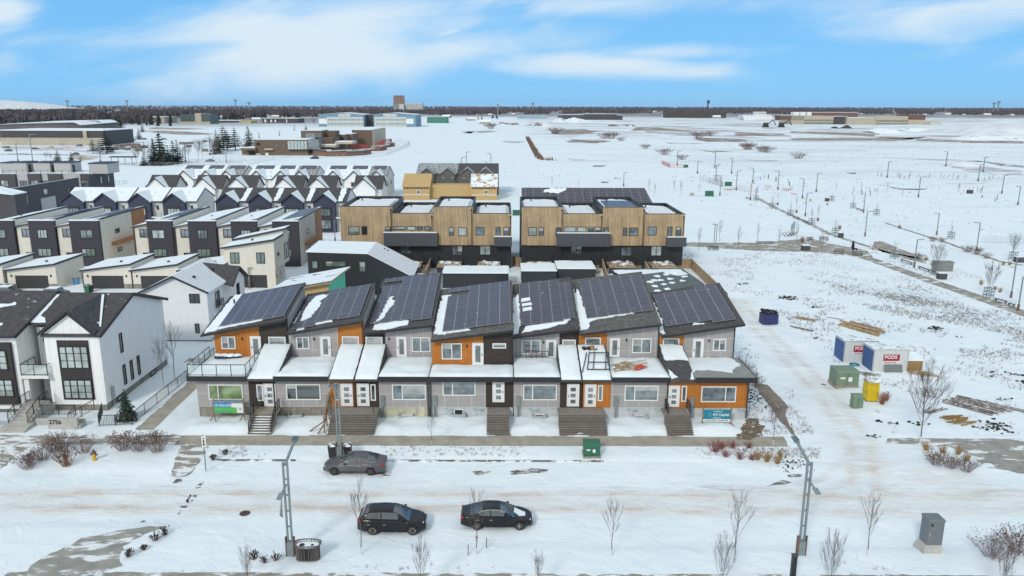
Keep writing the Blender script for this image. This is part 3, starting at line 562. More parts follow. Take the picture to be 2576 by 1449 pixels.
UNITS=[
 dict(r='z2',x=(-27.4,-20.34),up=((205,572,'orange'),(572,797,'brick')),lo=((90,484,'greyboard'),(484,716,'brick')),f=((110,580),(795,455)),back=(779.2,708.5),fnd='foundation',
      label='left end townhouse with a railed deck, orange and brick above grey panels',
      win=(('u','w',270,592,380,690,(.5,)),('u','d',500,594,575,752),('u','w',637,595,770,693,()),('l','w',170,965,437,1085,(.28,)),('l','w',545,965,595,1092,()),('l','d3',605,963,690,1135)),lamps=((430,608),),
      shed=(484,716),banks=((.55,.9,8),(2.7,.9,8),(4.85,.55,8)),snow=[((-.7,.15),(.5,.3),(.55,9.3),(-.3,9.4),(-.5,6)),((-.2,.45),(4.8,.65),(4.9,1.0),(.6,.95))],deckrail=True),
 dict(r='z2',x=(-20.32,-13.12),up=((797,1178,'greyboard'),(1178,1362,'orange')),lo=((716,1112,'greyboard'),(1112,1311,'orange')),f=((765,570),(1370,470)),back=(947.7,710.8),fnd='foundation',
      label='second townhouse from the left end, orange entry behind the tall lamp post',
      win=(('u','w',852,595,952,690,(.5,)),('u','d',1042,597,1115,750),('u','w',1207,592,1338,692,()),('l','w',773,962,1040,1085,(.3,)),('l','w',1150,962,1187,1087,()),('l','d3',1200,962,1285,1132)),lamps=((990,610),),
      shed=(1112,1311),banks=((.5,.35,8),(2.65,1.1,8),(4.8,.9,8)),snow=[((.3,1.9),(1.8,2.0),(2.3,4.6),(2.5,7.5),(.9,7.2),(.35,4)),((2.7,.7),(4.2,.9),(4.2,1.15),(2.5,1.1)),((.9,.1),(1.7,.15),(1.7,.5),(1,.45))]),
 dict(r='z2',x=(-13.10,-6.52),up=((1385,1545,'brick'),(1545,1907,'greyboard')),lo=((1311,1495,'brick'),(1495,1905,'greyboard')),f=((1340,570),(1925,500)),back=(1118.2,683.3),fnd='wrap_yellow',
      label='third townhouse from the left end, brick entry and yellow-stained foundation wrap',
      win=(('u','w',1390,595,1520,693,()),('u','d',1633,598,1703,750),('u','w',1747,598,1892,713,(.48,)),('l','d3',1327,962,1413,1132),('l','w',1428,963,1468,1090,()),('l','w',1595,965,1857,1085,(.3,))),lamps=((1570,610),),
      shed=(1311,1495),banks=((.45,1.5,8.6),(2.45,1.6,10.5),(4.45,1.2,11)),pw=1.95,snow=[((.9,2.2),(1.6,2.3),(1.8,5),(2.1,6.2),(1.4,8.6),(.9,6)),((.8,.35),(2.2,.1),(4.3,.6),(4.2,1.5),(2.4,1.7),(1.0,1.4)),((.8,9.8),(2.3,10),(2.3,10.8),(.8,10.6))]),
 dict(r='z3',x=(-6.50,1.04),up=((105,490,'orange'),(490,732,'brick')),lo=((90,510,'greyboard'),(510,723,'brick')),f=((90,620),(728,540)),back=(1291.6,705),fnd='wrap',yu=68.45,flat=True,
      label='middle townhouse with orange boards and a small slit window in charcoal brick',
      win=(('u','w',168,645,325,770,(.5,)),('u','d',410,647,488,812),('u','w',562,645,668,685,()),('l','w',175,932,432,1052,(.3,)),('l','d3',567,935,650,1102)),lamps=((365,665),),
      shed=None,banks=((1.0,1.2,10.2),(3.15,1.3,10.3),(5.3,1.3,10.2)),snow=[((.2,1.2),(1.3,.7),(1.4,3.3),(2.0,5.5),(1.4,6.2),(1.3,9.8),(.3,10)),((.5,.8),(3.6,1.0),(3.4,1.35),(.8,1.5)),((1.3,8.3),(3,8.4),(3,9),(1.3,8.9))]),
 dict(r='z3',x=(1.06,7.28),up=((737,1080,'greyboard'),(1080,1247,'brick')),lo=((725,1086,'greyboard'),(1086,1251,'brick')),f=((735,595),(1250,530)),back=(1442.3,696.2),fnd='wrap',
      label='narrow townhouse third from the right end with snow blocks on its solar panels',
      win=(('u','w',787,618,937,730,(.5,)),('u','d',980,622,1053,760),('u','w',1103,617,1207,715,()),('l','w',800,965,1062,1087,(.28,)),('l','d3',1145,965,1230,1135)),lamps=((957,635),),
      shed=(1086,1251),banks=((.75,1.6,9.4),(2.85,1.5,9.4),(4.95,1.75,8.8,1.1)),pw=2.05,snow=[((.05,.3),(.5,.5),(.75,2),(.7,7.6),(.1,7.6)),((.9,.5),(3.4,.7),(5.2,1.2),(5.9,2.4),(5.4,2.2),(4.2,1.6),(1.2,1.5))],blocks=((.9,5.9),(1.0,4.95),(1.0,4.05))),
 dict(r='z3',x=(7.30,14.98),up=((1250,1448,'orange'),(1448,1865,'greyboard')),lo=((1251,1481,'orange'),(1481,1902,'greyboard')),f=((1248,570),(1885,495)),back=(1616.8,682.6),fnd='wrap',
      label='second townhouse from the right end with lumber piled on its lower roof',
      win=(('u','w',1280,600,1402,697,()),('u','d',1475,609,1546,752),('u','w',1645,608,1795,722,(.5,)),('l','d3',1282,967,1362,1138),('l','w',1380,970,1418,1093,()),('l','w',1587,972,1850,1092,(.3,))),lamps=((1602,620),),
      shed=(1251,1481),banks=((.95,2.5,9.1),(3.12,2.6,9.6),(5.3,2.6,9.9)),snow=[((.15,.5),(1.0,.7),(1.1,1.9),(2.0,2.3),(5.5,2.55),(5.6,2.8),(1.3,2.7),(.9,5),(.7,9),(.1,9.4)),]),
 dict(r='z4',x=(15.0,22.2),up=((728,905,'orange'),(905,1303,'greyboard')),lo=((788,1378,'orange'),),f=((735,590),(1385,495)),back=(1809.7,710.8),fnd='wrap',
      label='right end townhouse with an all-orange ground floor beside the bare lot',
      win=(('u','w',745,605,872,705,()),('u','d',980,614,1056,776),('u','w',1135,612,1235,705,(.5,)),('l','d3',793,978,870,1138),('l','w',890,975,930,1098,()),('l','w',1043,980,1313,1102,(.7,))),lamps=((1103,625),),
      shed=(788,985),banks=((.75,1.5,9.0),(2.95,1.45,9.0),(5.15,.9,8.9)),pw=2.15,snow=[((.05,.2),(.35,.4),(.6,2.2),(.6,7),(.1,7)),((3.2,1.25),(4.3,.95),(4.3,1.2),(3.5,1.5))]),
]
def plane_of(A,B,C):
    n=(Vector(B)-Vector(A)).cross(Vector(C)-Vector(A));A=Vector(A)
    return lambda x,y:A.z-(n.x*(x-A.x)+n.y*(y-A.y))/n.z
def townhouse(k,U):
    r=U['r'];xl,xr=U['x'];yu=U.get('yu',YU);yf=yu-.75
    T=Thing('solar_townhouse',U['label'],'townhouse',(round((xl+xr)/2,2),YL,.1),'row of seven solar townhouses')
    a=F(P(r,*U['f'][0]),yf);b_=F(P(r,*U['f'][1]),yf);X1=b_[0];X0=a[0]
    yb,zb=VX(U['back'],X1 if abs(X1)>3 else 1e9)if abs(X1)>3 else(79.5,F(U['back'],79.5)[1])
    if k==4:yb,zb=79.5,F(U['back'],79.5)[1]
    rp=plane_of((X0,yf,a[1]),(X1,yf,b_[1]),(X1,yb,zb))
    gable=X1-(0.05 if k<6 else 0)
    mb=MB();X0r=X0 if k==0 else xl+.03;X1r=X1 if k==6 else xr-.03
    if k<6:X1r=xr+.0
    c=[(X0r,yf),(X1r,yf),(X1r,yb),(X0r,yb)]
    mb.hexa([(x,y,rp(x,y)-.16)for x,y in c],[(x,y,rp(x,y))for x,y in c]);roof=T.part('roof',mb,M['shingle_grey']if k in(3,5)else M['shingle'])
    fa=MB();fa.hexa([(X0r-.02,yf-.06,rp(X0r,yf)-.22),(X1r+.02,yf-.06,rp(X1r,yf)-.22),(X1r+.02,yf,rp(X1r,yf)-.22),(X0r-.02,yf,rp(X0r,yf)-.22)],[(X0r-.02,yf-.06,rp(X0r,yf)-.03),(X1r+.02,yf-.06,rp(X1r,yf)-.03),(X1r+.02,yf,rp(X1r,yf)-.03),(X0r-.02,yf,rp(X0r,yf)-.03)])
    T.part('fascia',fa,M['black'])
    body=MB();q=[(xl+.02,yu+.1),(xr-.02,yu+.1),(xr-.02,yb-.5),(xl+.02,yb-.5)]
    body.hexa([(x,y,3.9)for x,y in q],[(x,y,rp(x,y)-.17)for x,y in q]);body.box(xl+.02,xr-.02,YL+.1,yb-.5,ZP-.1,4.12)
    T.part('wall',body,M['greyboard'])
    def clad(spans,Y,z0,top):
        n=len(spans)
        for i,(p,s,m_)in enumerate(spans):
            A=xl+.005 if i==0 else F(P(r,p,700 if Y>67 else 1040),Y)[0];B=xr-.005 if i==n-1 else F(P(r,s,700 if Y>67 else 1040),Y)[0]
            w=MB();d=.0
            w.hexa([(A,Y+d,z0),(B,Y+d,z0),(B,Y+.1,z0),(A,Y+.1,z0)],[(A,Y+d,top(A,Y)),(B,Y+d,top(B,Y)),(B,Y+.1,top(B,Y+.1)),(A,Y+.1,top(A,Y))])
            T.part('cladding',w,M[m_])
    clad(U['up'],yu,ZD-.25,lambda x,y:rp(x,y)-.18)
    clad(U['lo'],YL,ZP-.1,lambda x,y:4.0)
    f=MB();f.box(xl+.03,xr-.03,YL+.06,YL+.5,-.1,ZP-.1);fo=T.part('foundation',f,M[U['fnd']])
    for w in U['win']:
        Y=yu if w[0]=='u' else YL;u0,u1,z0,z1=R(r,*w[2:6],Y)
        if w[1]=='w':
            big=(u1-u0)>2.2
            window(T,'f',Y,u0,u1,z0,z1,w[6],'white','glass_lawn' if(k==0 and big)else('glass' if(k+int(u0))%3 or w[0]=='u' else 'glass_dark'),.1)
        else:door(T,'f',Y,u0,u1,z0,z1,w[1]=='d3',side=1 if k%2 else-1)
    for(lx,ly)in U['lamps']:
        x,z=F(P(r,lx,ly),yu);q=MB();q.tube((x,yu-.1,z-.13),(x,yu-.1,z+.13),.06,n=8);q.box(x-.04,x+.04,yu-.06,yu,z-.04,z+.04);T.part('wall_lamp',q,M['black'])
    if U['shed']:s0=F(P(r,U['shed'][0],1000),YL)[0];s1=F(P(r,U['shed'][1],1000),YL)[0]
    else:s0=s1=xr
    dx0,dx1=(xl,s0)if(U['shed']and abs(s0-xl)>1)else(s1,xr)
    if not U['shed']:dx0,dx1=xl,xr
    if k==0:dx0-=.55
    if k==6:dx1+=.45
    yo=YL-.55
    d=MB();d.box(dx0+.01,dx1-.01,yo,yu,4.05,ZD-.02);T.part('deck',d,M['decktop'])
    d=MB();d.box(dx0,dx1,yo-.06,yo,3.96,ZD+.02)
    if k in(0,):d.box(dx0-.05,dx0,yo-.06,yu,3.96,ZD+.02)
    if k==6:d.box(dx1,dx1+.05,yo-.06,yu,3.96,ZD+.02)
    T.part('gutter',d,M['black'])
    dz=lambda x,y:ZD-.02
    if k==6:
        sn=jpoly([(dx0+.05,yo+1.0),(dx0+.6,yo+2.0),(dx0+2.0,yo+1.9),(dx0+3.6,yo+1.3),(dx0+4.2,yo+2.6),(dx0+4.9,yo+3.2),(dx1-.5,yo+4.2),(dx1-.9,yu-.1),(dx0+.05,yu-.1)],.3,.25,5)
        q=MB();q.prism([(x,y,ZD-.01)for x,y in sn],(0,0,.09));T.part('snow_cover',q,M['snow'])
    else:T.part('snow_cover',snowslab(dx0+.05,dx1-.05,yo+.05,yu-.06,dz,.17,8,k,.5,.16),M['snow'],smooth=True)
    if U['shed']:
        zt=5.75;sp=lambda x,y:ZD-.25+(zt-ZD+.25)*(y-yo)/(yu-yo)
        q=MB();c=[(s0+.02,yo-.05),(s1-.02,yo-.05),(s1-.02,yu),(s0+.02,yu)];q.hexa([(x,y,sp(x,y)-.18 if y<yu-.1 else 4.3)for x,y in c],[(x,y,sp(x,y))for x,y in c]);T.part('entry_roof',q,M['shingle'])
        if k==6:
            sn=[jpoly([(s0+.1,yo+2.9),(s0+1.2,yo+3.1),(s1-.1,yo+3.0),(s1-.1,yu-.3),(s0+.9,yu-.1),(s0+.1,yu-.1)],.3,.15,6),jpoly([(s0+.1,yo+.1),(s0+.7,yo+.4),(s0+.3,yo+1.1),(s0+.1,yo+1.5)],.3,.1,7),jpoly([(s1-.5,yo+.1),(s1-.1,yo+.1),(s1-.1,yo+1.2)],.3,.08,7)]
            for g in sn:q=MB();q.prism([(x,y,sp(x,y)+.01)for x,y in g],(0,0,.08));T.part('snow_cover',q,M['snow'])
        else:T.part('snow_cover',snowslab(s0+.08,s1-.08,yo+.02,yu-.08,sp,.14,8,k+20,.3,.05),M['snow'],smooth=True)
    eu=Vector((1,0,rp(1,0)-rp(0,0))).normalized();ev=Vector((0,1,rp(0,1)-rp(0,0))).normalized();nn=eu.cross(ev).normalized()
    O=Vector((xl,yf,rp(xl,yf)))
    def at(u,v,h=0.):return O+eu*u+ev*v+nn*h
    Lr=(yb-yf)/ev.y
    for bi,(u,v0,v1,*bw_)in enumerate(U['banks']):
        pw=bw_[0]if bw_ else U.get('pw',2.1)
        v1=Lr-.1 if v1>7 else v1;n=max(1,int((v1-v0)/1.03))
        for i in range(n):
            if bi==0 and k in(2,3)and i==n-2:continue
            me=panel_mesh(at(u,v0+i*1.03,.17),eu,ev,pw,1.0,T.loc);T.part('solar_panel',me,None)
        q=MB()
        for vv in(v0+.3,v0+n*1.03-.4):q=MB();q.bar(at(u-.05,vv,.07),at(u+pw+.05,vv,.07),.05);T.part('panel_rail',q,M['steel'])
    for si,poly in enumerate(U['snow']):
        q=MB();g=jpoly([(min(p[0],xr-xl-.1),min(p[1],Lr-.2))for p in poly],.22,.16,k*7+si);q.prism([at(u,v,.01)for u,v in g],nn*(.09 if si==0 else.06))
        T.part('snow_cover',q,M['snow'])
    if k==1:
        q=MB();g=jpoly([(1.0,1.8),(1.9,2.2),(2.0,3.6),(2.3,4.3),(2.2,5.6),(2.6,7.0),(2.0,7.3),(1.2,7.0),(.9,4.8)],.22,.22,91);q.prism([at(u,v,.18)for u,v in g],nn*.06);T.part('snow_cover',q,M['snow'])
    if k==2:
        q=MB();g=jpoly([(1.1,1.7),(1.7,2.4),(1.9,4.2),(2.2,5.4),(1.9,7.6),(1.5,7.2),(1.5,4.9)],.2,.22,92);q.prism([at(u,v,.18)for u,v in g],nn*.06);T.part('snow_cover',q,M['snow'])
    for(u,v)in U.get('blocks',()):
        q=MB();g=jpoly([(u,v),(u+.95,v+.1),(u+.9,v+.65),(u,v+.6)],.2,.1,int(v*9));q.prism([at(a,b,.18)for a,b in g],nn*.05);T.part('snow_cover',q,M['snow'])
    v_=MB();p=at(.3,Lr*.72,0);v_.tube(p,p+Vector((0,0,.5)),.09,n=8);T.part('roof_vent',v_,M['black'])
    px=xr-.12 if k!=3 else xl+.1
    q=MB();q.bar((px,YL-.12,.45),(px,YL-.12,4.0),.09);q.bar((xr-.1,yu-.1,ZD),(xr-.1,yu-.1,rp(xr-.1,yu)-.25),.08);T.part('downpipe',q,M['black'])
    if k>=1:
        mx={1:-13.3-.0,2:-10.9,3:-6.2,4:1.35,5:10.15,6:17.0}[k]-(.0)
        q=MB();mx0=mx if k not in(1,)else s0-.35
        q.box(mx0,mx0+.35,YL-.16,YL-.03,1.5,2.45);q.tube((mx0+.17,YL-.22,2.1),(mx0+.17,YL-.16,2.1),.12,n=10);q.bar((mx0+.1,YL-.1,.4),(mx0+.1,YL-.1,1.5),.1);q.bar((mx0+.28,YL-.1,.4),(mx0+.28,YL-.1,1.5),.05)
        T.part('electric_meter',q,M['lampgrey'])
    bw={1:('z2',820,1203,887,1238),2:('z2',1670,1200,1745,1243),3:('z3',265,1155,335,1205),4:('z3',890,1195,962,1240),5:('z3',1663,1200,1740,1248)}.get(k)
    if bw:
        u0,u1,z0,z1=R(*bw,YL+.06);window(T,'f',YL+.06,u0,u1,max(z0,.42),z1,(),'white','glass_dark',.07)
        q=MB();z0=max(z0,.4);q.box(u0-.22,u0-.17,YL-.5,YL+.04,z0-.3,z0+.35);q.box(u1+.17,u1+.22,YL-.5,YL+.04,z0-.3,z0+.35);q.box(u0-.17,u1+.17,YL-.5,YL-.45,z0-.3,z0+.3);T.part('window_well',q,M['chainlink'])
    if U['fnd']=='wrap':
        for i,tx in enumerate((xl+1.4,xl+3.9)):
            if tx+1<(s0 if dx0<s0 else xr)or k in(5,6)or i==0:
                text_obj(T,'Tyvek',(tx if k not in(5,6)else tx+2.6-(k-5)*.2,YL+.05,.93),.42,FRONT,M['wraptext'],'lettering',fo)
    if U.get('deckrail'):
        z=ZD+.0;x0=dx0+.06
        railing(T,[(s0-.05,yu-.2,z+.1),(s0-.05,yo+.1,z),(x0,yo+.1,z),(x0,yu-.2,z)],1.05,glassy=True,posts=1.35)
    return T,rp,s0,s1,dx0,dx1
M['wraptext']=mat('wrap print',(.2,.36,.4),.7)
ROWU=[townhouse(k,U)for k,U in enumerate(UNITS)]
def stairs(label,x0,x1,top=(0,0),nst=9,ytop=63.9,ybot=62.12,m='decking',rails=False,snow=False,solid=True):
    T=Thing('porch_stairs',label,'stairs',((x0+x1)/2,ybot,.14),'front stairs of the solar townhouses')
    mb=MB();H=ZP-.1;run=(ytop-ybot)/nst
    for i in range(nst):
        z=.14+(H-.14)*(i+1)/nst;mb.box(x0,x1,ybot+run*i,ytop if i<nst-1 else YL-.06,.1 if i==0 else.14+(H-.14)*i/nst+.001,z)
    T.part('steps',mb,M[m])
    n=MB()
    for i in range(nst):
        z=.14+(H-.14)*(i+1)/nst;n.box(x0-.01,x1+.01,ybot+run*i-.035,ybot+run*i+.03,z-.045,z+.006)
    T.part('nosing',n,M['nosing'])
    if snow:
        s=MB()
        for i in range(nst-1):
            z=.14+(H-.14)*(i+1)/nst;s.blob(((x0+x1)/2+.05,ybot+run*(i+.6),z),(x1-x0)/2-.15,run*.42,.05,.2,14,5,i)
        T.part('snow_cover',s,M['snow'])
    if rails:
        for x in(x0+.05,x1-.05):railing(T,[(x,ybot+.15,.2),(x,ytop,H),(x,YL-.4,H)],.95,'railing',1.2,.14)
    return T
M['nosing']=mat('worn stair edge',(.11,.095,.085),.8)
def fx(r,x,y,Y):return F(P(r,x,y),Y)[0]
stairs('snowy concrete stairs with black railings at the left end townhouse',fx('z2',487,1250,62.8),fx('z2',668,1250,62.8),nst=8,m='concrete',rails=True,snow=True)
stairs('wide grey brown stairs shared by the second and third townhouses from the left',fx('z2',1095,1300,62.3),fx('z2',1455,1300,62.3),nst=9,rails=False)
stairs('narrow grey brown stairs at the middle townhouse with brick entry',fx('z3',518,1250,62.8),fx('z3',692,1250,62.8),nst=9,rails=False)
stairs('wide grey brown stairs shared by the two townhouses left of the right end one',fx('z3',1083,1300,62.3),fx('z3',1455,1300,62.3),nst=9)
T_=stairs('narrow stairs with short black railings at the right end townhouse',fx('z4',785,1300,62.3),fx('z4',985,1300,62.3),nst=9)
for x in(fx('z4',780,1180,64.4),fx('z4',950,1180,64.4)):railing(T_,[(x,64.0,1.35),(x,YL-.1,1.35)],.95,'railing',1.,.14)
M['rf_light']=mat('shingles with old snow',(.085,.083,.088),.95,.3,2.5,stripes=(('z',.045,.012,.55),),fine=.55,snow=(.66,.9))
M['rf_mid']=mat('shingles half under snow',(.075,.073,.08),.95,.3,2.5,fine=.4,snow=(.535,6));M['rf_snow']=mat('roof under snow',(.08,.08,.085),.9,.3,2.5,snow=(.34,.7))
M['rf_lines']=mat('snow with shingle courses',(.74,.77,.80),.8,.05,2,stripes=(('z',.13,.03,.45),));M['dark_panel']=mat('black window surround',(.035,.03,.033),.7,.1)
M['vinyl']=mat('white siding panels',(.62,.63,.62),.75,.05,1.5,stripes=(('z',1.2,.03,.8),('h',1.2,.03,.8)))
M['redberry']=mat('red wreath',(.3,.03,.03),.7,.3,9)
M['terracotta']=mat('terracotta boards',(.38,.17,.08),.75,.1,2,stripes=(('z',.3,.03,.7),))
M['solar_far']=mat('distant solar array',(.05,.048,.07),.35,.1,1,stripes=(('x',1.7,.05,(.3,.3,.33)),('y',1.0,.04,(.3,.3,.33))),snow=(.72,.5))
M['rf_mid2']=mat('snowy roof worn at the edge',(.08,.08,.085),.9,.3,2.5,stripes=(('x',.25,.03,.6),),snow=(.40,.45))
# ================================================================ white townhouses at the left
def prism_x(mb,prof,x0,x1):return mb.prism([(x0,y,z)for y,z in prof],(x1-x0,0,0))
def prism_y(mb,prof,y0,y1):return mb.prism([(x,y0,z)for x,z in prof],(0,y1-y0,0))
def slab(mb,pts,th=.18):
    """roof plate: four points of its upper face, thickened downwards"""
    b=[(p[0],p[1],p[2]-th)for p in pts]
    a=Vector(pts[1])-Vector(pts[0]);c=Vector(pts[2])-Vector(pts[0])
    if a.cross(c).z<0:pts=pts[::-1];b=b[::-1]
    n=len(pts);mb.add(b+list(pts),[tuple(range(n))[::-1],tuple(range(n,2*n))]+[(i,(i+1)%n,n+(i+1)%n,n+i)for i in range(n)]);return mb
def white_right():
    T=Thing('white_townhouse','white townhouse with black-framed gable windows and the number 2756 wall in front','townhouse',(-39.2,67.6,.2),'white townhouses with black window frames')
    X1=-36.75;XL=-44.0;Yf=67.6
    w=MB();prism_x(w,[(Yf,.75),(Yf,7.5),(74.3,9.55),(81.1,7.3),(81.1,.75)],-41.7,X1);T.part('wall',w,M['siding'])
    w=MB();w.box(XL+.4,-41.72,69.6,80.9,.5,7.6);T.part('wall',w,M['whitebrick'],label='white painted brick wall set back beside the gable')
    f=MB();f.box(-41.6,X1-.06,Yf+.06,81.0,-.1,.75);T.part('foundation',f,M['foundation'])
    fr=MB();prism_y(fr,[(-41.75,.72),(X1+.03,.72),(X1+.03,7.45),(-37.0,7.5),(-39.25,9.4),(-41.75,7.6)],Yf-.06,Yf-.001);T.part('cladding',fr,M['boarded'])
    r=MB();slab(r,[(-41.9,Yf-.3,7.5),(X1+.3,Yf-.3,7.5),(X1+.3,74.3,9.8),(-41.9,74.3,9.8)]);slab(r,[(-44.1,69.1,8.09),(-41.92,69.1,8.09),(-41.92,74.3,9.8),(-44.1,74.3,9.8)]);slab(r,[(-44.1,74.32,9.8),(X1+.3,74.32,9.8),(X1+.3,81.8,7.35),(-44.1,81.8,7.35)]);rf=T.part('roof',r,M['rf_light'])
    g=MB();slab(g,[(-42.15,Yf-.4,7.6),(-39.25,Yf-.4,9.74),(-39.25,74.1,9.82),(-42.15,69.1,8.12)],.2);slab(g,[(-39.24,Yf-.4,9.74),(-36.95,Yf-.4,7.68),(-36.95,68.5,7.9),(-39.24,74.1,9.82)],.2);T.part('gable_roof',g,M['rf_light'])
    b=MB()
    b.bar((-42.15,Yf-.43,7.52),(-39.25,Yf-.43,9.66),.06,.24);b.bar((-39.25,Yf-.43,9.66),(-36.95,Yf-.43,7.6),.06,.24);b.bar((X1+.31,Yf-.3,7.4),(X1+.31,74.3,9.68),.07,.3);b.bar((X1+.31,74.3,9.68),(X1+.31,81.8,7.25),.07,.3);b.bar((-36.95,Yf-.34,7.42),(X1+.3,Yf-.34,7.42),.08,.2)
    T.part('fascia',b,M['black'])
    s=MB();s.bar((-39.1,73.6,9.78),(-37.05,68.5,7.98),.22,.05);T.part('snow_cover',s,M['snow'])
    s=MB();q=jpoly([(-44.0,69.2),(-42.4,69.2),(-42.8,69.9),(-43.4,70.2),(-43.5,73.9),(-43.95,73.9)],.3,.12,3);s.prism([(x,y,7.52+(y-67.3)*.329)for x,y in q],(0,0,.04));T.part('snow_cover',s,M['snow'])
    d=MB();x0,x1=F(P('z1',453,700),Yf)[0],F(P('z1',715,850),Yf)[0];d.box(x0,x1,Yf-.14,Yf-.06,1.22,6.95);T.part('window_surround',d,M['dark_panel'])
    window(T,'f',Yf-.14,x0+.1,x1-.1,4.25,6.42,(.25,.5,.75),'black','glass_pale',.1,(.35,.68));window(T,'f',Yf-.14,x0+.1,x1-.1,1.3,3.2,(.25,.5,.75),'black','glass_pale',.1,(.35,.68))
    for y0,y1,z0,z1 in((71.1,71.65,4.55,6.5),(71.1,71.65,1.3,3.3),(72.55,73.1,1.28,3.27),(74.05,74.6,1.27,3.26)):window(T,'s',X1,y0,y1,z0,z1,(),'black','glass_dark',.08)
    for y0 in(69.6,76.7):window(T,'s',X1-.06,y0,y0+1.3,.1,.62,(),'black','glass_dark',.08)
    m=MB();m.box(X1,X1+.22,68.5,68.85,1.0,2.1);m.bar((X1+.1,68.7,.2),(X1+.1,68.7,1.0),.09);T.part('electric_meter',m,M['chainlink'])
    window(T,'f',69.6,-43.1,-42.5,6.2,6.55,(),'black','glass_dark',.06)
    q=MB();q.box(-44.1,-41.5,67.0,69.55,3.42,3.7);T.part('balcony',q,M['white']);railing(T,[(-44.0,69.4,3.7),(-44.0,67.1,3.7),(-41.6,67.1,3.7),(-41.6,68.0,3.7)],1.05,glassy=True,posts=1.2)
    q=MB();q.box(-44.0,-43.55,67.3,67.7,1.3,3.42);T.part('porch_column',q,M['white'])
    door(T,'f',69.58,-42.9,-41.95,1.3,3.3,False,'black',g='glass_dark')
    q=MB();q.lathe([(.13,-.03),(.2,0),(.13,.03)],(-42.4,69.45,2.7),12,'y');T.part('wreath',q,M['redberry'])
    return T
white_right()
def white_left():
    T=Thing('white_townhouse','white townhouse cut by the left edge, black surround around its big windows','townhouse',(-48,67.2,.2),'white townhouses with black window frames')
    Yf=67.2;X1=-44.12
    w=MB();prism_x(w,[(Yf,.4),(Yf,7.45),(74.3,9.7),(81.0,7.3),(81.0,.4)],-52.5,X1);T.part('wall',w,M['boarded'])
    r=MB();slab(r,[(-52.8,Yf-.45,7.6),(X1+.25,Yf-.45,7.6),(X1+.25,74.3,9.98),(-52.8,74.3,9.98)]);slab(r,[(-52.8,74.32,9.98),(X1+.25,74.32,9.98),(X1+.25,81.6,7.4),(-52.8,81.6,7.4)]);T.part('roof',r,M['rf_light'])
    b=MB();b.bar((-52.8,Yf-.5,7.5),(X1+.25,Yf-.5,7.5),.1,.2);b.bar((X1+.27,Yf-.45,7.48),(X1+.27,74.3,9.86),.08,.3);T.part('fascia',b,M['black'])
    d=MB();d.box(-50.2,-44.55,Yf-.32,Yf-.001,.95,6.85);T.part('window_surround',d,M['dark_panel'])
    window(T,'f',Yf-.32,-49.4,-44.95,4.3,6.2,(.17,.33,.5,.67,.83),'black','glass_pale',.1,(.35,.68));window(T,'f',Yf-.32,-49.4,-44.75,1.7,3.4,(.17,.33,.5,.67,.83),'black','glass_pale',.1,(.35,.68))
    f=MB();f.box(-52.4,X1-.1,Yf+.05,Yf+.5,-.1,.4);T.part('foundation',f,M['foundation']);q=MB();q.box(-49.0,-45.8,Yf-.01,Yf+.06,.12,.38);T.part('basement_window',q,M['glass_dark'])
    s=MB();q=jpoly([(-48.3,70.9),(-46.6,71.6),(-46.9,72.3),(-47.5,71.9),(-48.3,72.0)],.3,.3,4);s.prism([(x,y,7.62+(y-66.75)*.315)for x,y in q],(0,0,.03));T.part('snow_cover',s,M['snow'])
white_left()
def entry2756():
    T=Thing('garden_stairs','concrete garden stairs with black railings left of the 2756 wall','stairs',(-42.5,63,.1))
    a=MB();x0,x1=-43.5,-41.7
    for i in range(7):a.box(x0-(.3 if i<2 else 0),x1+(.3 if i<2 else 0),62.4+.42*i+(.5 if i>1 else 0),67.1,.1 if i==0 else.1+.171*i+.001,.1+.171*(i+1))
    T.part('steps',a,M['concrete_pale'])
    for x in(x0+.05,x1-.05):railing(T,[(x,63.6,.55),(x,65.6,1.3),(x,67.0,1.3)],.95,balusters=.16,posts=1.4)
    n=Thing('number_wall','low pale concrete wall bearing the number 2756','wall',(-39.5,63.5,.1));q=MB();xa,xb=G(P('z1',362,1300),.4)[0],G(P('z1',597,1305),.3)[0]
    q.box(xa,xb,63.2,63.55,.0,1.12);n.part('wall',q,M['concrete_pale']);text_obj(n,'2756',(xa+.12,63.19,.62),.55,FRONT,M['black'],'number')
    t=Thing('planter_wall','low pale concrete wall at the left edge beside the garden stairs','wall',(-46,63.6,.1));q=MB();q.box(-50,-44.6,63.6,63.9,0,1.0);t.part('wall',q,M['concrete_pale'])
    s=Thing('stairwell','sunken basement entry ringed by black railings beside the 2756 wall','stairwell',(-39.3,65,.1))
    q=MB();q.box(-41.3,-37.0,64.0,64.25,0,.75);q.box(-37.9,-37.0,63.3,64.0,0,.45);s.part('retaining_wall',q,M['concrete_pale'])
    railing(s,[(-41.2,64.9,.75),(-38.2,64.9,.75)],.95,balusters=.14,posts=1.5);railing(s,[(-38.2,64.9,.75),(-38.2,63.7,.4),(-37.2,66.2,.75)],.95,balusters=.3)
    f=Thing('garden_fence','black metal fence around the side yard of the white townhouse','fence',(-34,63.5,.15))
    pts=[G(P('z1',770,1285),.2),G(P('z1',1025,1272),.2),G(P('z1',1310,1040),.2),G(P('z1',1515,880),.2),G(P('z1',1665,745),.2)]
    railing(f,[(x,y,gh(x,y))for x,y in pts[:2]],1.0,'railing',1.6,.13);railing(f,[(x,y,gh(x,y))for x,y in pts[1:]],1.05,'railing',2.4,.2)
    railing(f,[(pts[0][0],pts[0][1],.2),(-36.6,66.4,.3)],1.0,'gate',1.5,.14)
entry2756()
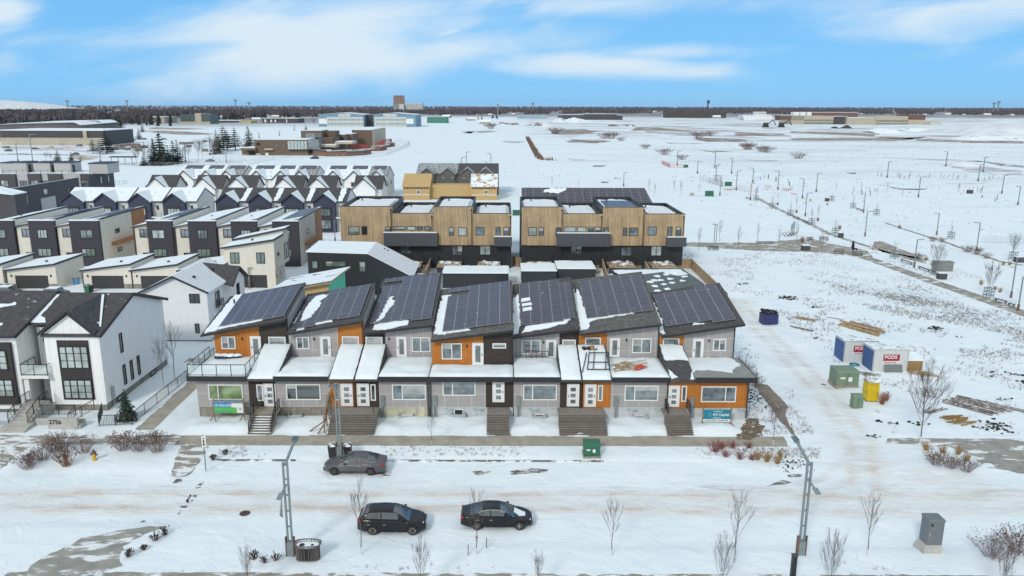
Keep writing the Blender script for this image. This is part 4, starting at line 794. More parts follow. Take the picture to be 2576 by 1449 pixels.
def carriage():
    T=Thing('carriage_house','white lap-sided carriage house with snowy gable roof beside the townhouse row','house',(-38.9,89.3,0))
    Y=89.3;w=MB();prism_y(w,[(-42.9,.3),(-35.1,.3),(-35.1,6.35),(-38.9,8.15),(-42.9,6.3)],Y,100.2);T.part('wall',w,M['siding'])
    w=MB();w.box(-36,-34.2,95.0,100.0,.3,5.9);w.prism([(-34.2,94.9,5.9),(-34.2,100.1,5.9),(-34.2,97.5,7.4)],(-2,0,0));T.part('wing',w,M['boarded'])
    f=MB();f.box(-42.8,-35.15,Y+.05,100,-.1,.3);T.part('foundation',f,M['foundation'])
    r=MB();slab(r,[(-43.4,Y-.35,6.15),(-38.9,Y-.35,8.3),(-38.9,100.4,8.3),(-43.4,100.4,6.15)]);T.part('roof',r,M['rf_snow'])
    r=MB();slab(r,[(-38.88,Y-.35,8.3),(-34.75,Y-.35,6.3),(-34.75,95.0,6.3),(-38.0,100.4,7.85),(-38.88,100.4,8.3)]);T.part('roof',r,M['rf_lines'])
    r=MB();slab(r,[(-33.8,94.5,5.85),(-33.8,97.5,7.75),(-38.5,97.5,8.2),(-34.9,94.5,6.2)]);slab(r,[(-33.8,97.52,7.75),(-33.8,100.6,5.85),(-36,100.6,5.85),(-38.5,97.52,8.1)]);T.part('gable_roof',r,M['shingle'])
    b=MB();b.bar((-43.4,Y-.38,6.05),(-38.9,Y-.38,8.18),.08,.22);b.bar((-38.9,Y-.38,8.18),(-34.75,Y-.38,6.18),.08,.22);b.bar((-33.78,94.5,5.75),(-33.78,97.5,7.62),.08,.24);b.bar((-33.78,97.5,7.62),(-33.78,100.6,5.75),.08,.24);T.part('fascia',b,M['navy'])
    window(T,'f',Y,*R('z1',1470,262,1550,335,Y),(.5,),'black','glass_dark',.07);window(T,'f',Y,*R('z1',1515,493,1550,567,Y),(),'black','glass_dark',.07)
    window(T,'s',-35.1,91.8,93.2,3.7,5.6,(.5,),'black','glass_dark',.08);railing(T,[(-35.0,91.6,3.6),(-34.7,91.6,3.6),(-34.7,93.5,3.6),(-35.0,93.5,3.6)],.9,balusters=.15)
    window(T,'s',-34.2,96.9,97.9,3.7,5.5,(.5,),'black','glass_dark',.08)
    q=MB();q.box(-35.1,-34.3,90.4,94.9,3.0,3.2);T.part('porch_roof',q,M['snow'])
    for(x,y,z)in((-37.3,91.4,7.5),(-37.0,96.5,7.4)):q=MB();q.box(x-.15,x+.15,y-.15,y+.15,z,z+.28);T.part('roof_vent',q,M['navy'])
carriage()
def small_roof():
    T=Thing('low_garage','low garage roof with snow-dusted shingles behind the dark townhouse roof','garage',(-46.5,92,0))
    w=MB();prism_y(w,[(-49.6,0),(-43.4,0),(-43.4,3.0),(-46.6,4.3),(-49.6,3.0)],92,97);T.part('wall',w,M['siding'])
    r=MB();slab(r,[(-50,91.7,2.95),(-46.6,91.7,4.55),(-46.6,97.3,4.55),(-50,97.3,2.95)],.15);slab(r,[(-46.58,91.7,4.55),(-43.0,91.7,2.95),(-43.0,97.3,2.95),(-46.58,97.3,4.55)],.15);T.part('roof',r,M['rf_lines'])
small_roof()
def mono_roof(T,x0,x1,y0,y1,zl,zr,mt='snow',fmt='navy',over=.35,name='roof'):
    """single slope rising to the right"""
    r=MB();k=(zr-zl)/(x1-x0);z=lambda x:zl+(x-x0)*k
    a,b,c,d=x0-over,x1+.1,y0-over,y1+over
    slab(r,[(a,c,z(a)+.2),(b,c,z(b)+.2),(b,d,z(b)+.2),(a,d,z(a)+.2)],.16);T.part(name,r,M[mt])
    f=MB()
    f.prism([(a,c-.05,z(a)+.16),(b,c-.05,z(b)+.16),(b,c-.05,z(b)-.12),(a,c-.05,z(a)-.12)],(0,.05,0));f.prism([(b+.001,c,z(b)+.16),(b+.001,d,z(b)+.16),(b+.001,d,z(b)-.12),(b+.001,c,z(b)-.12)],(.05,0,0));T.part('fascia',f,M[fmt])
def lanehouse():
    T=Thing('lane_house','cream stucco lane house with a snowy sloped roof above a dark garage door','house',(-39.4,117.5,0))
    w=MB();prism_y(w,[(-43.0,3.0),(-35.2,3.0),(-35.2,7.75),(-43.0,6.5)],117.5,125.6);w.box(-42.8,-35.9,117.9,125.2,0,3.0);T.part('wall',w,M['stucco'])
    w=MB();w.box(-42.8,-41.4,117.52,117.9,0,3);w.box(-36.6,-35.25,117.52,117.9,0,3);w.box(-41.4,-36.6,117.52,117.9,2.2,3);T.part('wall',w,M['stucco'])
    mono_roof(T,-43.0,-35.2,117.5,122.2,6.5,7.75);mono_roof(T,-43.0,-34.9,122.9,125.7,6.9,8.6,over=.2,name='upper_roof')
    w=MB();prism_y(w,[(-42.8,6.4),(-35.25,6.4),(-35.25,8.4),(-42.8,6.9)],122.9,125.6);T.part('upper_wall',w,M['stucco'])
    for q in((185,715,283,835),(468,715,560,835)):window(T,'f',117.5,*R('z6',*q,117.5),(.5,),'black','glass_green',.09)
    d=MB();d.box(-41.4,-36.6,117.7,117.85,0,2.2);T.part('garage_door',d,M['garage_door'])
    window(T,'s',-35.2,119.0,119.9,4.9,5.4,(),'black','glass_dark',.06);window(T,'s',-35.2,122.9,125.2,3.7,6.2,(.5,),'black','glass',.1)
    door(T,'s',-35.9,121.8,122.7,.3,2.4,False);window(T,'s',-35.9,119.2,120.3,1.2,1.7,(),'black','glass_dark',.06)
    v=MB();v.box(-39.2,-38.9,119.2,119.5,7.3,7.6);T.part('roof_vent',v,M['navy'])
    text_obj(T,'2 7 5 4',(-36.2,117.45,2.2),.26,Matrix.Rotation(-math.pi/2,3,'Y')@Matrix.Rotation(math.pi/2,3,'X')if 0 else FRONT,M['black'],'number')if 0 else None
lanehouse()
GX=[(-84.3,-77.1),(-76.5,-68.9),(-64.7,-57.25),(-57.1,-50.0),(-49.8,-42.7)]
GL=['cream garage cut by the left picture edge','cream garage with a parked snowy car before its dark door','cream garage right of the snowy side yard with green bins','cream garage with the downpipe, partly behind the carriage house','cream garage mostly hidden behind the carriage house ridge']
for i,(x0,x1)in enumerate(GX):
    T=Thing('detached_garage',GL[i],'garage',((x0+x1)/2,116.7,0),'cream garages along the lane');Y=116.7
    w=MB();prism_y(w,[(x0,0),(x1,0),(x1,4.0),(x0,3.05)],Y+.12,124.8);T.part('wall',w,M['stucco'])
    w=MB();a,b=x0+1.2,x1-1.3;zt=lambda x:3.05+.95*(x-x0)/(x1-x0)
    w.prism([(x0,Y,0),(a,Y,0),(a,Y,2.2),(b,Y,2.2),(b,Y,0),(x1,Y,0),(x1,Y,4.0),(x0,Y,3.05)],(0,.119,0));T.part('cladding',w,M['stucco'])
    q=MB();q.box(b+.03,x1+.02,Y-.04,Y,0,.9);q.box(x0-.02,a-.03,Y-.04,Y,0,.9);T.part('stone_base',q,M['foundation'])
    d=MB();d.box(a,b,Y+.07,Y+.115,0,2.2);T.part('garage_door',d,M['garage_door'])
    mono_roof(T,x0,x1,Y,124.8,3.05,4.0)
    for x in(x0+.7,x1-.8):q=MB();q.box(x-.07,x+.07,Y-.16,Y,2.0,2.35);T.part('wall_lamp',q,M['black'])
    q=MB();q.box((x0+x1)/2+1,(x0+x1)/2+1.3,119,119.3,3.85,4.12);T.part('roof_vent',q,M['navy']);q=MB();q.bar((x0-.1,Y-.1,.3),(x0-.1,Y-.1,2.9),.09);T.part('downpipe',q,M['black'])
def stucco_unit(x0,x1,label,end=False,two=True,wseed=0):
    T=Thing('cream_townhouse',label,'townhouse',((x0+x1)/2,134,0),'cream and charcoal townhouses behind the garages');Y=134.5;xs=x0+2.55
    w=MB();prism_y(w,[(x0+.01,0),(x1-.01,0),(x1-.01,8.3),(x0+.01,7.15)],Y+.1,151.5);T.part('wall',w,M['stucco'])
    d=MB();d.box(xs,x1-.03,Y-.5,Y+.09,.0,8.2);T.part('brick_bay',d,M['dkbrick']);s=MB();s.box(xs-.04,x1+.02,Y-.55,Y+.3,8.2,8.34);T.part('bay_cap',s,M['snow']);s=MB();s.box(xs-.05,x1+.03,Y-.57,Y-.5,8.05,8.2);T.part('fascia',s,M['navy'])
    c=MB();c.box(x0+.02,xs,Y,Y+.09,0,7.0);T.part('cladding',c,M['stucco'])
    r=MB();z=lambda x:7.25+1.35*(x-x0)/(x1-x0)
    slab(r,[(x0-.05,Y+.35,z(x0)),(x1,Y+.35,z(x1)),(x1,152,z(x1)),(x0-.05,152,z(x0))],.2);slab(r,[(x0-.35,Y-.4,z(x0-.3)-.02),(xs-.08,Y-.4,z(xs)-.02),(xs-.08,Y+.34,z(xs)-.02),(x0-.35,Y+.34,z(x0-.3)-.02)],.2)
    T.part('roof',r,M['rf_snow']if wseed%2 else M['snow'])
    f=MB();f.prism([(x0-.05,Y+.3,z(x0)-.24),(x0-.05,Y+.3,z(x0)-.04),(x1,Y+.3,z(x1)-.04),(x1,Y+.3,z(x1)-.24)],(0,.04,0));f.prism([(x1+.01,Y+.3,z(x1)-.02),(x1+.01,152,z(x1)-.02),(x1+.01,152,z(x1)-.3),(x1+.01,Y+.3,z(x1)-.3)],(.05,0,0));f.prism([(x0-.35,Y-.44,z(x0-.3)-.04),(xs-.08,Y-.44,z(xs)-.04),(xs-.08,Y-.44,z(xs)-.22),(x0-.35,Y-.44,z(x0-.3)-.22)],(0,.04,0));T.part('fascia',f,M['navy'])
    window(T,'f',Y,x0+.95,xs-.05,5.2,6.75,(.5,),'black','glass',.1);cx=(xs+x1)/2+(wseed%3-1)*.3;ww=1.1 if not two else.85
    window(T,'f',Y-.5,cx-ww,cx+ww,5.1,6.65,(.33,.66)if two else(.5,),'black','glass_pale' if wseed%2 else 'glass',.1);window(T,'f',Y-.5,cx-1.2,cx+1.2,1.9,3.3,(.33,.66),'black','glass_green',.1)
    window(T,'f',Y,x0+1.2,xs-.1,1.2,2.5,(),'black','glass_dark',.08)
    v=MB();v.box((x0+x1)/2,(x0+x1)/2+.3,142,142.3,7.8,8.1);T.part('roof_vent',v,M['navy'])
    v=MB();v.bar((x0+.05,Y-.1,.3),(x0+.05,Y-.1,7.0),.1);T.part('downpipe',v,M['black'])
    if wseed in(1,2,3,6):
        sp=MB();slab(sp,[(x0+3.2,138,z(x0+3.2)+.16),(x1-.2,138,z(x1-.2)+.16),(x1-.2,150,z(x1-.2)+.16),(x0+3.2,150,z(x0+3.2)+.16)],.05);T.part('solar_panels',sp,M['solar_far'])
    if end:
        c=MB();c.box(x1-.005,x1+.03,146.2,151.6,0,8.3);T.part('cladding',c,M['terracotta']);q=MB();q.box(x1,x1+1.0,137.8,146,3.2,3.75);T.part('canopy',q,M['terracotta'])
        for a in(139.5,):window(T,'s',x1,a,a+1.6,5.1,5.9,(),'black','glass_dark',.08);window(T,'s',x1,a+.3,a+1.8,1.6,2.4,(),'black','glass_dark',.08)
SL=['cream and charcoal townhouse cut by the left edge','cream and charcoal townhouse left of the one with the orange canopy','cream end townhouse with an orange wall strip and slanted canopy, left block','leftmost cream and charcoal townhouse of the right block','second cream and charcoal townhouse of the right block','third cream and charcoal townhouse of the right block','cream end townhouse behind the lane house with terracotta corner']
for i,(x0,x1)in enumerate([(-92.7,-85.45),(-85.4,-78.3),(-78.25,-70.55),(-64.7,-57.75),(-57.5,-50.1),(-50.0,-42.9),(-42.75,-35.65)]):stucco_unit(x0,x1,SL[i],i in(2,6),i in(1,4,5),i)
def blackgarage():
    T=Thing('black_house','black ribbed metal lane house with a kinked snowy roof','house',(-24,113,0));Y=113.2
    prof=[(-29.0,0),(-13.6,0),(-13.6,3.0),(-20.0,6.35),(-29.0,6.6)]
    w=MB();prism_y(w,prof,Y,121.5);T.part('wall',w,M['blackribs'])
    r=MB();slab(r,[(-29.2,Y-.15,6.78),(-20.0,Y-.15,6.52),(-20.0,121.7,6.75),(-29.2,121.7,6.95)],.12);T.part('roof',r,M['snow'])
    r=MB();slab(r,[(-19.98,Y-.15,6.52),(-13.3,Y-.15,3.0),(-13.3,121.7,3.2),(-19.98,121.7,6.75)],.12);T.part('roof_slope',r,M['rf_lines'])
    for q,m_ in(((1070,805,1135,890),()),((1218,808,1440,868),(.38,.66)),((1585,812,1655,925),())):window(T,'f',Y,*R('z6',*q,Y),m_,'black','glass_green',.08)
    for x in(-18.6,-18.1):q=MB();z=6.5-(x+20)*.527;q.box(x-.18,x+.18,119.8,120.2,z-.4,z+.25);T.part('roof_vent',q,M['navy'])
blackgarage()
def flatgarage(x0,x1,label,m='blackribs',z=2.45,y0=117.7,y1=123.6,rm='snow',cat='garage'):
    T=Thing('flat_garage',label,cat,((x0+x1)/2,y0,0),'flat-roofed garages behind the townhouse row')
    w=MB();w.box(x0,x1,y0,y1,0,z);T.part('wall',w,M[m]);T.part('snow_cover',snowslab(x0-.1,x1+.1,y0-.1,y1,lambda x,y:z+.06,.12,5,int(x0),.3,.05),M[rm],smooth=True);e=MB();e.box(x0-.12,x1+.12,y0-.12,y1+.05,z+.001,z+.07);T.part('eave',e,M['black'])
    return T
flatgarage(-9.3,1.0,'black ribbed garage with a flat snowy roof behind the middle townhouses')
flatgarage(3.1,8.6,'left of the two low snow-topped garages below the right cedar houses',y0=119.5,y1=126);flatgarage(8.9,15.0,'right of the two low snow-topped garages below the right cedar houses',y0=121.3,y1=128)
def greengarage():
    T=Thing('sheathed_garage','unfinished garage with green sheathing and bare board front under a snowy slanted roof','garage',(-23,94,0));Y=95;xl,xr=-29.3,-21.9
    yb=VX(P('z6',1432,960),xr)[0];zA,zB=6.2,F(P('z6',1432,905),yb)[1];zr=plane_of((xr,Y,zA),(xr,yb,zB),(xl,Y,zA-1.35))
    w=MB();w.hexa([(xl,Y,0),(xr-.05,Y,0),(xr-.05,yb,0),(xl,yb,0)],[(x,y,zr(x,y))for x,y in((xl,Y),(xr-.05,Y),(xr-.05,yb),(xl,yb))]);T.part('wall',w,M['osb'])
    w=MB();w.hexa([(xr-.049,Y+.02,0),(xr,Y+.02,0),(xr,yb,0),(xr-.049,yb,0)],[(x,y,zr(x,y))for x,y in((xr-.049,Y+.02),(xr,Y+.02),(xr,yb),(xr-.049,yb))]);T.part('sheathing',w,M['green'])
    c=[(xl-.5,Y-.6),(xr+.5,Y-.6),(xr+.5,yb+1.4),(xl-.5,yb+1.4)];r=MB();slab(r,[(x,y,zr(x,y)+.2)for x,y in c],.18);T.part('roof',r,M['rf_mid2']);f=MB();f.bar((xl-.5,Y-.63,zr(xl-.5,Y)+.02),(xr+.5,Y-.63,zr(xr+.5,Y)-.02),.05,.2);f.bar((xr+.53,Y-.6,zr(xr+.5,Y-.6)+.1),(xr+.53,yb+1.4,zr(xr+.5,yb+1.4)+.1),.05,.2);T.part('fascia',f,M['lumber'])
greengarage()
M['tray']=mat('snow on roof panels',(.72,.75,.78),.7,.05,1,stripes=(('x',1.7,.06,.78),('y',2.0,.06,.8)))
M['tarp']=mat('dark grey roof sheet',(.10,.12,.115),.8,.15,1,stripes=(('x',1.1,.04,.7),))
M['osb_snow']=mat('bare board roof dusted with snow',(.42,.29,.17),.85,.1,2,snow=(.46,.5));M['greyclad']=mat('grey siding',(.14,.14,.14),.8,.08,2,stripes=(('z',.25,.03,.75),))
M['dkgrey']=mat('dark grey cladding',(.075,.072,.08),.85,.12,3,fine=.2);M['palegrey']=mat('pale grey stucco',(.42,.42,.42),.85,.05,2)
M['brown']=mat('brown brick',(.15,.105,.075),.9,.12,2,fine=.15);M['beige']=mat('beige cladding',(.42,.38,.30),.85,.08,.3)
M['brown2']=mat('brown terrace brick',(.19,.10,.07),.9,.12,2);M['redfence']=mat('red painted steel',(.42,.06,.05),.6,.1)
M['hangarblue']=mat('faded blue cladding',(.16,.28,.37),.8,.06,.05);M['hangarwhite']=mat('off white hangar panels',(.5,.54,.53),.8,.05,.1,stripes=(('x',9,.4,.7),));M['palegrey2']=mat('grey glazing',(.22,.25,.27),.5,.1);M['roofpale']=mat('snowy metal roof',(.62,.66,.7),.8,.06,.1)
M['elevbrown']=mat('brown concrete tower',(.30,.20,.16),.9,.1,.02);M['elevgrey']=mat('grey sheeting',(.24,.27,.3),.9,.1,.02);M['elevwhite']=mat('white silo concrete',(.55,.56,.55),.9,.06,.02)
M['dkgrey2']=mat('purple grey roofing',(.13,.12,.13),.9,.1,.1);M['rf_far']=mat('windswept snowy roof',(.25,.25,.27),.9,.2,.3,snow=(.42,.05))
M['greenglass']=mat('green mirrored cladding',(.06,.10,.10),.4,.15,.05,stripes=(('x',4,.4,.6),('z',4,.6,.6)))
M['redbrick']=mat('red brown brick',(.17,.09,.075),.9,.1,.2)
M['darkshed']=mat('dark brown shed',(.07,.06,.06),.9,.1,.02);M['greenshed']=mat('green sheeting',(.06,.2,.15),.8,.1,.1);M['blueshed']=mat('pale blue sheeting',(.25,.38,.48),.8,.15,.03);M['yellowshed']=mat('yellow sheeting',(.42,.36,.16),.8,.2,.1)
M['whitehall']=mat('white fabric',(.7,.72,.74),.7,.04,.1,stripes=(('x',9,.8,.85),))
# ================================================================ cedar townhouses
TY=133.0
def cedar(px0,px1,ztop,label,wins,balc=None,pos='',low=()):
    x0,x1=F((px0,560),TY)[0],F((px1,560),TY)[0];T=Thing('cedar_townhouse',label,'townhouse',((x0+x1)/2,TY,0),'two blocks of cedar-clad townhouses');yb=148.8
    g=.02
    w=MB();w.box(x0+g,x1-g,TY+.3,yb,-.1,4.3);T.part('lower_wall',w,M['blackribs'])
    c=MB();c.box(x0+g,x1-g,TY,TY+.35,4.31,ztop);T.part('cladding',c,M['cedar'])
    c=MB();c.box(x0+(.9 if px0 in(856,1312,1090,1516)else g),x1-.95,TY-.14,TY-.001,4.28,ztop-1.55);T.part('cladding',c,M['cedar'],label='lower cedar panel standing slightly forward')
    s=MB();s.box(x0+g,x0+.25,TY+.36,yb,4.31,ztop);s.box(x1-.25,x1-g,TY+.36,yb,4.31,ztop);s.box(x0+.25,x1-.25,yb-.25,yb,4.31,ztop+.05);T.part('parapet',s,M['black'])
    b=MB();b.box(x0+.25,x1-.25,TY+.36,yb-.26,4.31,ztop-.9);T.part('upper_wall',b,M['blackribs'])
    e=MB();e.box(x0,x1,TY-.03,TY+.3,ztop+.002,ztop+.08);T.part('coping',e,M['black'])
    sn=snowslab(x0+.3,x1-.3,TY+.38,yb-.4,lambda x,y:ztop-.9+.12*(y-TY)/15+.5*max(0,1-(y-TY)/1.2)*0,.45,3,int(px0),1.0,.25);T.part('snow_cover',sn,M['snow'],smooth=True)
    t=MB();t.box(x0+1.0,x1-1.0,TY+3,yb-4,ztop-.35,ztop-.22);T.part('solar_panels',t,M['tray']if pos!='bare' else M['solar_far'])
    for(r,a,b_,c_,d_,gl)in wins:window(T,'f',TY-.14,*R(r,a,b_,c_,d_,TY-.14),(),'black',gl,.09)
    for(r,a,b_,c_,d_,gl)in low:window(T,'f',TY+.3,*R(r,a,b_,c_,d_,TY+.3),(.5,),'black',gl,.1)
    p=MB();p.bar((x1-.25,TY-.2,4.3),(x1-.25,TY-.2,ztop-.6),.1);p.lathe([(.12,-.15),(.12,.15)],(x1-.25,TY-.2,ztop-.5),8);T.part('downpipe',p,M['black'])
    v=MB();v.tube((x0+2,yb-5,ztop-.5),(x0+2,yb-5,ztop+.4),.12);T.part('roof_vent',v,M['black'])
    if balc:
        ba,bb,zt,zb=balc;q=MB();q.box(ba,bb,TY-1.3,TY-.16,zb,zt);T.part('balcony',q,M['greyribs']);q=MB();q.box(ba-.02,bb+.02,TY-1.34,TY-1.1,zt+.002,zt+.1);q.box(ba+.1,bb-.1,TY-1.1,TY-.2,zt-.3,zt+.03);T.part('snow_cover',q,M['snow'])
    dx0,dx1=x0+.8,x1-1.9;q=MB();q.box(dx0,dx1,TY-4.2,TY+.28,1.15,1.35);T.part('rear_deck',q,M['lumber']);q=MB();q.box(dx0,dx1,TY-4.0,TY-3.9,.1,1.15);T.part('skirt',q,M['navy'])
    railing(T,[(dx0,TY,1.35),(dx0,TY-4.1,1.35),(dx1,TY-4.1,1.35),(dx1,TY,1.35)],.95,posts=1.6)
    q=MB()
    for i in range(6):q.box(dx1+.15,dx1+1.2,TY-4.2-.0+i*.32,TY-3.9+i*.32,.1+.2*i,.18+.2*i)
    T.part('steps',q,M['lumber'])
    q=MB();rr=random.Random(px0)
    for i in range(5):q.blob((dx0+.6+rr.random()*(dx1-dx0-1.2),TY-.8-rr.random()*2.6,1.55),.3+rr.random()*.3,.3,.25,.3,7,4,i)
    T.part('snow_cover',q,M['snow'])
    if label.startswith('unit')or pos=='x':pass
    return T,x0,x1
def cx(px):return F((px,580),TY)[0]
LB=[('z6',1465,430,1587,522,'glass_green'),('z6',1612,430,1672,522,'glass_dark'),('z6',1868,435,1925,525,'glass_dark')]
cedar(856,988,10.95,'tall cedar townhouse at the left end of the left cedar block',LB)
cedar(988,1090,9.8,'low cedar townhouse with the long grey balcony, left cedar block',[('z6',1955,430,2090,475,'glass'),('z6',2105,430,2200,475,'glass_pale'),('z6',2210,430,2280,475,'glass_dark'),('z6',2290,430,2360,475,'glass'),],(cx(967),cx(1101),6.6,4.3),low=[('t1',865,255,1020,390,'glass')])
cedar(1090,1190,10.95,'tall cedar townhouse third from the left, left cedar block',[('z7',133,435,178,505,'glass_dark'),('z7',212,435,287,508,'glass_pale')],low=[('t1',1605,265,1755,410,'glass')])
cedar(1190,1287,9.8,'low cedar townhouse at the right end of the left cedar block',[('z7',363,432,438,502,'glass'),('z7',535,432,578,512,'glass'),('z7',600,432,650,515,'glass_dark')],(cx(1243),cx(1288),5.95,4.3),low=[('t1',2000,262,2155,405,'glass_pale')])
cedar(1312,1417,10.95,'tall cedar townhouse at the left end of the right cedar block',[('z7',815,435,888,508,'glass_green'),('z7',903,435,948,505,'glass_dark'),('z7',1050,437,1092,515,'glass_dark')])
cedar(1417,1516,9.8,'low cedar townhouse with the long grey balcony, right cedar block',[('z7',1120,430,1225,475,'glass_pale'),('z7',1235,430,1315,475,'glass_pale'),('z7',1325,430,1378,475,'glass_dark'),('z7',1385,430,1440,475,'glass_dark')],(cx(1400),cx(1534),6.6,4.3),low=[('z7',1180,590,1275,670,'glass')])
cedar(1516,1622,10.95,'tall cedar townhouse with bare solar panels, right cedar block',[('z7',1458,437,1505,512,'glass'),('z7',1628,437,1665,508,'glass'),('z7',1678,437,1755,508,'glass')],pos='bare',low=[('z7',1610,600,1705,680,'glass')])
cedar(1622,1723,9.8,'low cedar townhouse at the right end, beside the fenced yard',[('z7',1840,430,1917,503,'glass'),('z7',2008,430,2052,512,'glass'),('z7',2080,430,2125,515,'glass_dark')],(cx(1676),cx(1724),5.95,4.3),low=[('z7',1868,592,1960,680,'glass_pale')])
def yardfence():
    def boards(T,pts,h=1.7):
        q=MB();c=MB()
        for a,b in zip(pts,pts[1:]):
            a=Vector((a[0],a[1],.1));b=Vector((b[0],b[1],.1));q.bar(a+Vector((0,0,h/2)),b+Vector((0,0,h/2)),.05,h);c.bar(a+Vector((0,0,h+.03)),b+Vector((0,0,h+.03)),.14,.05)
            n=max(1,int((b-a).length/2.4))
            for i in range(n+1):p=a+(b-a)*(i/n);c.bar(p,p+Vector((0,0,h)),.12)
        T.part('boards',q,M['wood']);T.part('frame',c,M['lumber'])
    T=Thing('yard_fence','tall tan board fence stepping around the right end yard','fence',(32,125,.1));boards(T,[G((1717,652),.1+1.7),G((1740,652),1.8),G((1830,738),1.8),(31.9,106.5)])
    for lab,a,b in(('slanting board fence between the second and third yards of the left cedar block',P('t1',1310,425),P('t1',1215,640)),('slanting board fence between the middle yards of the right cedar block',P('z7',1445,690),P('z7',1495,840)),('short board fence dividing the last two decks of the right cedar block',P('z7',1820,730),P('z7',1855,785)),('brown board fence behind the narrow townhouse roof',(1253,713),(1300,713)),('tan board fence closing the gap between the two cedar blocks',(1290,645),(1312,650))):
        T=Thing('yard_fence',lab,'fence',(*G(a,1.8),.1),'board fences between yards');boards(T,[G(a,1.8),G(b,1.8)])
yardfence()
def tarproof():
    T=Thing('low_roof','low dark grey roof dotted with snowy bundles behind the right end townhouses','garage',(24,106,0));z=3.2
    c=[G(P('z7',1545,800),z),G(P('z7',2130,790),z),G(P('z7',2330,930),z),G(P('z7',1880,1010),z)]
    b=MB();b.prism([(x,y,0)for x,y in c[::-1]],(0,0,z));T.part('wall',b,M['blackribs']);r=MB();r.prism([(x,y,z+.01)for x,y in c[::-1]],(0,0,.12));T.part('roof',r,M['tarp'])
    s=MB();q=jpoly([G(P('z7',*p),z+.15)for p in((1550,805),(1800,800),(2120,795),(2180,840),(2100,850),(1960,820),(1820,835),(1600,850))],.5,.5,3);s.prism([(x,y,z+.14)for x,y in q[::-1]],(0,0,.06));T.part('snow_cover',s,M['snow'])
    for i,(x,y)in enumerate(((1920,855),(2000,840),(2075,828),(1860,905),(1895,890),(1955,890),(2035,878),(1900,940),(1980,925),(2050,912),(2140,895),(1925,980),(2010,965),(2160,860))):
        gx,gy=G(P('z7',x,y),z+.2);s=MB();s.blob((gx,gy,z+.2),.5,.42,.16,.25,9,5,i);T.part('snow_bundle',s,M['snow'])
tarproof()
# ================================================================ dark blue townhouses
def blue_unit(x0,label,end=False,front=172.,deep=184.):
    x1=x0+7.33;xm=x0+4.95;T=Thing('blue_townhouse',label,'townhouse',(x0+3.6,front,0),'rows of dark blue gabled townhouses')
    w=MB();prism_x(w,[(front+1.2,0),(front+1.2,7.0),(178.6,9.3),(deep,7.0),(deep,0)],x0+.02,x1-.02);T.part('wall',w,M['vinyl'])
    g=MB();prism_y(g,[(x0+.1,0),(xm,0),(xm,6.95),(x0+2.5,8.75),(x0+.1,6.95)],front,front+1.19);T.part('gable_wall',g,M['bluesiding'])
    r=MB();slab(r,[(x0+.02,front+.8,7.0),(x1-.02,front+.8,7.0),(x1-.02,178.6,9.5),(x0+.02,178.6,9.5)]);slab(r,[(x0+.02,178.62,9.5),(x1-.02,178.62,9.5),(x1-.02,deep+.5,7.0),(x0+.02,deep+.5,7.0)]);T.part('roof',r,M['rf_snow' if x0<-70 else 'shingle'])
    if x0>=-70:s=MB();k=2.5/(178.6-front-.8);z=lambda y:7.0+(y-front-.8)*k;q=jpoly([(xm+.5,front+1),(xm+1.5,front+1),(xm+1.7,178.3),(xm+.4,178.3)],.6,.25,int(x0));s.prism([(a,b_,z(b_)+.01)for a,b_ in q],(0,0,.06));T.part('snow_cover',s,M['snow'])
    r=MB();slab(r,[(x0-.15,front-.4,6.95),(x0+2.5,front-.4,8.95),(x0+2.5,177.4,9.15),(x0-.15,front+1.5,7.25)],.2);T.part('gable_roof',r,M['rf_light'])
    r=MB();slab(r,[(x0+2.52,front-.4,8.95),(xm+.2,front-.4,6.95),(xm+.2,front+1.5,7.25),(x0+2.52,177.4,9.15)],.2);T.part('gable_roof',r,M['snow'])
    b=MB();b.bar((x0-.15,front-.42,6.82),(x0+2.5,front-.42,8.83),.1,.26);b.bar((x0+2.5,front-.42,8.83),(xm+.2,front-.42,6.82),.1,.26);b.bar((xm+.2,front+.75,6.9),(x1,front+.75,6.9),.1,.2);T.part('fascia',b,M['navy'])
    d=MB();d.box(x0+.9,x0+4.1,front-.12,front-.001,.6,5.9);T.part('window_surround',d,M['dark_panel'])
    window(T,'f',front-.12,x0+1.1,x0+3.9,3.9,5.5,(.25,.5,.75),'black','glass_pale' if int(x0)%2 else 'glass',.1);window(T,'f',front-.12,x0+1.1,x0+3.9,1.0,3.0,(.25,.5,.75),'black','glass',.1)
    window(T,'f',front+1.2,xm+.9,xm+1.4,5.0,6.0,(),'black','glass_dark',.08);railing(T,[(xm,front+.2,3.6),(x1-.1,front+.2,3.6)],1.0,'railing',1.2,glassy=False)
    p=MB();p.box(xm+.02,x1-.15,front+.1,front+1.15,3.3,3.6);T.part('balcony',p,M['white'])
    if end:
        f=MB();f.bar((x1,front+.8,6.85),(x1,178.6,9.35),.1,.26);f.bar((x1,178.6,9.35),(x1,deep+.5,6.85),.1,.26);T.part('fascia',f,M['navy'])
BX=[-98.4,-91.2,-83.5,-75.8,-64.0,-56.7,-49.4,-42.25]
for i,x in enumerate(BX):blue_unit(x,'%s dark blue gabled townhouse from the left, counting both blue blocks'%ordw(i),i in(3,7))
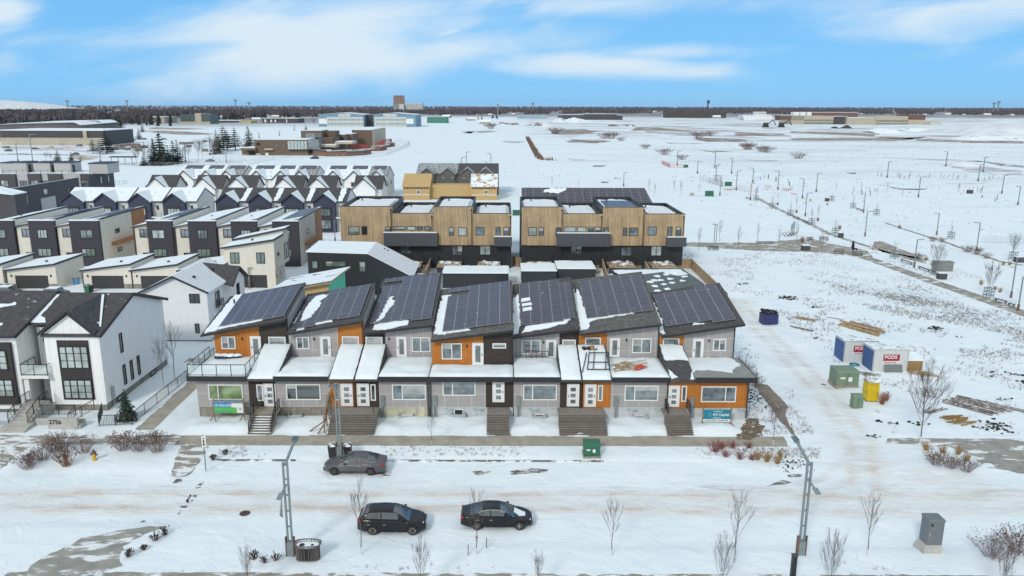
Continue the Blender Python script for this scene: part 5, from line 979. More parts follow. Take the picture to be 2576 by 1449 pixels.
# ================================================================ white gabled garages and white townhouses with panels
def gx(r,x,y,Y):return F(P(r,x,y),Y)[0]
WG=[gx('z5',1480,310,212),gx('z5',1925,310,212),gx('z5',2240,305,212),gx('b2',490,815,212),gx('b2',810,805,212),gx('b2',1260,815,212)]
for i,pk in enumerate(WG):
    T=Thing('gabled_garage','%s white gabled garage from the left with a dark ridge roof'%ordw(i),'garage',(pk,212,0),'white gabled garages behind the blue townhouses')
    x0,x1,Y=pk-3.3,pk+5.0,212;w=MB();prism_x(w,[(Y,0),(Y,6.0),(Y+4,8.9),(Y+8,6.0),(Y+8,0)],x0+.7,x1-.3);T.part('wall',w,M['vinyl'])
    g=MB();prism_y(g,[(x0+.2,0),(pk+3.1,0),(pk+3.1,5.9),(pk,8.7),(x0+.2,5.9)],Y-1,Y-.01);T.part('gable_wall',g,M['boarded'])
    r=MB();slab(r,[(x0+.4,Y-.4,5.95),(x1,Y-.4,5.95),(x1,Y+4,9.15),(x0+.4,Y+4,9.15)]);slab(r,[(x0+.4,Y+4.02,9.15),(x1,Y+4.02,9.15),(x1,Y+8.4,5.95),(x0+.4,Y+8.4,5.95)]);T.part('roof',r,M['shingle'])
    r=MB();slab(r,[(x0-.1,Y-1.3,5.75),(pk,Y-1.3,8.85),(pk,Y+3.5,9.0),(x0-.1,Y-.3,6.0)],.2);T.part('gable_roof',r,M['rf_snow'])
    r=MB();slab(r,[(pk+.02,Y-1.3,8.85),(pk+3.4,Y-1.3,5.75),(pk+3.4,Y-.3,6.0),(pk+.02,Y+3.5,9.0)],.2);T.part('gable_roof',r,M['rf_snow'])
    b=MB();b.bar((x0-.1,Y-1.32,5.6),(pk,Y-1.32,8.7),.1,.26);b.bar((pk,Y-1.32,8.7),(pk+3.4,Y-1.32,5.6),.1,.26);b.bar((x1+.02,Y-.4,5.8),(x1+.02,Y+4,9.0),.1,.26);b.bar((x1+.02,Y+4,9.0),(x1+.02,Y+8.4,5.8),.1,.26);T.part('fascia',b,M['black'])
WT=[gx('b1',1780,745,240),gx('b1',1995,745,240),gx('b1',2190,760,240),gx('b1',2480,745,240),gx('b2',460,745,240),gx('b2',645,755,240),gx('b2',965,745,240),gx('b2',1165,745,240),gx('b2',1385,750,240)]
for i,pk in enumerate(WT):
    Y=240;l=(WT[i-1]+pk)/2+.4 if i and i not in(3,6)else pk-3.6;r_=(WT[i+1]+pk)/2+.4 if i<8 and i not in(2,5)else pk+4.0
    if i==8:r_=-35.9
    T=Thing('gabled_townhouse','%s white gabled townhouse from the left in the far row with panels along its ridge'%ordw(i),'townhouse',(pk,Y,0),'far row of white gabled townhouses');w=MB();prism_x(w,[(Y,0),(Y,5.9),(Y+9.5,9.0),(Y+18,5.6),(Y+18,0)],l+.02,r_-.02);T.part('wall',w,M['boarded'])
    rm=M['rf_snow']if i in(0,1,3,4,6,7)else M['rf_mid']
    r=MB();slab(r,[(l,Y-.4,5.9),(r_,Y-.4,5.9),(r_,Y+9.5,9.25),(l,Y+9.5,9.25)]);slab(r,[(l,Y+9.52,9.25),(r_,Y+9.52,9.25),(r_,Y+18.4,5.7),(l,Y+18.4,5.7)]);T.part('roof',r,rm)
    g=MB();prism_y(g,[(pk-2.7,0),(pk+2.7,0),(pk+2.7,5.9),(pk,8.4),(pk-2.7,5.9)],Y-.8,Y-.01);T.part('gable_wall',g,M['boarded'])
    r=MB();slab(r,[(pk-3,Y-1.1,5.75),(pk,Y-1.1,8.55),(pk,Y+7,8.7),(pk-3,Y+.2,6.1)],.2);slab(r,[(pk+.02,Y-1.1,8.55),(pk+3,Y-1.1,5.75),(pk+3,Y+.2,6.1),(pk+.02,Y+7,8.7)],.2);T.part('gable_roof',r,M['rf_snow'])
    b=MB();b.bar((pk-3,Y-1.13,5.6),(pk,Y-1.13,8.4),.1,.26);b.bar((pk,Y-1.13,8.4),(pk+3,Y-1.13,5.6),.1,.26)
    if i in(2,5,8):b.bar((r_+.02,Y-.4,5.75),(r_+.02,Y+9.5,9.1),.1,.26);b.bar((r_+.02,Y+9.5,9.1),(r_+.02,Y+18.4,5.5),.1,.26)
    T.part('fascia',b,M['black'])
    s=MB();k=(9.25-5.9)/9.9;z=lambda y:9.25-(Y+9.5-y)*k+.12;slab(s,[(l+1,Y+6.9,z(Y+6.9)),(r_-1,Y+6.9,z(Y+6.9)),(r_-1,Y+9.4,z(Y+9.4)),(l+1,Y+9.4,z(Y+9.4))],.06);T.part('solar_panels',s,M['solar_far'])
    window(T,'f',Y-.8,pk-.9,pk+.9,3.6,5.0,(.5,),'black','glass_dark',.1)
    for y in(Y+3,Y+10):window(T,'s',r_-.02,y,y+1.2,3.4,4.8,(),'black','glass_dark',.1)if i==8 else None
# ================================================================ bare board garages and the grey row behind
def osb():
    Y=235;y2=Y+7
    xs=[gx('b2',1640,950,Y),gx('b2',1895,950,Y),gx('b2',2300,950,Y),gx('b2',2545,950,Y)]
    T=Thing('framed_garage','bare board building under construction with two gabled ends','building',((xs[0]+xs[3])/2,Y,0))
    for a,b in((xs[0],xs[1]),(xs[2],xs[3])):
        w=MB();prism_x(w,[(Y,0),(Y,4.15),(y2,7.3),(y2+7,4.0),(y2+7,0)],a,b);T.part('wall',w,M['osb'])
        r=MB();slab(r,[(a-.3,Y-.4,4.2),(b+.3,Y-.4,4.2),(b+.3,y2,7.5),(a-.3,y2,7.5)],.15);T.part('roof',r,M['osb']if a==xs[0]else M['osb_snow'])
        q=MB()
        for i in range(9):x=a+.5+i*(b-a-1.1)/8;q.box(x-.28,x+.28,Y-.02,Y+.02,3.45,3.85)
        T.part('rafter_gap',q,M['dark_panel']);q=MB();q.box(a+.1,b-.1,Y-.04,Y-.001,1.6,1.78);T.part('tape',q,M['white'])
        c=(a+b)/2+.6;window(T,'f',Y,c-.6,c+.6,2.0,3.1,(),'white','glass_dark',.12)
    w=MB();w.box(xs[1]+.02,xs[2]-.02,Y+2,Y+8,0,4.4);T.part('middle_wall',w,M['osb'])
    q=MB();q.box(xs[1]+1.0,xs[2]-1.2,Y+1.95,Y+1.999,0,.35);T.part('opening',q,M['dark_panel'])
    text=text_obj(T,'A-FRAME',(-17.5,Y+1.95,1.7),.6,FRONT,M['dark_panel'],'lettering')if 0 else None
    T2x=[-27.6,-21.0,-14.4,-7.8,-1.2];pk=[-24.15,-17.45,-11.2,-5.4]
    for i in range(4):
        T=Thing('grey_townhouse','%s grey townhouse from the left in the row behind the bare board building'%ordw(i),'townhouse',(T2x[i]+3.3,249,0),'grey gabled townhouses behind the bare boards');a,b=T2x[i],T2x[i+1];Y2=249
        w=MB();prism_x(w,[(Y2,0),(Y2,6.9),(Y2+9,9.3),(Y2+18,6.8),(Y2+18,0)],a+.01,b-.01);T.part('wall',w,M['greyclad'])
        r=MB();slab(r,[(a,Y2-.4,6.95),(b,Y2-.4,6.95),(b,Y2+9,9.6),(a,Y2+9,9.6)]);T.part('roof',r,M['rf_mid']if i<2 else M['rf_light'])
        g=MB();prism_y(g,[(pk[i]-2.4,0),(pk[i]+2.4,0),(pk[i]+2.4,6.8),(pk[i],8.5),(pk[i]-2.4,6.8)],Y2-.8,Y2-.01);T.part('gable_wall',g,M['greyclad'])
        r=MB();slab(r,[(pk[i]-2.7,Y2-1.1,6.6),(pk[i],Y2-1.1,8.65),(pk[i],Y2+6,8.85),(pk[i]-2.7,Y2+.2,7.0)],.2);slab(r,[(pk[i]+.02,Y2-1.1,8.65),(pk[i]+2.7,Y2-1.1,6.6),(pk[i]+2.7,Y2+.2,7.0),(pk[i]+.02,Y2+6,8.85)],.2);T.part('gable_roof',r,M['rf_mid'])
        for c in(a+1.6,a+4.4):window(T,'f',Y2-.8 if abs(c+.6-pk[i])<1.5 else Y2,c,c+1.3,4.9,6.2,(.5,),'black','glass',.1)
osb()
def solarbuilding():
    T=Thing('panel_roof_building','long low building with a wall-to-wall tilted solar roof behind the right cedar block','building',(15,160,0))
    Y0,Y1,z0,z1=156,164,7.6,11.1;a,b=F((1312,473),Y1)[0],F((1622,473),Y1)[0];w=MB();prism_x(w,[(Y0,0),(Y0,z0-.2),(Y1,z1-.2),(Y1,0)],a+.2,b-.2);T.part('wall',w,M['blackribs'])
    r=MB();slab(r,[(a,Y0-.3,z0),(b+1,Y0-.3,z0),(b,Y1,z1),(a,Y1,z1)],.15);T.part('roof',r,M['solar_far'])
    for i in range(4):
        x0,x1=a+.2+i*(b-a)/4,a+(i+1)*(b-a)/4-.2;k=(z1-z0)/(Y1-Y0+.3);z=lambda y:z0+(y-Y0+.3)*k+.1;s=MB();slab(s,[(x0,Y0+.2,z(Y0+.2)),(x1,Y0+.2,z(Y0+.2)),(x1,Y1-.1,z(Y1-.1)),(x0,Y1-.1,z(Y1-.1))],.05);T.part('solar_panels',s,M['solar_far'])
    s=MB();q=jpoly([(a+4.5,Y1-1.8),(a+8,Y1-2.3),(a+9.4,Y1-1.2),(a+9.0,Y1-.3),(a+6,Y1-.4)],.5,.6,3);s.prism([(x,y,z(y)+.01)for x,y in q],(0,0,.06));T.part('snow_cover',s,M['snow'])
solarbuilding()
# ================================================================ grey buildings at the left
def fbox(mb,r,x0,y0,x1,y1,Y,d):
    a=F(P(r,x0,y1),Y);b=F(P(r,x1,y0),Y);mb.box(a[0],b[0],Y,Y+d,max(a[1],-.1),b[1]);return a[0],b[0],a[1],b[1]
def greyleft():
    T=Thing('dark_block','long dark grey building with yellow window strips at the left','building',(-125,182,0));X=-118  # window strips get an amber base colour
    w=MB();prism_y(w,[(-133,0),(X,0),(X,8.3),(-133,3)],181,216.5);T.part('wall',w,M['dkgrey']);s=MB();slab(s,[(-133.3,180.9,3.02),(X+.1,180.9,8.45),(X+.1,216.6,8.45),(-133.3,216.6,3.02)],.1);T.part('snow_cover',s,M['snow'])
    for(x,y,x2,y2,g)in(('q3',350,500,420,720),)and((355,505,415,640,'yellowpane'),(620,420,695,495,'glass_green'),(240,525,268,590,'glass_dark'),(310,520,335,580,'glass_dark'),(980,395,1005,470,'yellowpane'),(1035,385,1050,420,'glass_pale')):
        a=VX(P('q3',x,y),X);b=VX(P('q3',x2,y2),X);window(T,'s',X,a[0],b[0],min(a[1],b[1]),max(a[1],b[1]),(),'black',g,.12)
    p=MB();a=VX(P('q3',600,640),X);b=VX(P('q3',820,690),X);p.box(X+.001,X+.06,a[0],b[0],0,4.6);T.part('cladding',p,M['palegrey'])
    Y=226.6;names=['dark roof-terrace townhouse cut by the left edge','grey roof-terrace townhouse second from the left edge','grey roof-terrace townhouse third from the left edge','grey end townhouse with dark side wall and white roof box']
    segs=[((-60,158),(),(0,120,650,765),8.3),((275,400),(160,275),(120,255,672,770),8.4),((470,605),(390,470),(322,480,665,745),8.4),((782,870),(600,782),(520,680,662,740),8.4)]
    for i,(dk,pl,bx,h)in enumerate(segs):
        xs=[gx('b1',q,800,Y)for q in(dk+pl)];x0,x1=min(xs),max(xs)
        if i==3:x1=-120.0
        T=Thing('terrace_townhouse',names[i],'townhouse',((x0+x1)/2,Y,0),'grey roof-terrace townhouses');w=MB();w.box(x0+.02,x1-.02,Y+.3,240.4,0,h-.2);T.part('wall',w,M['dkgrey'])
        d=MB();d.box(gx('b1',dk[0],800,Y)+.03,x1-.03 if i==3 else gx('b1',dk[1],800,Y)-.03,Y-.6,Y+.29,0,h);T.part('dark_bay',d,M['dkgrey'])
        if pl:d=MB();d.box(gx('b1',pl[0],800,Y)+.03,gx('b1',pl[1],800,Y)-.03,Y,Y+.29,0,h+.1);T.part('pale_bay',d,M['palegrey'])
        s=MB();s.box(x0+.3,x1-.3,Y+.4,240,h-.19,h-.1);T.part('snow_cover',s,M['snow'])
        Yb=Y+6;bxs=[gx('b1',q,700,Yb)for q in bx[:2]];q=MB();q.box(bxs[0],bxs[1],Yb,Yb+6,h-.2,h+2.7);T.part('stair_box',q,M['palegrey']);q=MB();q.box(bxs[0]-.15,bxs[1]+.15,Yb-.15,Yb+6.1,h+2.702,h+2.95);T.part('cap',q,M['navy'])
        q=MB();q.box(bxs[1]-.001,bxs[1]+.08,Yb+1,Yb+2.2,h-.1,h+2.1);T.part('door',q,M['black'])
        for q in dk[:1]:c=(gx('b1',dk[0],800,Y)+gx('b1',dk[1],800,Y))/2;window(T,'f',Y-.6,c-1.1,c+1.1,4.7,6.6,(.5,),'black','glass',.12)
        if pl:c=(gx('b1',pl[0],800,Y)+gx('b1',pl[1],800,Y))/2;window(T,'f',Y,c-1.1,c+1.1,4.4,6.4,(.5,),'black','glass_dark',.12)
        railing(T,[(bxs[1]+.2,Y+.6,h),(x1-.3,Y+.6,h)],1.0,posts=2)
        if i==3:
            Yb=Y+2;q=MB();bxs=[gx('b1',858,720,Yb),gx('b1',1038,720,Yb)];q.box(bxs[0],bxs[1],Yb,Yb+7,h-.1,h+2.8);T.part('stair_box',q,M['palegrey']);q=MB();q.box(bxs[0]-.15,bxs[1]+.15,Yb-.15,Yb+7.1,h+2.802,h+3.05);T.part('cap',q,M['navy'])
            for y in(232,236.5):window(T,'s',-120.02,y,y+.9,5.0,7.2,(),'black','glass_pale',.1)
            railing(T,[(-119.8,240.5,4.0),(-117.5,240.5,4.0),(-117.5,243,4.0)],1.1,posts=1.2)
    T=Thing('corner_house','snow-roofed dark house at the left edge below the terrace townhouses','house',(-108,168,0));w=MB();w.box(-118,gx('q3',190,380,176),176,180.5,0,7.9);T.part('wall',w,M['dkgrey']);s=MB();c=F(P('q3',185,330),176);slab(s,[(-119,175.6,8.9),(c[0],175.6,8.15),(c[0],180.7,8.15),(-119,180.7,9.9)],.2);T.part('roof',s,M['snow'])
def yellowmat():
    M['yellowpane']=glassmat('amber tinted window',(.5,.36,.12),.3,.4)
yellowmat();greyleft()
# ================================================================ school, hangar, elevator and other far buildings
def school():
    T=Thing('brown_school','brown brick school with a glass corner box and stepped upper storeys','building',(-120,455,0));Y=452
    def B(name,r,x0,y0,x1,y1,Yp,d,m,zb=True):
        mb=MB();a=F(P(r,x0,y1),Yp);b=F(P(r,x1,y0),Yp);mb.box(a[0],b[0],Yp,Yp+d,0 if zb else a[1],b[1]);T.part(name,mb,M[m]);return a[0],b[0],a[1],b[1]
    def S(b,Yp,d):mb=MB();mb.box(b[0]+.4,b[1]-.4,Yp+.5,Yp+d-.5,b[3]+.01,b[3]+.25);T.part('snow_cover',mb,M['snow'])
    b=B('wall','b2',212,450,715,615,Y,30,'brown');S(b,Y,30)
    g=B('glass_box','b2',525,462,712,540,Y-2,14,'glass_pale',False);g2=B('glass_box','b2',712,450,825,540,Y-1.5,16,'glass',False)
    for i in range(7):q=MB();x=g[0]+(g[1]-g[0])*i/6.0;q.box(x-.1,x+.1,Y-2.1,Y-2.001,g[2],g[3]);T.part('mullion',q,M['black'])
    b=B('entrance_canopy','b2',70,530,212,550,Y-3,22,'brown',False);S(b,Y-3,22);b=B('wing','b2',85,550,212,605,Y+6,12,'brown')
    b=B('upper_storey','b2',655,362,855,432,Y+22,18,'brown',False);S(b,Y+22,18);B('window_band','b2',700,385,790,430,Y+21.8,.3,'glass',False);B('window_band','b2',795,385,855,425,Y+21.8,.3,'glass_dark',False)
    b=B('wing','b2',825,430,960,560,Y+18,20,'brown');b=B('wing','b2',890,365,980,480,Y+30,14,'brown');b=B('wing','b2',930,400,1080,520,Y+40,20,'brown');S(b,Y+40,20);B('window_band','b2',985,425,1065,470,Y+39.8,.3,'glass_dark',False)
    b=B('wing','b2',1075,395,1150,490,Y+50,20,'brown');S(b,Y+50,20)
    b=B('gymnasium','b2',1150,355,1340,500,Y+75,60,'brown');S(b,Y+75,60);q=MB();q.box(b[1]+.001,b[1]+.1,Y+75,Y+135,0,b[3]);T.part('cladding',q,M['beige'])
    b=B('terrace_roof','b2',980,470,1150,490,Y+10,14,'beige',False);S(b,Y+10,14);b=B('terrace_roof','b2',840,500,990,520,Y+4,10,'beige',False);S(b,Y+4,10)
    for(x,y)in((240,490),(420,505),(485,508)):B('window','b2',x-16,y-12,x+16,y+12,Y-.15,.3,'glass_dark',False)
    B('door','b2',313,575,337,615,Y-.15,.3,'white_door',False);B('door','b2',222,578,262,612,Y-.15,.3,'palegrey',False);B('canopy','b2',300,532,380,548,Y-1.5,1.4,'beige',False)
    W1=[G(P('b2',x,y))for x,y in((770,600),(900,612),(1100,610),(1250,600),(1330,588))];W2=[G(P('b2',x,y))for x,y in((1330,560),(1420,560),(1480,545))];W3=[G(P('b2',x,y))for x,y in((1480,525),(1555,515))]
    for i,wl in enumerate((W1,W2,W3)):
        t=Thing('terrace_wall',['long curved brown terrace wall in front of the school','middle curved brown terrace wall right of the school','small brown terrace wall at the right tip of the school yard'][i],'wall',(*wl[0],0),'curved terrace walls of the school');q=MB()
        for a,b_ in zip(wl,wl[1:]):q.bar((a[0],a[1],1.4),(b_[0],b_[1],1.4),.6,2.8)
        t.part('wall',q,M['brown2']);q=MB();
        for a,b_ in zip(wl,wl[1:]):q.bar((a[0],a[1]+2,3.0),(b_[0],b_[1]+14,3.0),.3,.5)
        t.part('snow_cover',q,M['snow']);f=Thing('play_fence',['red play-yard fence on the long terrace','red play-yard fence on the middle terrace','red play-yard fence on the small terrace'][i],'fence',(*wl[0],2.8),'red play-yard fences');q=MB()
        pts=[(p[0]-(4 if i else 10),p[1]+(6 if i else 16))for p in wl[-2:]]+[(wl[-1][0]-2,wl[-1][1]+2)]
        for a,b_ in zip(pts,pts[1:]):
            n=12
            for k in range(n+1):x=a[0]+(b_[0]-a[0])*k/n;y=a[1]+(b_[1]-a[1])*k/n;q.bar((x,y,2.8),(x,y,5.4),.22)
            q.bar((a[0],a[1],4.6),(b_[0],b_[1],4.6),.2)
        f.part('bars',q,M['redfence'])
    t=Thing('construction_fence','long temporary wire fence curving around the school yard','fence',(*W1[0],0));q=MB();L=[G(P('b2',x,y))for x,y in((140,690),(400,640),(560,620),(760,625),(1000,628),(1250,620),(1400,612),(1480,600),(1600,550),(1700,505),(1690,480),(1560,465))]
    for a,b_ in zip(L,L[1:]):
        n=max(1,int(math.dist(a,b_)/3))
        for k in range(n):x=a[0]+(b_[0]-a[0])*k/n;y=a[1]+(b_[1]-a[1])*k/n;q.bar((x,y,0),(x,y,2.2),.1)
        q.bar((*a,2.2),(*b_,2.2),.08);q.bar((*a,.3),(*b_,.3),.08);q.bar((*a,1.2),(*b_,1.2),.06)
    t.part('mesh_panel',q,M['chainlink'])
school()
def hangar():
    T=Thing('twin_hangar','blue and white twin hangar with a shallow double gable far behind the school','hangar',(-190,1090,0));Y=1090
    for k,(a,p,b,dk)in enumerate(((825,1040,1262,None),(1355,1540,1765,None))):
        xa,xb,xp=gx('b2',a,300,Y),gx('b2',b,300,Y),gx('b2',p,300,Y);ze,zp=F(P('b2',a,208),Y)[1],F(P('b2',p,190),Y)[1]
        w=MB();prism_y(w,[(xa,0),(xb,0),(xb,ze),(xp,zp),(xa,ze)],Y,Y+70);T.part('wall',w,M['hangarblue'])
        q=MB();c,d=(905,1258)if k==0 else(1365,1672);q.box(gx('b2',c,300,Y),gx('b2',d,300,Y),Y-.5,Y-.01,0,F(P('b2',c,228),Y)[1]);T.part('sliding_door',q,M['hangarwhite'])
        for yy in(255,295):
            n=12 if k==0 else 10
            for i in range(n):x=c+12+i*(d-c-8)/n;a_=F(P('b2',x,yy+6),Y);b_=F(P('b2',x+19,yy-6),Y);q=MB();q.box(a_[0],b_[0],Y-.8,Y-.51,a_[1],b_[1]);T.part('window',q,M['palegrey2'])
        q=MB();c,d=(1015,1135)if k==0 else(1450,1580);q.box(gx('b2',c,300,Y),gx('b2',d,300,Y),Y-.5,Y-.01,F(P('b2',c,226),Y)[1],F(P('b2',c,197),Y)[1]);T.part('sign_panel',q,M['hangarwhite'])
        q=MB();c,d=(828,903)if k==0 else(1672,1742);q.box(gx('b2',c,300,Y),gx('b2',d,300,Y),Y-.5,Y-.01,F(P('b2',c,295),Y)[1],F(P('b2',c,245),Y)[1]);T.part('sign_panel',q,M['white'])
        r=MB();slab(r,[(xa-1,Y-1,ze+.5),(xp,Y-1,zp+.5),(xp,Y+71,zp+.5),(xa-1,Y+71,ze+.5)],.4);slab(r,[(xp+.02,Y-1,zp+.5),(xb+1,Y-1,ze+.5),(xb+1,Y+71,ze+.5),(xp+.02,Y+71,zp+.5)],.4);T.part('roof',r,M['roofpale'])
    q=MB();q.box(gx('b2',1263,300,Y),gx('b2',1354,300,Y),Y+20,Y+60,0,F(P('b2',1300,212),Y)[1]);T.part('link',q,M['dkgrey'])
hangar()
def elevator():
    T=Thing('grain_elevator','tall brown and grey grain elevator with white silos on the horizon','grain elevator',(-560,4000,0));Y=4000
    def B(name,x0,y0,x1,y1,d,m,z0=0,dy=0):a=gx('b2',x0,100,Y);b=gx('b2',x1,100,Y);z=F(P('b2',x0,y0),Y)[1];q=MB();q.box(a,b,Y+dy,Y+dy+d,z0 or 0,z);T.part(name,q,M[m]);return a,b,z
    B('tower',1546,30,1640,170,70,'elevbrown');B('annex',1549,100,1610,170,20,'elevgrey',0,-21);B('annex',1608,103,1652,170,30,'elevwhite',0,-31);a,b,z=B('silo_block',1655,95,1825,170,60,'elevwhite')
    for i in range(12):x=a+(b-a)*(i+.5)/12;q=MB();q.tube((x,Y-3,0),(x,Y-3,z-2),(b-a)/25,n=10);T.part('silo',q,M['elevwhite'])
    for i in range(6):x=gx('b2',1552+i*16,100,Y);z0=F(P('b2',1550,28),Y)[1];q=MB();q.box(x,x+10,Y-4,Y-.1,40,z0+4);T.part('pier',q,M['elevbrown'])
elevator()
def farb(name,label,cat,r,rects,Y,windows=(),group=None):
    """far building: rects = (x0, ytop, x1, depth, material, snowy); everything stands on the ground"""
    x=gx(r,rects[0][0],rects[0][1],Y);T=Thing(name,label,cat,(x,Y,0),group)
    for j,(x0,yt,x1,d,m,sn,*off)in enumerate(rects):
        Yp=Y+(off[0]if off else 0);a=gx(r,x0,yt,Yp);b=gx(r,x1,yt,Yp);z=F(P(r,(x0+x1)/2,yt),Yp)[1];q=MB();q.box(a,b,Yp,Yp+d,-.5,z);T.part('wall',q,M[m])
        if sn:q=MB();q.box(a-.5,b+.5,Yp-.5,Yp+d+.5,z+.01,z+.5);T.part('snow_cover',q,M['snow'])
    for(x0,y0,x1,y1,n,m)in windows:
        for i in range(n):
            w=(x1-x0)/n;a=F(P(r,x0+w*i+w*.15,y1),Y);b=F(P(r,x0+w*(i+1)-w*.15,y0),Y);q=MB();q.box(a[0],b[0],Y-.25,Y-.01,a[1],b[1]);T.part('window',q,M[m])
    return T
farb('commercial_building','wide dark-topped commercial building with a beige ground floor at the left','building','l1',[(0,505,1525,46,'dkgrey',True),(0,612,1522,2,'beige',False,-2.2),(1225,508,1280,1,'beige',False,-1.2)],560,[(115,668,230,705,2,'glass_dark'),(455,672,560,712,1,'glass_dark'),(870,668,895,705,1,'glass_dark'),(955,655,1035,692,1,'glass_dark'),(1200,648,1225,690,1,'glass_dark'),(1275,640,1345,672,1,'glass_dark'),(1425,620,1518,690,1,'glass_dark')])
def bigroof():
    T=Thing('arena_roof','broad grey arched roof rising behind the dark commercial building','building',(-400,620,0));Y=625;pts=[(-200,430),(200,410),(600,398),(1080,388),(1130,395),(1200,430)]
    L=[F(P('l1',*p),Y)for p in pts];q=MB();prism_y(q,[(L[0][0],0),(L[-1][0],0)]+[(x,z)for x,z in L[::-1]],Y,Y+60);T.part('wall',q,M['dkgrey2']);r=MB()
    for a,b in zip(L,L[1:]):slab(r,[(a[0],Y-1,a[1]+.4),(b[0],Y-1,b[1]+.4),(b[0],Y+61,b[1]+1.5),(a[0],Y+61,a[1]+1.5)],.5)
    T.part('roof',r,M['rf_far'])
bigroof()
farb('apartment_building','cream apartment house with gabled balconies among the left trees','building','l1',[(1875,310,2030,60,'beige',True),(2010,300,2190,50,'beige',True,-6),(2265,300,2440,50,'beige',True),(2190,320,2265,40,'beige',True)],1290,[(2060,320,2130,340,2,'glass_dark'),(2060,350,2130,375,2,'glass_dark'),(2290,320,2400,340,3,'glass_dark'),(2290,350,2400,375,3,'glass_dark')])
farb('office_building','dark green glass office block with tan stair towers among the trees','building','l2',[(722,228,945,40,'greenglass',False),(945,205,1045,42,'beige',False,-1),(1045,230,1175,40,'greenglass',False),(720,335,1180,4,'beige',False,-4.2)],1230,[(955,225,985,300,1,'glass_dark'),(1015,225,1040,300,1,'glass_dark')])
farb('red_building','low red brick building at the far left edge','building','l1',[(0,355,280,30,'redbrick',True),(310,355,460,30,'redbrick',True)],1200,[(20,372,260,395,5,'glass_dark')])
farb('school_building','low dark building with white columns left of the hangar','building','l2',[(1990,285,2550,40,'dkgrey',True)],1330,[(2020,300,2060,345,1,'white'),(2115,305,2150,345,1,'white'),(2180,305,2210,345,1,'white'),(2360,300,2380,345,1,'white')])
farb('beige_school','long beige and white institutional building on the far right field','building','b4',[(515,240,632,60,'beige',False),(632,200,890,60,'beige',False),(1010,218,1260,60,'beige',True),(1265,202,1550,60,'beige',False),(1550,235,1700,60,'beige',False),(1700,248,1838,60,'beige',False),(890,205,1010,50,'dkgrey',True,8),(1550,192,1705,40,'redbrick',False,20)],1330,
     [(634,232,882,247,17,'glass_dark'),(634,258,882,272,17,'glass_dark'),(1266,238,1546,252,19,'glass_dark'),(1266,264,1546,276,19,'glass_dark'),(1050,248,1085,278,1,'beige'),(1745,256,1830,280,5,'white')])
farb('brick_warehouse','long red brown warehouse above the beige far-right building','warehouse','b4',[(700,170,1105,80,'redbrick',True)],1900);farb('white_tanks','three white block buildings beside the red brown warehouse','building','b4',[(538,165,585,20,'white',False),(596,165,640,20,'white',False),(655,165,695,20,'white',False)],1800)
farb('white_office','small white office block above the white arched hall','building','b4',[(205,165,290,30,'white',True)],2100,[(210,172,285,180,6,'glass_dark')]);farb('long_warehouse','long dark warehouse with snowy roof beyond the snow piles','warehouse','b3',[(800,185,1005,60,'dkgrey',True),(1005,178,1290,60,'dkgrey',True),(1290,188,1340,40,'dkgrey',True)],1750)
farb('long_shed','very long dark shed under the treeline right of centre','warehouse','b3',[(1725,163,2230,60,'darkshed',False)],2100);farb('green_shed','green-roofed shed right of the hangar','shed','b2',[(1870,232,2060,50,'greenshed',False)],1350)
farb('red_shed','small orange red shed between the arched hall and the beige building','shed','b4',[(425,196,520,40,'redbrick',True)],1750);farb('blue_shed','low pale blue shed beyond the snow piles','shed','b3',[(440,195,690,40,'blueshed',True)],1900);farb('tan_shed','low tan shed with yellow stripes far behind the conifers','shed','l2',[(1635,322,1820,30,'yellowshed',False)],1300);farb('flat_hall','low snow-roofed hall left of the striped shed','building','l2',[(1180,318,1640,40,'dkgrey',True)],1330)
def quonset():
    Y=1780;T=Thing('arched_hall','white arched fabric hall on the far right','hall',(gx('b4',95,200,Y),Y,0));a,b=gx('b4',95,210,Y),gx('b4',360,210,Y);z=F(P('b4',200,192),Y)[1];q=MB();n=10
    pr=[(Y+28*(1-math.cos(math.pi*i/n)),z*math.sin(math.pi*i/n))for i in range(n+1)];prism_x(q,pr,a,b);T.part('shell',q,M['whitehall'])
quonset()
M['browntwig2']=mat('dry stalks',(.15,.105,.085),.9,.3,2)
# ================================================================ bare trees, spruces, shrubs, grass
def branch(mb,p,d,L,r,depth,rng,spread=.5,up=.25,n=4):
    segs=3;q=Vector(p);dd=Vector(d).normalized();pts=[q.copy()]
    for i in range(segs):
        dd=(dd+Vector((rng.uniform(-.12,.12),rng.uniform(-.12,.12),up*.25))).normalized();q=q+dd*L/segs;pts.append(q.copy())
    for i in range(segs):mb.tube(pts[i],pts[i+1],r*(1-.55*i/segs),r*(1-.55*(i+1)/segs),n,False)
    if depth<=0:return
    k=rng.randint(3,5)if depth>1 else rng.randint(3,5)
    for i in range(k):
        t=rng.uniform(.3,1);b=pts[0].lerp(pts[-1],t);a=rng.uniform(0,6.28);s=spread*rng.uniform(.6,1.2)
        nd=(dd+Vector((math.cos(a)*s,math.sin(a)*s,up*.5))).normalized();branch(mb,b,nd,L*rng.uniform(.45,.7),max(r*.5,.005),depth-1,rng,spread,up,3)
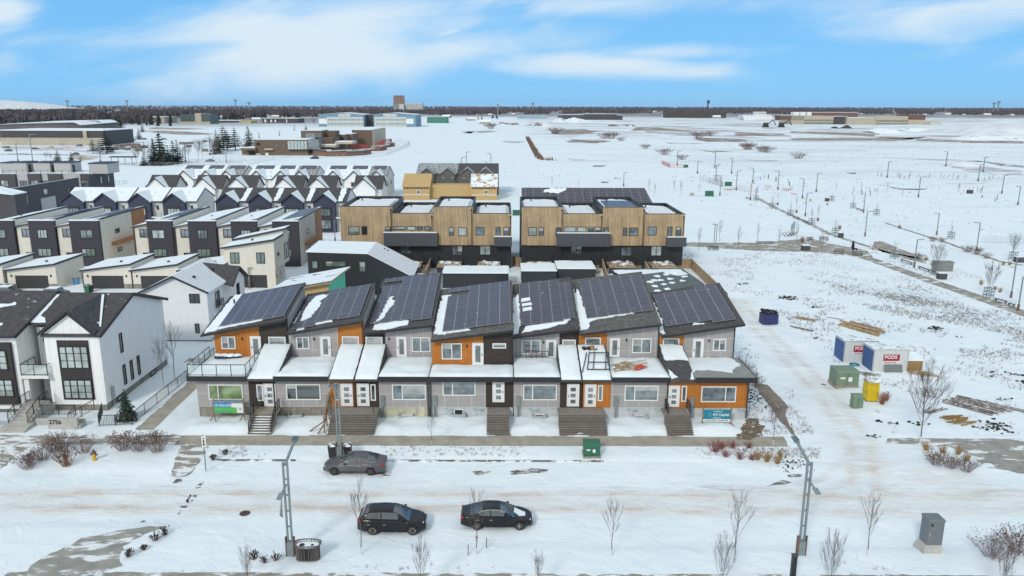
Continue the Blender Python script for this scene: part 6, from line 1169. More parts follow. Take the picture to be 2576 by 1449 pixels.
def bare_tree(name,seed,h=5.5,trunk=1.6,r=.05,spread=.45,guard=True,depth=3,nb=9,wide=.95,up=.7,bl=.29):
    rng=random.Random(seed);T=Thing(name,'x','tree',(0,0,-50));T.loc=(0,0,0)
    t=MB();pts=[Vector((0,0,0))];q=Vector((0,0,0))
    for i in range(7):q=q+Vector((rng.uniform(-.05,.05)*h/5,rng.uniform(-.05,.05)*h/5,h*.86/7));pts.append(q.copy())
    for i in range(7):t.tube(pts[i],pts[i+1],r*(1-i/8),r*(1-(i+1)/8),6,False)
    T.part('trunk',t,M['bark'])
    if guard:g=MB();g.tube((0,0,0),(pts[1].x,pts[1].y,min(.75,pts[1].z)),r*1.35,n=8);T.part('trunk_guard',g,M['barkwhite'])
    c=MB()
    for i in range(nb):
        z=trunk+(h*.82-trunk)*(i+.3)/nb;k=min(6,int(z/(h*.86/7)));b=pts[k].lerp(pts[k+1],(z-pts[k].z)/max(.01,pts[k+1].z-pts[k].z));a=i*2.4+rng.uniform(-.4,.4);s=.75*wide
        L=h*bl*rng.uniform(.7,1.15);branch(c,b,(math.cos(a)*s,math.sin(a)*s,up+.5),L*(1.1-.45*i/nb),r*.32,depth-1,rng,spread,.35)
    branch(c,pts[-1],(0,0,1),h*.2,r*.25,1,rng,.4,.5);T.part('crown',c,M['bark']);T.o.location=(0,0,0);return T.o
def place(src,used,loc,rz,sc,label,group,cat=None):
    if src not in used:
        used.add(src);src.location=loc;src.rotation_euler=(0,0,rz);src.scale=(sc,sc,sc)if isinstance(sc,(int,float))else sc;src['label']=label
        if group:src['group']=group
        return src
    return dup(src,loc,rz,sc,label,group)
USED=set()
YT=[bare_tree('young_tree',11+i,5.4,1.7,.042,.34,True,3,12)for i in range(3)];WT_=bare_tree('spreading_tree',31,6.5,1.5,.06,.38,True,4,17,1.1,.7,.36);ST=bare_tree('sapling',41,4.2,.8,.03,.3,False,3,8,.45,.9)
for i,(bx,by,tx,ty,k,lab)in enumerate((
    (909,1395,888,1222,0,'bare young tree with a white trunk base beside the black hatchback'),(1199,1395,1178,1235,1,'bare young tree with pink ribbons between two stakes in front of the black sedan'),
    (1538,1397,1545,1250,2,'bare upright young tree alone in the boulevard snow right of the black sedan'),(1847,1416,1872,1240,0,'tall thin leaning bare tree in the boulevard left of the right lamp'),
    (2181,1400,2215,1245,1,'bare young tree between the right street lamp and the grey utility cabinet'),(1086,1117,1088,1043,2,'small bare tree on the boulevard in front of the third townhouse'),(1945,1120,1948,1010,0,'bare young tree beside the straw-coloured grasses at the right end of the sidewalk'),
    (440,955,420,812,1,'bare young tree in the side yard right of the white townhouse, farther one'),(411,976,397,850,2,'bare young tree close against the white townhouse side wall'))):
    x,y=G((bx,by),.13);tz=F((tx,ty),y)[1];place(YT[k],USED,(x,y,gh(x,y)-.02),i*1.3,max(.5,(tz-.1)/5.4),lab,'young bare trees')
x,y=G((2314,1119));place(WT_,USED,(x,y,.1),.4,.98,'larger bare tree with a dense fan of branches beside the right sidewalk','larger bare trees')
for i,(bx,by,ty,lab)in enumerate(((1060,1500,1375,'treetop poking up at the bottom edge below the two black cars'),(1352,1500,1405,'low treetop at the bottom edge right of the black sedan'),(1812,1520,1368,'bushy bare treetop at the bottom edge right of centre'),(2082,1520,1362,'twiggy bare treetop at the bottom edge left of the cabinet'),(2515,1540,1385,'bare treetop at the bottom right corner'),(628,1500,1392,'bare treetop at the bottom edge left of the litter bin'))):
    x,y=G((bx,by));place(WT_,USED,(x,y,.1),i*.9+1,(F((bx,ty),y)[1]/6.5*.62,F((bx,ty),y)[1]/6.5*.62,F((bx,ty),y)[1]/6.5),lab,'larger bare trees')
def guard_frame():
    T=Thing('tree_guard','x','tree guard',(0,0,0));
    for z in(.5,1.0,1.5):q=MB();[q.bar(a,b,.05,.1)for a,b in(((-.5,-.5,z),(.5,-.5,z)),((.5,-.5,z),(.5,.5,z)),((.5,.5,z),(-.5,.5,z)),((-.5,.5,z),(-.5,-.5,z)))];T.part('ring',q,M['lampgrey'])
    for a in((-.5,-.5),(.5,-.5),(.5,.5),(-.5,.5)):q=MB();q.bar((*a,0),(*a,1.7),.08);T.part('post',q,M['lampgrey'])
    return T.o
GRD=guard_frame()
PT=[(2208,610,None),(905,490,'q5'),(1142,600,'q5'),(1402,712,'q5'),(1712,840,'q5'),(2055,985,'q5'),(2000,500,'q5'),(2310,600,'q5')]
gl=[('q5',905,500,905,290),('q5',1140,610,1150,420),('q5',1400,720,1408,520),('q5',1710,850,1735,610),('q5',2053,995,2095,780),('q5',2003,505,2010,390),('q5',2310,610,2310,440),('q6',310,760,325,600),('q6',1320,1080,1330,880),('q6',550,1350,565,1110),('b5',2485,590,2500,400),('b5',1875,710,1890,480),('b5',2290,890,2310,640)]
for i,(r,bx,by,tx,ty)in enumerate(gl):
    x,y=G(P(r,bx,by));tz=F(P(r,tx,ty),y)[1];big=i>=10
    place(WT_ if big else ST,USED,(x,y,.1),i*1.1,max(.5,tz/(6.5 if big else 4.2)),'%s of the staked trees along the promenade, counted from far left to near right'%ordw(i),'promenade trees in square guards');place(GRD,USED,(x,y,.1),.6,1.,'%s square tree guard along the promenade, counted from far left to near right'%ordw(i),'square tree guards')
free=[('q5',75,1220,95,890),('q5',375,1085,430,770),('q5',645,1190,735,880),('q5',925,1090,975,830),('q5',1230,1190,1270,920),('q5',1495,1085,1530,820),('q5',1860,1200,1870,960),('q5',1225,500,1240,380),('q5',1490,620,1510,440),('q5',1800,780,1810,560),('q5',80,370,75,240),('q5',915,480,930,290),
        ('b3',1563,850,1555,740),('b3',1612,880,1620,775),('b3',1838,880,1845,755),('b3',1780,850,1775,745),('b4',1060,915,1065,825),('b4',1268,920,1270,840),('b4',1360,880,1362,790),('b4',1495,920,1500,860),('b4',1995,880,2000,800),('b4',1130,880,1138,790),('b4',910,875,912,795),('q6',1745,450,1750,340),('q6',1425,450,1435,320),
        ('b3',733,800,730,720),('b3',960,800,960,740)]
for i,(r,bx,by,tx,ty)in enumerate(free):
    x,y=G(P(r,bx,by));tz=F(P(r,tx,ty),y)[1];place(ST,USED,(x,y,.1),i*.7,(max(.4,tz/4.2)*1.2,max(.4,tz/4.2)*1.2,max(.4,tz/4.2)),'%s thin leafless sapling standing free in the snow field, counted by picture order'%ordw(i),'thin saplings in the snow field')
def spruce(name,seed,h,w,mt,tiers=13,droop=.35,bare=.08):
    rng=random.Random(seed);T=Thing(name,'x','spruce',(0,0,0));t=MB();t.tube((0,0,0),(0,0,h*.97),h*.018,.02,6);T.part('trunk',t,M['bark']);c=MB()
    for k in range(tiers):
        f=k/(tiers-1);z=h*(bare+(.97-bare)*f);R_=w*(1-f)**.8*(.85+.3*rng.random())+.12;n=max(6,int(15*(1-f*.55)))
        for i in range(n):
            a=6.283*i/n+rng.uniform(-.3,.3)+k;L=R_*rng.uniform(.7,1.15);dz=-droop*L*rng.uniform(.5,1.2);ca,sa=math.cos(a),math.sin(a)
            for s in range(3):
                t0,t1=s/3.,(s+1)/3.;wd=L*.4*(1-t0)+.08;p0=Vector((ca*L*t0,sa*L*t0,z+dz*t0*t0+.1));p1=Vector((ca*L*t1,sa*L*t1,z+dz*t1*t1));sd=Vector((-sa,ca,0))*wd
                for sg in(1,-1):c.add([p0,p1,p0.lerp(p1,.35)+sd*sg+Vector((0,0,-wd*.55))],[(0,1,2)if sg>0 else(0,2,1)])
    for i in range(24):z=h*(.15+.8*rng.random());a=rng.uniform(0,6.28);r_=w*(1-z/h)*.5;p=Vector((math.cos(a)*r_,math.sin(a)*r_,z));s=h*.04;c.add([p,p+Vector((s,0,-s)),p+Vector((0,s,-s*.6))],[(0,1,2)])
    T.part('crown',c,M[mt]);return T.o
SP=[spruce('spruce_tree',3,10,2.6,'fir'),spruce('spruce_tree',5,10,2.1,'firdark',15,.25),spruce('pine_tree',8,10,2.9,'firdark',11,.1,.2)]
x,y=G((319,1053),.2);s0=spruce('spruce_tree',12,3.4,1.15,'fir',12,.3,.05);tz=F((318,980),y)[1];place(s0,USED,(x,y,gh(x,y)-.05),0,tz/3.4,'small snow-flecked spruce inside the corner of the garden fence',None)
sl_=[('l1',860,975,820,765,0),('l1',1065,965,1040,810,0),('l1',1390,845,1350,610,2),('l1',1490,860,1480,640,2),('l1',1590,850,1600,470,2),('l1',1640,830,1650,560,1),('l1',1740,640,1755,470,1),('l1',1850,640,1840,465,1),('l1',1955,640,1945,500,0),('l1',2070,640,2065,450,1),('l1',2120,530,2115,385,1),('l1',1740,525,1740,300,1),('l1',1800,520,1800,280,2),('l1',2140,1030,2095,835,0),('l1',2300,1020,2290,600,1),('l1',2400,1020,2310,500,0),
    ('l2',335,1000,300,590,1),('l2',430,1010,345,470,0),('l2',460,1000,440,640,1),('l2',550,985,520,690,1),('l2',630,985,580,600,0),('l2',695,965,670,595,1),('l2',1300,840,1245,440,1),('l2',1330,820,1290,520,2),('l2',1400,775,1370,360,2),('l2',1460,795,1440,430,2),('l2',1580,775,1590,400,2),('l2',1790,720,1785,380,0),('b2',703,360,703,300,0),('b3',130,240,130,185,1),('b3',225,215,225,172,1),('b3',258,215,258,172,1),('b3',100,225,100,190,1),('b2',2400,270,2400,215,1),('b2',2505,240,2505,190,1),('b2',2545,240,2545,195,1)]
for i,(r,bx,by,tx,ty,k)in enumerate(sl_):
    x,y=G(P(r,bx,by));tz=F(P(r,tx,ty),y)[1];lab='dark %s, number %d of the evergreens near the school counted left to right' if i<29 else 'far dark %s, number %d of the lone evergreens on the open field'
    place(SP[k],USED,(x,y,0),i,(tz/10*1.45,tz/10*1.45,tz/10),'%s dark evergreen counted left to right among the %s'%(ordw(i if i<29 else i-29),'conifers around the school and car park' if i<29 else 'lone conifers beyond the hangar'),'dark conifers around the school' if i<29 else 'lone far conifers')
bl_=[('l2',60,1010,20,750),('l2',200,1005,230,700),('l2',850,940,830,700),('l2',1015,920,950,650),('l2',1075,910,1085,640),('l2',1235,910,1225,600),('l1',690,950,665,840),('l1',1210,1035,1190,900),('l2',770,960,730,760),('l2',1300,850,1280,640),('b2',780,320,770,250),('l1',760,960,760,850)]
for i,(r,bx,by,tx,ty)in enumerate(bl_):
    x,y=G(P(r,bx,by));tz=F(P(r,tx,ty),y)[1];place(WT_,USED,(x,y,0),i*1.7,(tz/5.5,tz/5.5,tz/6.5),'%s leafless tree counted left to right among the conifers near the school'%ordw(i),'leafless trees near the school')
def shrub(name,seed,n,h,w,mt,r=.012,leaf=None,catg='shrub',forks=3):
    rng=random.Random(seed);T=Thing(name,'x',catg,(0,0,0));q=MB();lf=MB()
    for i in range(n):
        a=rng.uniform(0,6.28);s=rng.random()**.7*w;L=h*rng.uniform(.65,1.1);b=Vector((math.cos(a)*s*.25,math.sin(a)*s*.25,0));e=Vector((math.cos(a)*s,math.sin(a)*s,L*(1-.25*s/w)))
        m_=b.lerp(e,.5)+Vector((0,0,L*.08));q.tube(b,m_,r*1.3,r,3,False);q.tube(m_,e,r,r*.6,3,False)
        for k in range(forks):
            p=b.lerp(e,rng.uniform(.4,.9));t=p+Vector((rng.uniform(-.25,.25),rng.uniform(-.25,.25),rng.uniform(.1,.35)))*h*.6;q.tube(p,t,r*.8,r*.5,3,False)
            if leaf and rng.random()<.8:sz=rng.uniform(.04,.08);lf.add([t,t+Vector((sz,0,sz)),t+Vector((0,sz,-sz)),t+Vector((-sz,-sz,.01))],[(0,1,2),(0,2,3)])
        if leaf:sz=.05;lf.add([e,e+Vector((sz,0,sz)),e+Vector((0,sz,-sz)),e+Vector((-sz,-sz,.01))],[(0,1,2),(0,2,3)])
    T.part('stems',q,M[mt]);
    if leaf:T.part('leaves',lf,M[leaf])
    return T.o
SHM=shrub('leafless_shrub',1,56,1.3,1.2,'mauvetwig',.008,'browntwig',forks=3);SHB=shrub('brown_shrub',2,60,1.3,.75,'rust',.009,'browntwig',forks=2);SHR=shrub('red_shrub',3,60,.95,.85,'redtwig',.009,forks=2);GRS=shrub('ornamental_grass',4,80,.95,.5,'straw',.009,None,'grass',1);TWG=shrub('twig_clump',5,16,.5,.4,'browntwig',.014,'darksoil','plant');RUS=shrub('rust_grass',6,60,1.1,.55,'rust',.010,None,'grass',1)
sh=[(SHM,'n4',240,470,1.15,'mauve shrub at the far left of the left shrub bed'),(SHM,'n4',370,400,1.1,'mauve shrub second from the left in the left shrub bed'),(SHM,'n4',470,330,1.15,'mauve shrub at the back of the left shrub bed by the walk'),(SHB,'n4',575,450,1.25,'rust brown shrub standing out in the left shrub bed'),(SHM,'n4',720,340,1.15,'mauve shrub at the right end of the left shrub bed'),(SHB,'n4',250,440,.8,'low brown shrub at the left end of the left bed'),(SHM,'n4',540,300,1.2,'tall mauve shrub in the middle of the left bed'),
      (SHM,'n4',1060,310,1.2,'mauve shrub at the left end of the bed near the hydrant'),(SHM,'n4',1190,320,1.35,'mauve shrub in the middle of the bed right of the hydrant'),(SHM,'n4',1350,330,1.25,'mauve shrub at the right end of the bed near the crossing path'),(SHB,'n4',1340,250,.9,'brown-topped shrub behind the right end of the hydrant bed'),
      (SHM,'n7',1640,370,.95,'mauve shrub at the left of the right-hand bed'),(SHM,'n7',1780,400,1.0,'mauve shrub in the middle of the right-hand bed'),(SHM,'n7',1930,430,.95,'mauve shrub at the right of the right-hand bed'),(SHM,'n7',2190,1270,1.3,'mauve shrub above the bottom right corner, left one'),(SHM,'n7',2440,1230,1.35,'mauve shrub at the right edge above the corner'),
      (SHR,'n6',1430,240,1.15,'large red dogwood shrub beside the sidewalk end'),(SHR,'n6',1540,290,.8,'red dogwood in front of the large one'),(SHR,'n6',1610,205,.75,'small red dogwood right of the large one'),(SHR,'n6',1770,205,.7,'small red dogwood left of the last sidewalk tree'),(SHR,'n6',1680,315,.7,'red dogwood left of the straw grasses'),(SHR,'n6',1790,320,.7,'red dogwood touching the straw grasses'),(SHR,'n6',1500,215,.9,'red dogwood merging with the large one'),
      (GRS,'n6',1850,320,1.0,'straw-coloured grass clump at the left of its group'),(GRS,'n6',1940,340,1.05,'straw-coloured grass clump in the middle of its group'),(GRS,'n6',2040,360,.9,'straw-coloured grass clump at the right of its group'),(GRS,'n6',2070,290,.7,'small straw grass clump behind its group'),
      (GRS,'n7',1545,230,.9,'yellow grass tuft right of the large bare tree'),(GRS,'n7',1705,255,.85,'yellow grass tuft at the sidewalk above the right-hand bed'),(GRS,'n7',1855,270,.9,'yellow grass tuft third along the right sidewalk'),(GRS,'n7',1940,330,.8,'yellow grass tuft inside the right-hand bed'),
      (TWG,'n4',1830,400,1.0,'dark twig clump right of the crossing sign'),(TWG,'n4',1940,355,1.0,'dark twig clump with seed heads near the curb end'),(TWG,'n4',1420,1040,1.3,'dark seed-head clump at the tip of the concrete pad'),(TWG,'n4',1330,1090,1.2,'sparse dark clump beside the concrete pad'),(TWG,'n4',1100,1230,1.2,'dark clump at the inner curve of the concrete pad'),(TWG,'n4',1235,1175,.8,'tiny dark clump right of the concrete pad'),(TWG,'n4',2190,1250,1.2,'reddish clump left of the left street lamp'),(TWG,'n4',2270,1280,1.0,'sparse clump beside the left street lamp'),(TWG,'n4',2365,1260,1.2,'upright reddish clump left of the litter bin'),
      (SHR,'z8',150,560,1.0,'red twig shrub at the top of the alley edge behind the end townhouse'),(SHM,'z8',200,610,1.0,'mauve shrub along the alley beside the end townhouse, upper'),(SHM,'z8',240,660,1.0,'mauve shrub along the alley beside the end townhouse, middle'),(SHM,'z8',290,720,1.0,'mauve shrub along the alley beside the end townhouse, lower'),
      (RUS,'z8',1350,870,1.2,'rust brown grass clump behind the yellow portable toilet'),(RUS,'z8',1390,840,.9,'second rust grass clump right of the yellow portable toilet'),(RUS,'q5',1580,1100,1.3,'rust grass clump left of the promenade benches'),(RUS,'q5',1220,560,1.0,'rust grass under a promenade tree, far one'),(RUS,'q5',1490,670,1.0,'rust grass under a promenade tree, middle one'),(RUS,'q5',1800,790,1.0,'rust grass under a promenade tree, near one'),(RUS,'q5',2120,910,1.1,'rust grass beside the tree guard left of the waste bin'),
      (RUS,'q5',1940,560,.8,'rust grass below the far promenade bin'),(RUS,'q6',625,930,.9,'single rust grass clump in the open snow of the promenade'),(GRS,'b5',1795,590,1.0,'straw grass by the promenade lamp'),(GRS,'b5',1845,630,.9,'straw grass left of the promenade utility box'),(GRS,'b5',2235,780,1.0,'straw grass left of the near promenade tree'),(GRS,'b5',2345,820,.8,'straw grass right of the near promenade tree'),(GRS,'b5',2385,840,.9,'last straw grass right of the near promenade tree'),(GRS,'b5',2410,625,.9,'straw grass at the right edge beside the far tree'),(GRS,'b5',2460,625,.9,'straw grass near the right edge, right one'),(SHM,'b5',1740,575,1.0,'mauve shrub behind the promenade lamp'),
      (SHM,'b5',2120,520,1.2,'mauve hedge shrub left of the tall promenade lamp'),(SHM,'b5',2200,540,1.2,'mauve hedge shrub at the foot of the tall promenade lamp'),(SHM,'b5',2280,570,1.1,'mauve hedge shrub right of the tall promenade lamp'),(SHM,'b5',1850,435,.9,'low mauve shrub in the open snow, left'),(SHM,'b5',1920,440,.9,'low mauve shrub in the open snow, right')]
for i,(src,r,x_,y_,sc,lab)in enumerate(sh):
    x,y=G(P(r,x_,y_),.13);place(src,USED,(x,y,gh(x,y)-.03),i*1.3,sc,lab,{SHM:'mauve leafless shrubs',SHB:'rust brown shrubs',SHR:'red dogwood shrubs',GRS:'straw-coloured grass clumps',TWG:'dark twig clumps',RUS:'rust-coloured grass clumps'}[src])
for i,(r,x_,y_,sc)in enumerate((('b3',1700,530,3.4),('b3',1850,570,2.4),('b3',1990,390,5.5),('b3',2085,370,4.5),('b3',1180,390,5),('b3',1240,390,5),('b3',2410,480,3.4),('b3',2530,500,3.2),('b4',130,500,4),('b4',290,525,3.6),('b4',575,580,3.4),('b3',1530,475,2.6),('b3',205,305,6),('b3',1325,410,3),('b3',765,350,6))):
    x,y=G(P(r,x_,y_));place(SHM,USED,(x,y,0),i,(sc*1.5,sc*1.5,sc),'%s lone leafless bush out on the open snow field, in picture order'%ordw(i),'lone bushes on the open field')
def hedge():
    q=MB();rng=random.Random(4);A=[G(P('b3',x,y))for x,y in((520,385),(560,460),(610,550),(640,572),(740,580))]
    for a,b in zip(A,A[1:]):
        n=int(math.dist(a,b)*2.2)+8
        for i in range(n):
            t=rng.random();x=a[0]+(b[0]-a[0])*t+rng.uniform(-1.6,1.6);y=a[1]+(b[1]-a[1])*t+rng.uniform(-1.6,1.6);h=rng.uniform(1.0,2.6)
            for k in range(3):q.add([(x,y,0),(x+rng.uniform(-.7,.7),y+rng.uniform(-.5,.5),h),(x+rng.uniform(.1,.4),y,0)],[(0,1,2)])
    single('hedge',q,M['rusttwig'],'long rusty brown hedge running away across the open snow field','hedge',(*A[0],0))
M['rusttwig']=mat('rusty hedge twigs',(.16,.095,.075),.9,.3,.5)
hedge()
def tufts(name,label,zones,mt,seed,hh=(.15,.4)):
    rng=random.Random(seed);q=MB()
    for(x0,x1,y0,y1,n,msk)in zones:
        c=0;t=0
        while c<n and t<n*12:
            t+=1;x=rng.uniform(x0,x1);y=rng.uniform(y0,y1)
            if noise.noise(Vector((x*.16,y*.16,seed)))+.35*noise.noise(Vector((x*.6,y*.6,seed+1)))<msk:continue
            if x>24 and(dseg((x,y),ALLEY)<3.2 or dseg((x,y),PATHR)<1.9):continue
            if 44<y<57.6 or(59.8<y<62.2):continue
            z=gh(x,y);c+=1;w3=.02+y*.00025 if y>150 else.03
            for k in range(rng.randint(2,5)):
                a=rng.uniform(0,6.28);s=rng.uniform(.04,.16);h=rng.uniform(*hh);bx,by=x+rng.uniform(-.12,.12),y+rng.uniform(-.12,.12);q.add([(bx,by,z-.01),(bx+math.cos(a)*s,by+math.sin(a)*s,z+h),(bx+w3,by+.01,z-.01)],[(0,1,2)])
    single(name,q,M[mt],label,'dry grass',kind='stuff')
tufts('dry_grass','dry brown grass stalks poking through the snow of the open lot',[(24,80,62.5,150,2600,.12),(38,75,72,112,1500,.05),(52,66,84,120,1100,.0)],'browntwig2',3)
tufts('weeds','reddish weeds scattered along the boulevards and field edges',[(-45,60,36.5,44,140,.2),(-30,24,57.9,59.8,260,.1),(22,27.5,62.4,69,420,-.3),(19,27,57.8,59.7,300,-.2),(40,70,130,144,300,.0),(60,130,90,160,350,.1)],'mauvetwig',6,(.08,.28))
tufts('field_weeds','brown weed stalks and litter strewn over the far snow fields',[(60,300,150,330,900,.26),(0,330,200,420,500,.28),(100,480,380,800,1700,.1)],'mauvetwig',9,(.2,.5))
rr=random.Random(8);T=Thing('survey_stake','thin wooden stake standing in the snow field','stake',(0,0,-90));T.loc=(0,0,0);q=MB();q.bar((0,0,0),(0,0,1.5),.09);T.part('post',q,M['bark'])
for r,x0,x1,y0,y1,n in(('q6',590,1060,215,270,14),('q6',1180,1620,225,290,14),('q6',1750,1970,240,300,10),('q6',310,390,215,235,3),('q6',1890,1960,545,575,3),('q5',960,1110,140,210,8),('q5',1170,1210,200,235,3),('q5',1310,1400,240,290,6),('b3',820,860,110,120,1),('q6',70,350,430,500,8),('q6',1380,1770,410,460,8)):
    for i in range(n):x,y=G(P(r,rr.uniform(x0,x1),rr.uniform(y0,y1)));place(T.o,USED,(x,y,0),rr.random(),rr.uniform(.7,1.3),'thin wooden stake standing in the snow field','wooden stakes in the far snow field')
M_=1
M['dirtpile']=mat('dark soil pile',(.05,.045,.045),.95,.2,.1)
M['barewood']=mat('leafless woodland',(.105,.088,.095),.95,.3,.02);M['farfir']=mat('distant evergreens',(.030,.040,.040),.95,.3,.02)
M['snowhill']=mat('wind-packed snow heap',(.66,.69,.71),.85,.12,.05,bstr=.2);M['earth']=mat('brown earth heap with snow',(.17,.13,.09),.95,.2,.1,snow=(.56,.08));M['debris']=mat('mixed snow and rubble',(.3,.27,.24),.95,.3,.1,snow=(.40,.12))
# ================================================================ distant woods, houses, hills, masts, mounds
def onland(px,py):
    d=ray(px,py)
    if d[2]>-.0006:t=9400/d[1];return d[0]*t,9400,rise(9400)
    x,y=G((px,py))
    for _ in range(8):y=min(y,9400);x,y2=G((px,py),rise(y));y=(y+min(y2,9400))/2
    return d[0]*y/d[1],y,rise(y)
def woods(name,label,mt,n,pick,tri,seed,con=False):
    rng=random.Random(seed);q=MB();vs=q.v;fs=q.f
    for i in range(n):
        px,py=pick(rng)
        if py is None:continue
        x,y,gz=onland(px,py);h=rng.uniform(8,15)*(1.25 if con else 1);w=h*(.20 if con else.42)
        for k in range(tri):
            if con:
                t=k/tri;z=gz+h*(.06+.94*t);r=w*(1-t)+.5;a=rng.uniform(0,6.28);b=len(vs);ca,sa=math.cos(a),math.sin(a);vs.extend(((x+ca*r,y+sa*r,z-h*.1),(x-ca*r,y-sa*r,z-h*.1),(x+sa*r*.2,y-ca*r*.2,z+h*.16)))
            else:
                a=rng.uniform(0,6.28);u=rng.random()**.5;cx_,cy_,cz=x+math.cos(a)*u*w,y+math.sin(a)*u*w,gz+h*(.25+.7*rng.random());s=h*rng.uniform(.12,.28);b=len(vs);a2=rng.uniform(0,6.28)
                vs.extend(((cx_+math.cos(a2)*s,cy_+math.sin(a2)*s,cz-s*.7),(cx_-math.cos(a2)*s,cy_-math.sin(a2)*s,cz-s*.5),(cx_+rng.uniform(-s,s)*.5,cy_,cz+s)))
            fs.append((b,b+1,b+2))
    single(name,q,M[mt],label,'woods',kind='stuff')
def lowlim(x):
    pts=[(-60,318),(200,322),(330,316),(420,318),(620,304),(660,296),(800,297),(1050,291),(1260,290),(1500,286),(1800,285),(2100,286),(2700,287)]
    for(a,b),(c,d)in zip(pts,pts[1:]):
        if a<=x<=c:return b+(d-b)*(x-a)/(c-a)
    return 283
def clear(x,y):return(374<x<500 and y>299)or(535<x<632 and y>301)or(798<x<1050 and y>300)
def pk_w(rng):
    x=rng.uniform(-60,2640);y=269.6+(lowlim(x)-269.6)*rng.random()
    v=noise.noise(Vector((x*.012,y*.09,1)))
    return(x,y+.0028*(x-1263))if(v>-.22 or y<280)and not clear(x,y)else(x,None)
def pk_n(rng):
    x=rng.uniform(-60,860);y=283+(lowlim(x)-285)*rng.random();return(x,y-1)if not clear(x,y)and noise.noise(Vector((x*.02,y*.1,5)))>-.25 else(x,None)
woods('distant_woods','leafless grey brown woodland stretching along the horizon','barewood',12500,pk_w,15,1);woods('distant_woods','leafless trees massed behind the commercial building','barewood',2000,pk_n,26,2)
woods('distant_evergreens','dark evergreens sprinkled through the distant woodland','farfir',3600,pk_w,9,3,True)
def pk_b(rng):
    x=rng.uniform(60,900);return(x,rng.uniform(280,lowlim(x)+1))if noise.noise(Vector((x*.03,3,7)))>-.15 else(x,None)
woods('near_evergreens','dark evergreens among the nearer left woodland','farfir',650,pk_b,16,5,True)
def hill(name,px,Y,depth,zfun,mt,n=26,m=9,base=-1):
    """px: outline from left to right as (x, y) in the survey picture at distance Y"""
    q=MB();pts=[F(p,Y)for p in px]
    xs=[pts[0][0]+(pts[-1][0]-pts[0][0])*i/n for i in range(n+1)]
    def top(x):
        for a,b in zip(pts,pts[1:]):
            if a[0]<=x<=b[0]:return a[1]+(b[1]-a[1])*(x-a[0])/max(1e-6,b[0]-a[0])
        return 0
    for j in range(m+1):
        v=j/m
        for i,x in enumerate(xs):
            hgt=max(0,top(x));y=Y+depth*(v-.5);z=hgt*math.sin(math.pi*v)**.8*(1+.25*noise.noise(Vector((x*zfun,y*zfun,2))))+base;q.v.append((x,y,z))
    for j in range(m):
        for i in range(n):a=j*(n+1)+i;q.f.append((a,a+1,a+n+2,a+n+1))
    return structure(name,q,M[mt],True)
hill('hill',[(-90,262),(-60,249),(0,251.5),(60,257),(100,262),(130,266),(165,273)],3600,600,.002,'snowhill')
hill('hill',[P('b4',*p)for p in((1850,345),(2000,300),(2150,260),(2350,228),(2500,225),(2700,222),(2900,300))],900,170,.01,'snowhill')
hill('mound',[P('b3',*p)for p in((252,300),(285,242),(350,250),(440,246),(470,300))],1240,50,.03,'earth');hill('mound',[P('b3',*p)for p in((460,310),(500,270),(640,236),(690,262),(740,310))],1190,50,.03,'earth')
hill('mound',[P('b3',*p)for p in((640,325),(655,234),(700,250),(820,325))],1150,30,.03,'snowhill')
hill('mound',[P('b3',*p)for p in((700,262),(740,225),(800,205),(850,222),(920,202),(1000,218),(1080,240),(1160,262))],1500,90,.03,'debris',40);hill('mound',[P('b3',*p)for p in((1170,300),(1220,262),(1330,265),(1400,258),(1430,262),(1480,305))],1180,40,.05,'earth',30)
hill('mound',[P('b2',*p)for p in((1890,300),(1980,262),(2060,245),(2130,275),(2200,300))],1500,80,.03,'debris',30)
hill('mound',[P('b4',*p)for p in((0,318),(300,298),(560,310),(670,325))],1080,40,.03,'earth',30);hill('mound',[P('b4',*p)for p in((945,308),(1010,270),(1045,306))],1080,30,.03,'dirtpile');hill('mound',[P('b4',*p)for p in((860,308),(900,285),(945,308))],1080,30,.03,'dirtpile')
hill('mound',[P('b4',*p)for p in((1200,330),(1280,300),(1400,305),(1500,340),(1560,385))],900,50,.03,'debris',30);hill('mound',[P('b4',*p)for p in((1490,320),(1560,292),(1700,300),(1760,345))],980,40,.03,'debris',30);hill('mound',[P('b4',*p)for p in((1955,395),(2060,365),(2300,360),(2620,370),(2900,390))],720,40,.05,'debris',40)
hill('mound',[P('b4',*p)for p in((1880,635),(1950,600),(2030,578),(2090,596),(2150,606),(2210,640))],385,18,.2,'snowhill',20);hill('mound',[P('b3',*p)for p in((1480,380),(1580,352),(1690,330),(1740,380))],860,40,.03,'debris',30)
M_=2
rng=random.Random(9)
def farhouse():
    T=Thing('far_house','x','house',(0,0,0));q=MB();q.box(-6,6,0,9,0,3.4);T.part('wall',q,M['beige']);r=MB();slab(r,[(-6.6,-.6,3.3),(6.6,-.6,3.3),(6.6,4.5,6),(-6.6,4.5,6)],.3);slab(r,[(-6.6,4.52,6),(6.6,4.52,6),(6.6,9.6,3.3),(-6.6,9.6,3.3)],.3);T.part('roof',r,M['snow']);return T.o
FH=farhouse();hs=[('l1',90,345),('l1',200,345),('l1',505,340),('l1',690,350),('l1',850,345),('l1',930,350),('l1',790,395),('l1',1580,445),('l1',1240,330),('l1',2480,370),('l2',530,320),('l2',1210,280),('l2',1350,270),('l2',1430,285),('l2',1740,285),('l2',1880,275),('l2',2200,275),('l2',1900,320),('l2',1290,310),('l2',2270,350),('q4',700,350),('q4',1210,255),('b2',1040,165),('b2',2330,180),('b3',100,185),('b3',200,190),('b3',400,185),('b3',1370,170),('b3',1500,170),('b3',1600,165),('b3',1250,165),('b4',1400,190),('b4',1700,195),('b4',1900,195),('b4',2050,200),('b4',2250,200),('b4',2480,205),('b4',1150,190),('b3',1700,205),('b3',2150,215),('b2',2050,240),('b2',2300,265),('b2',2430,300)]
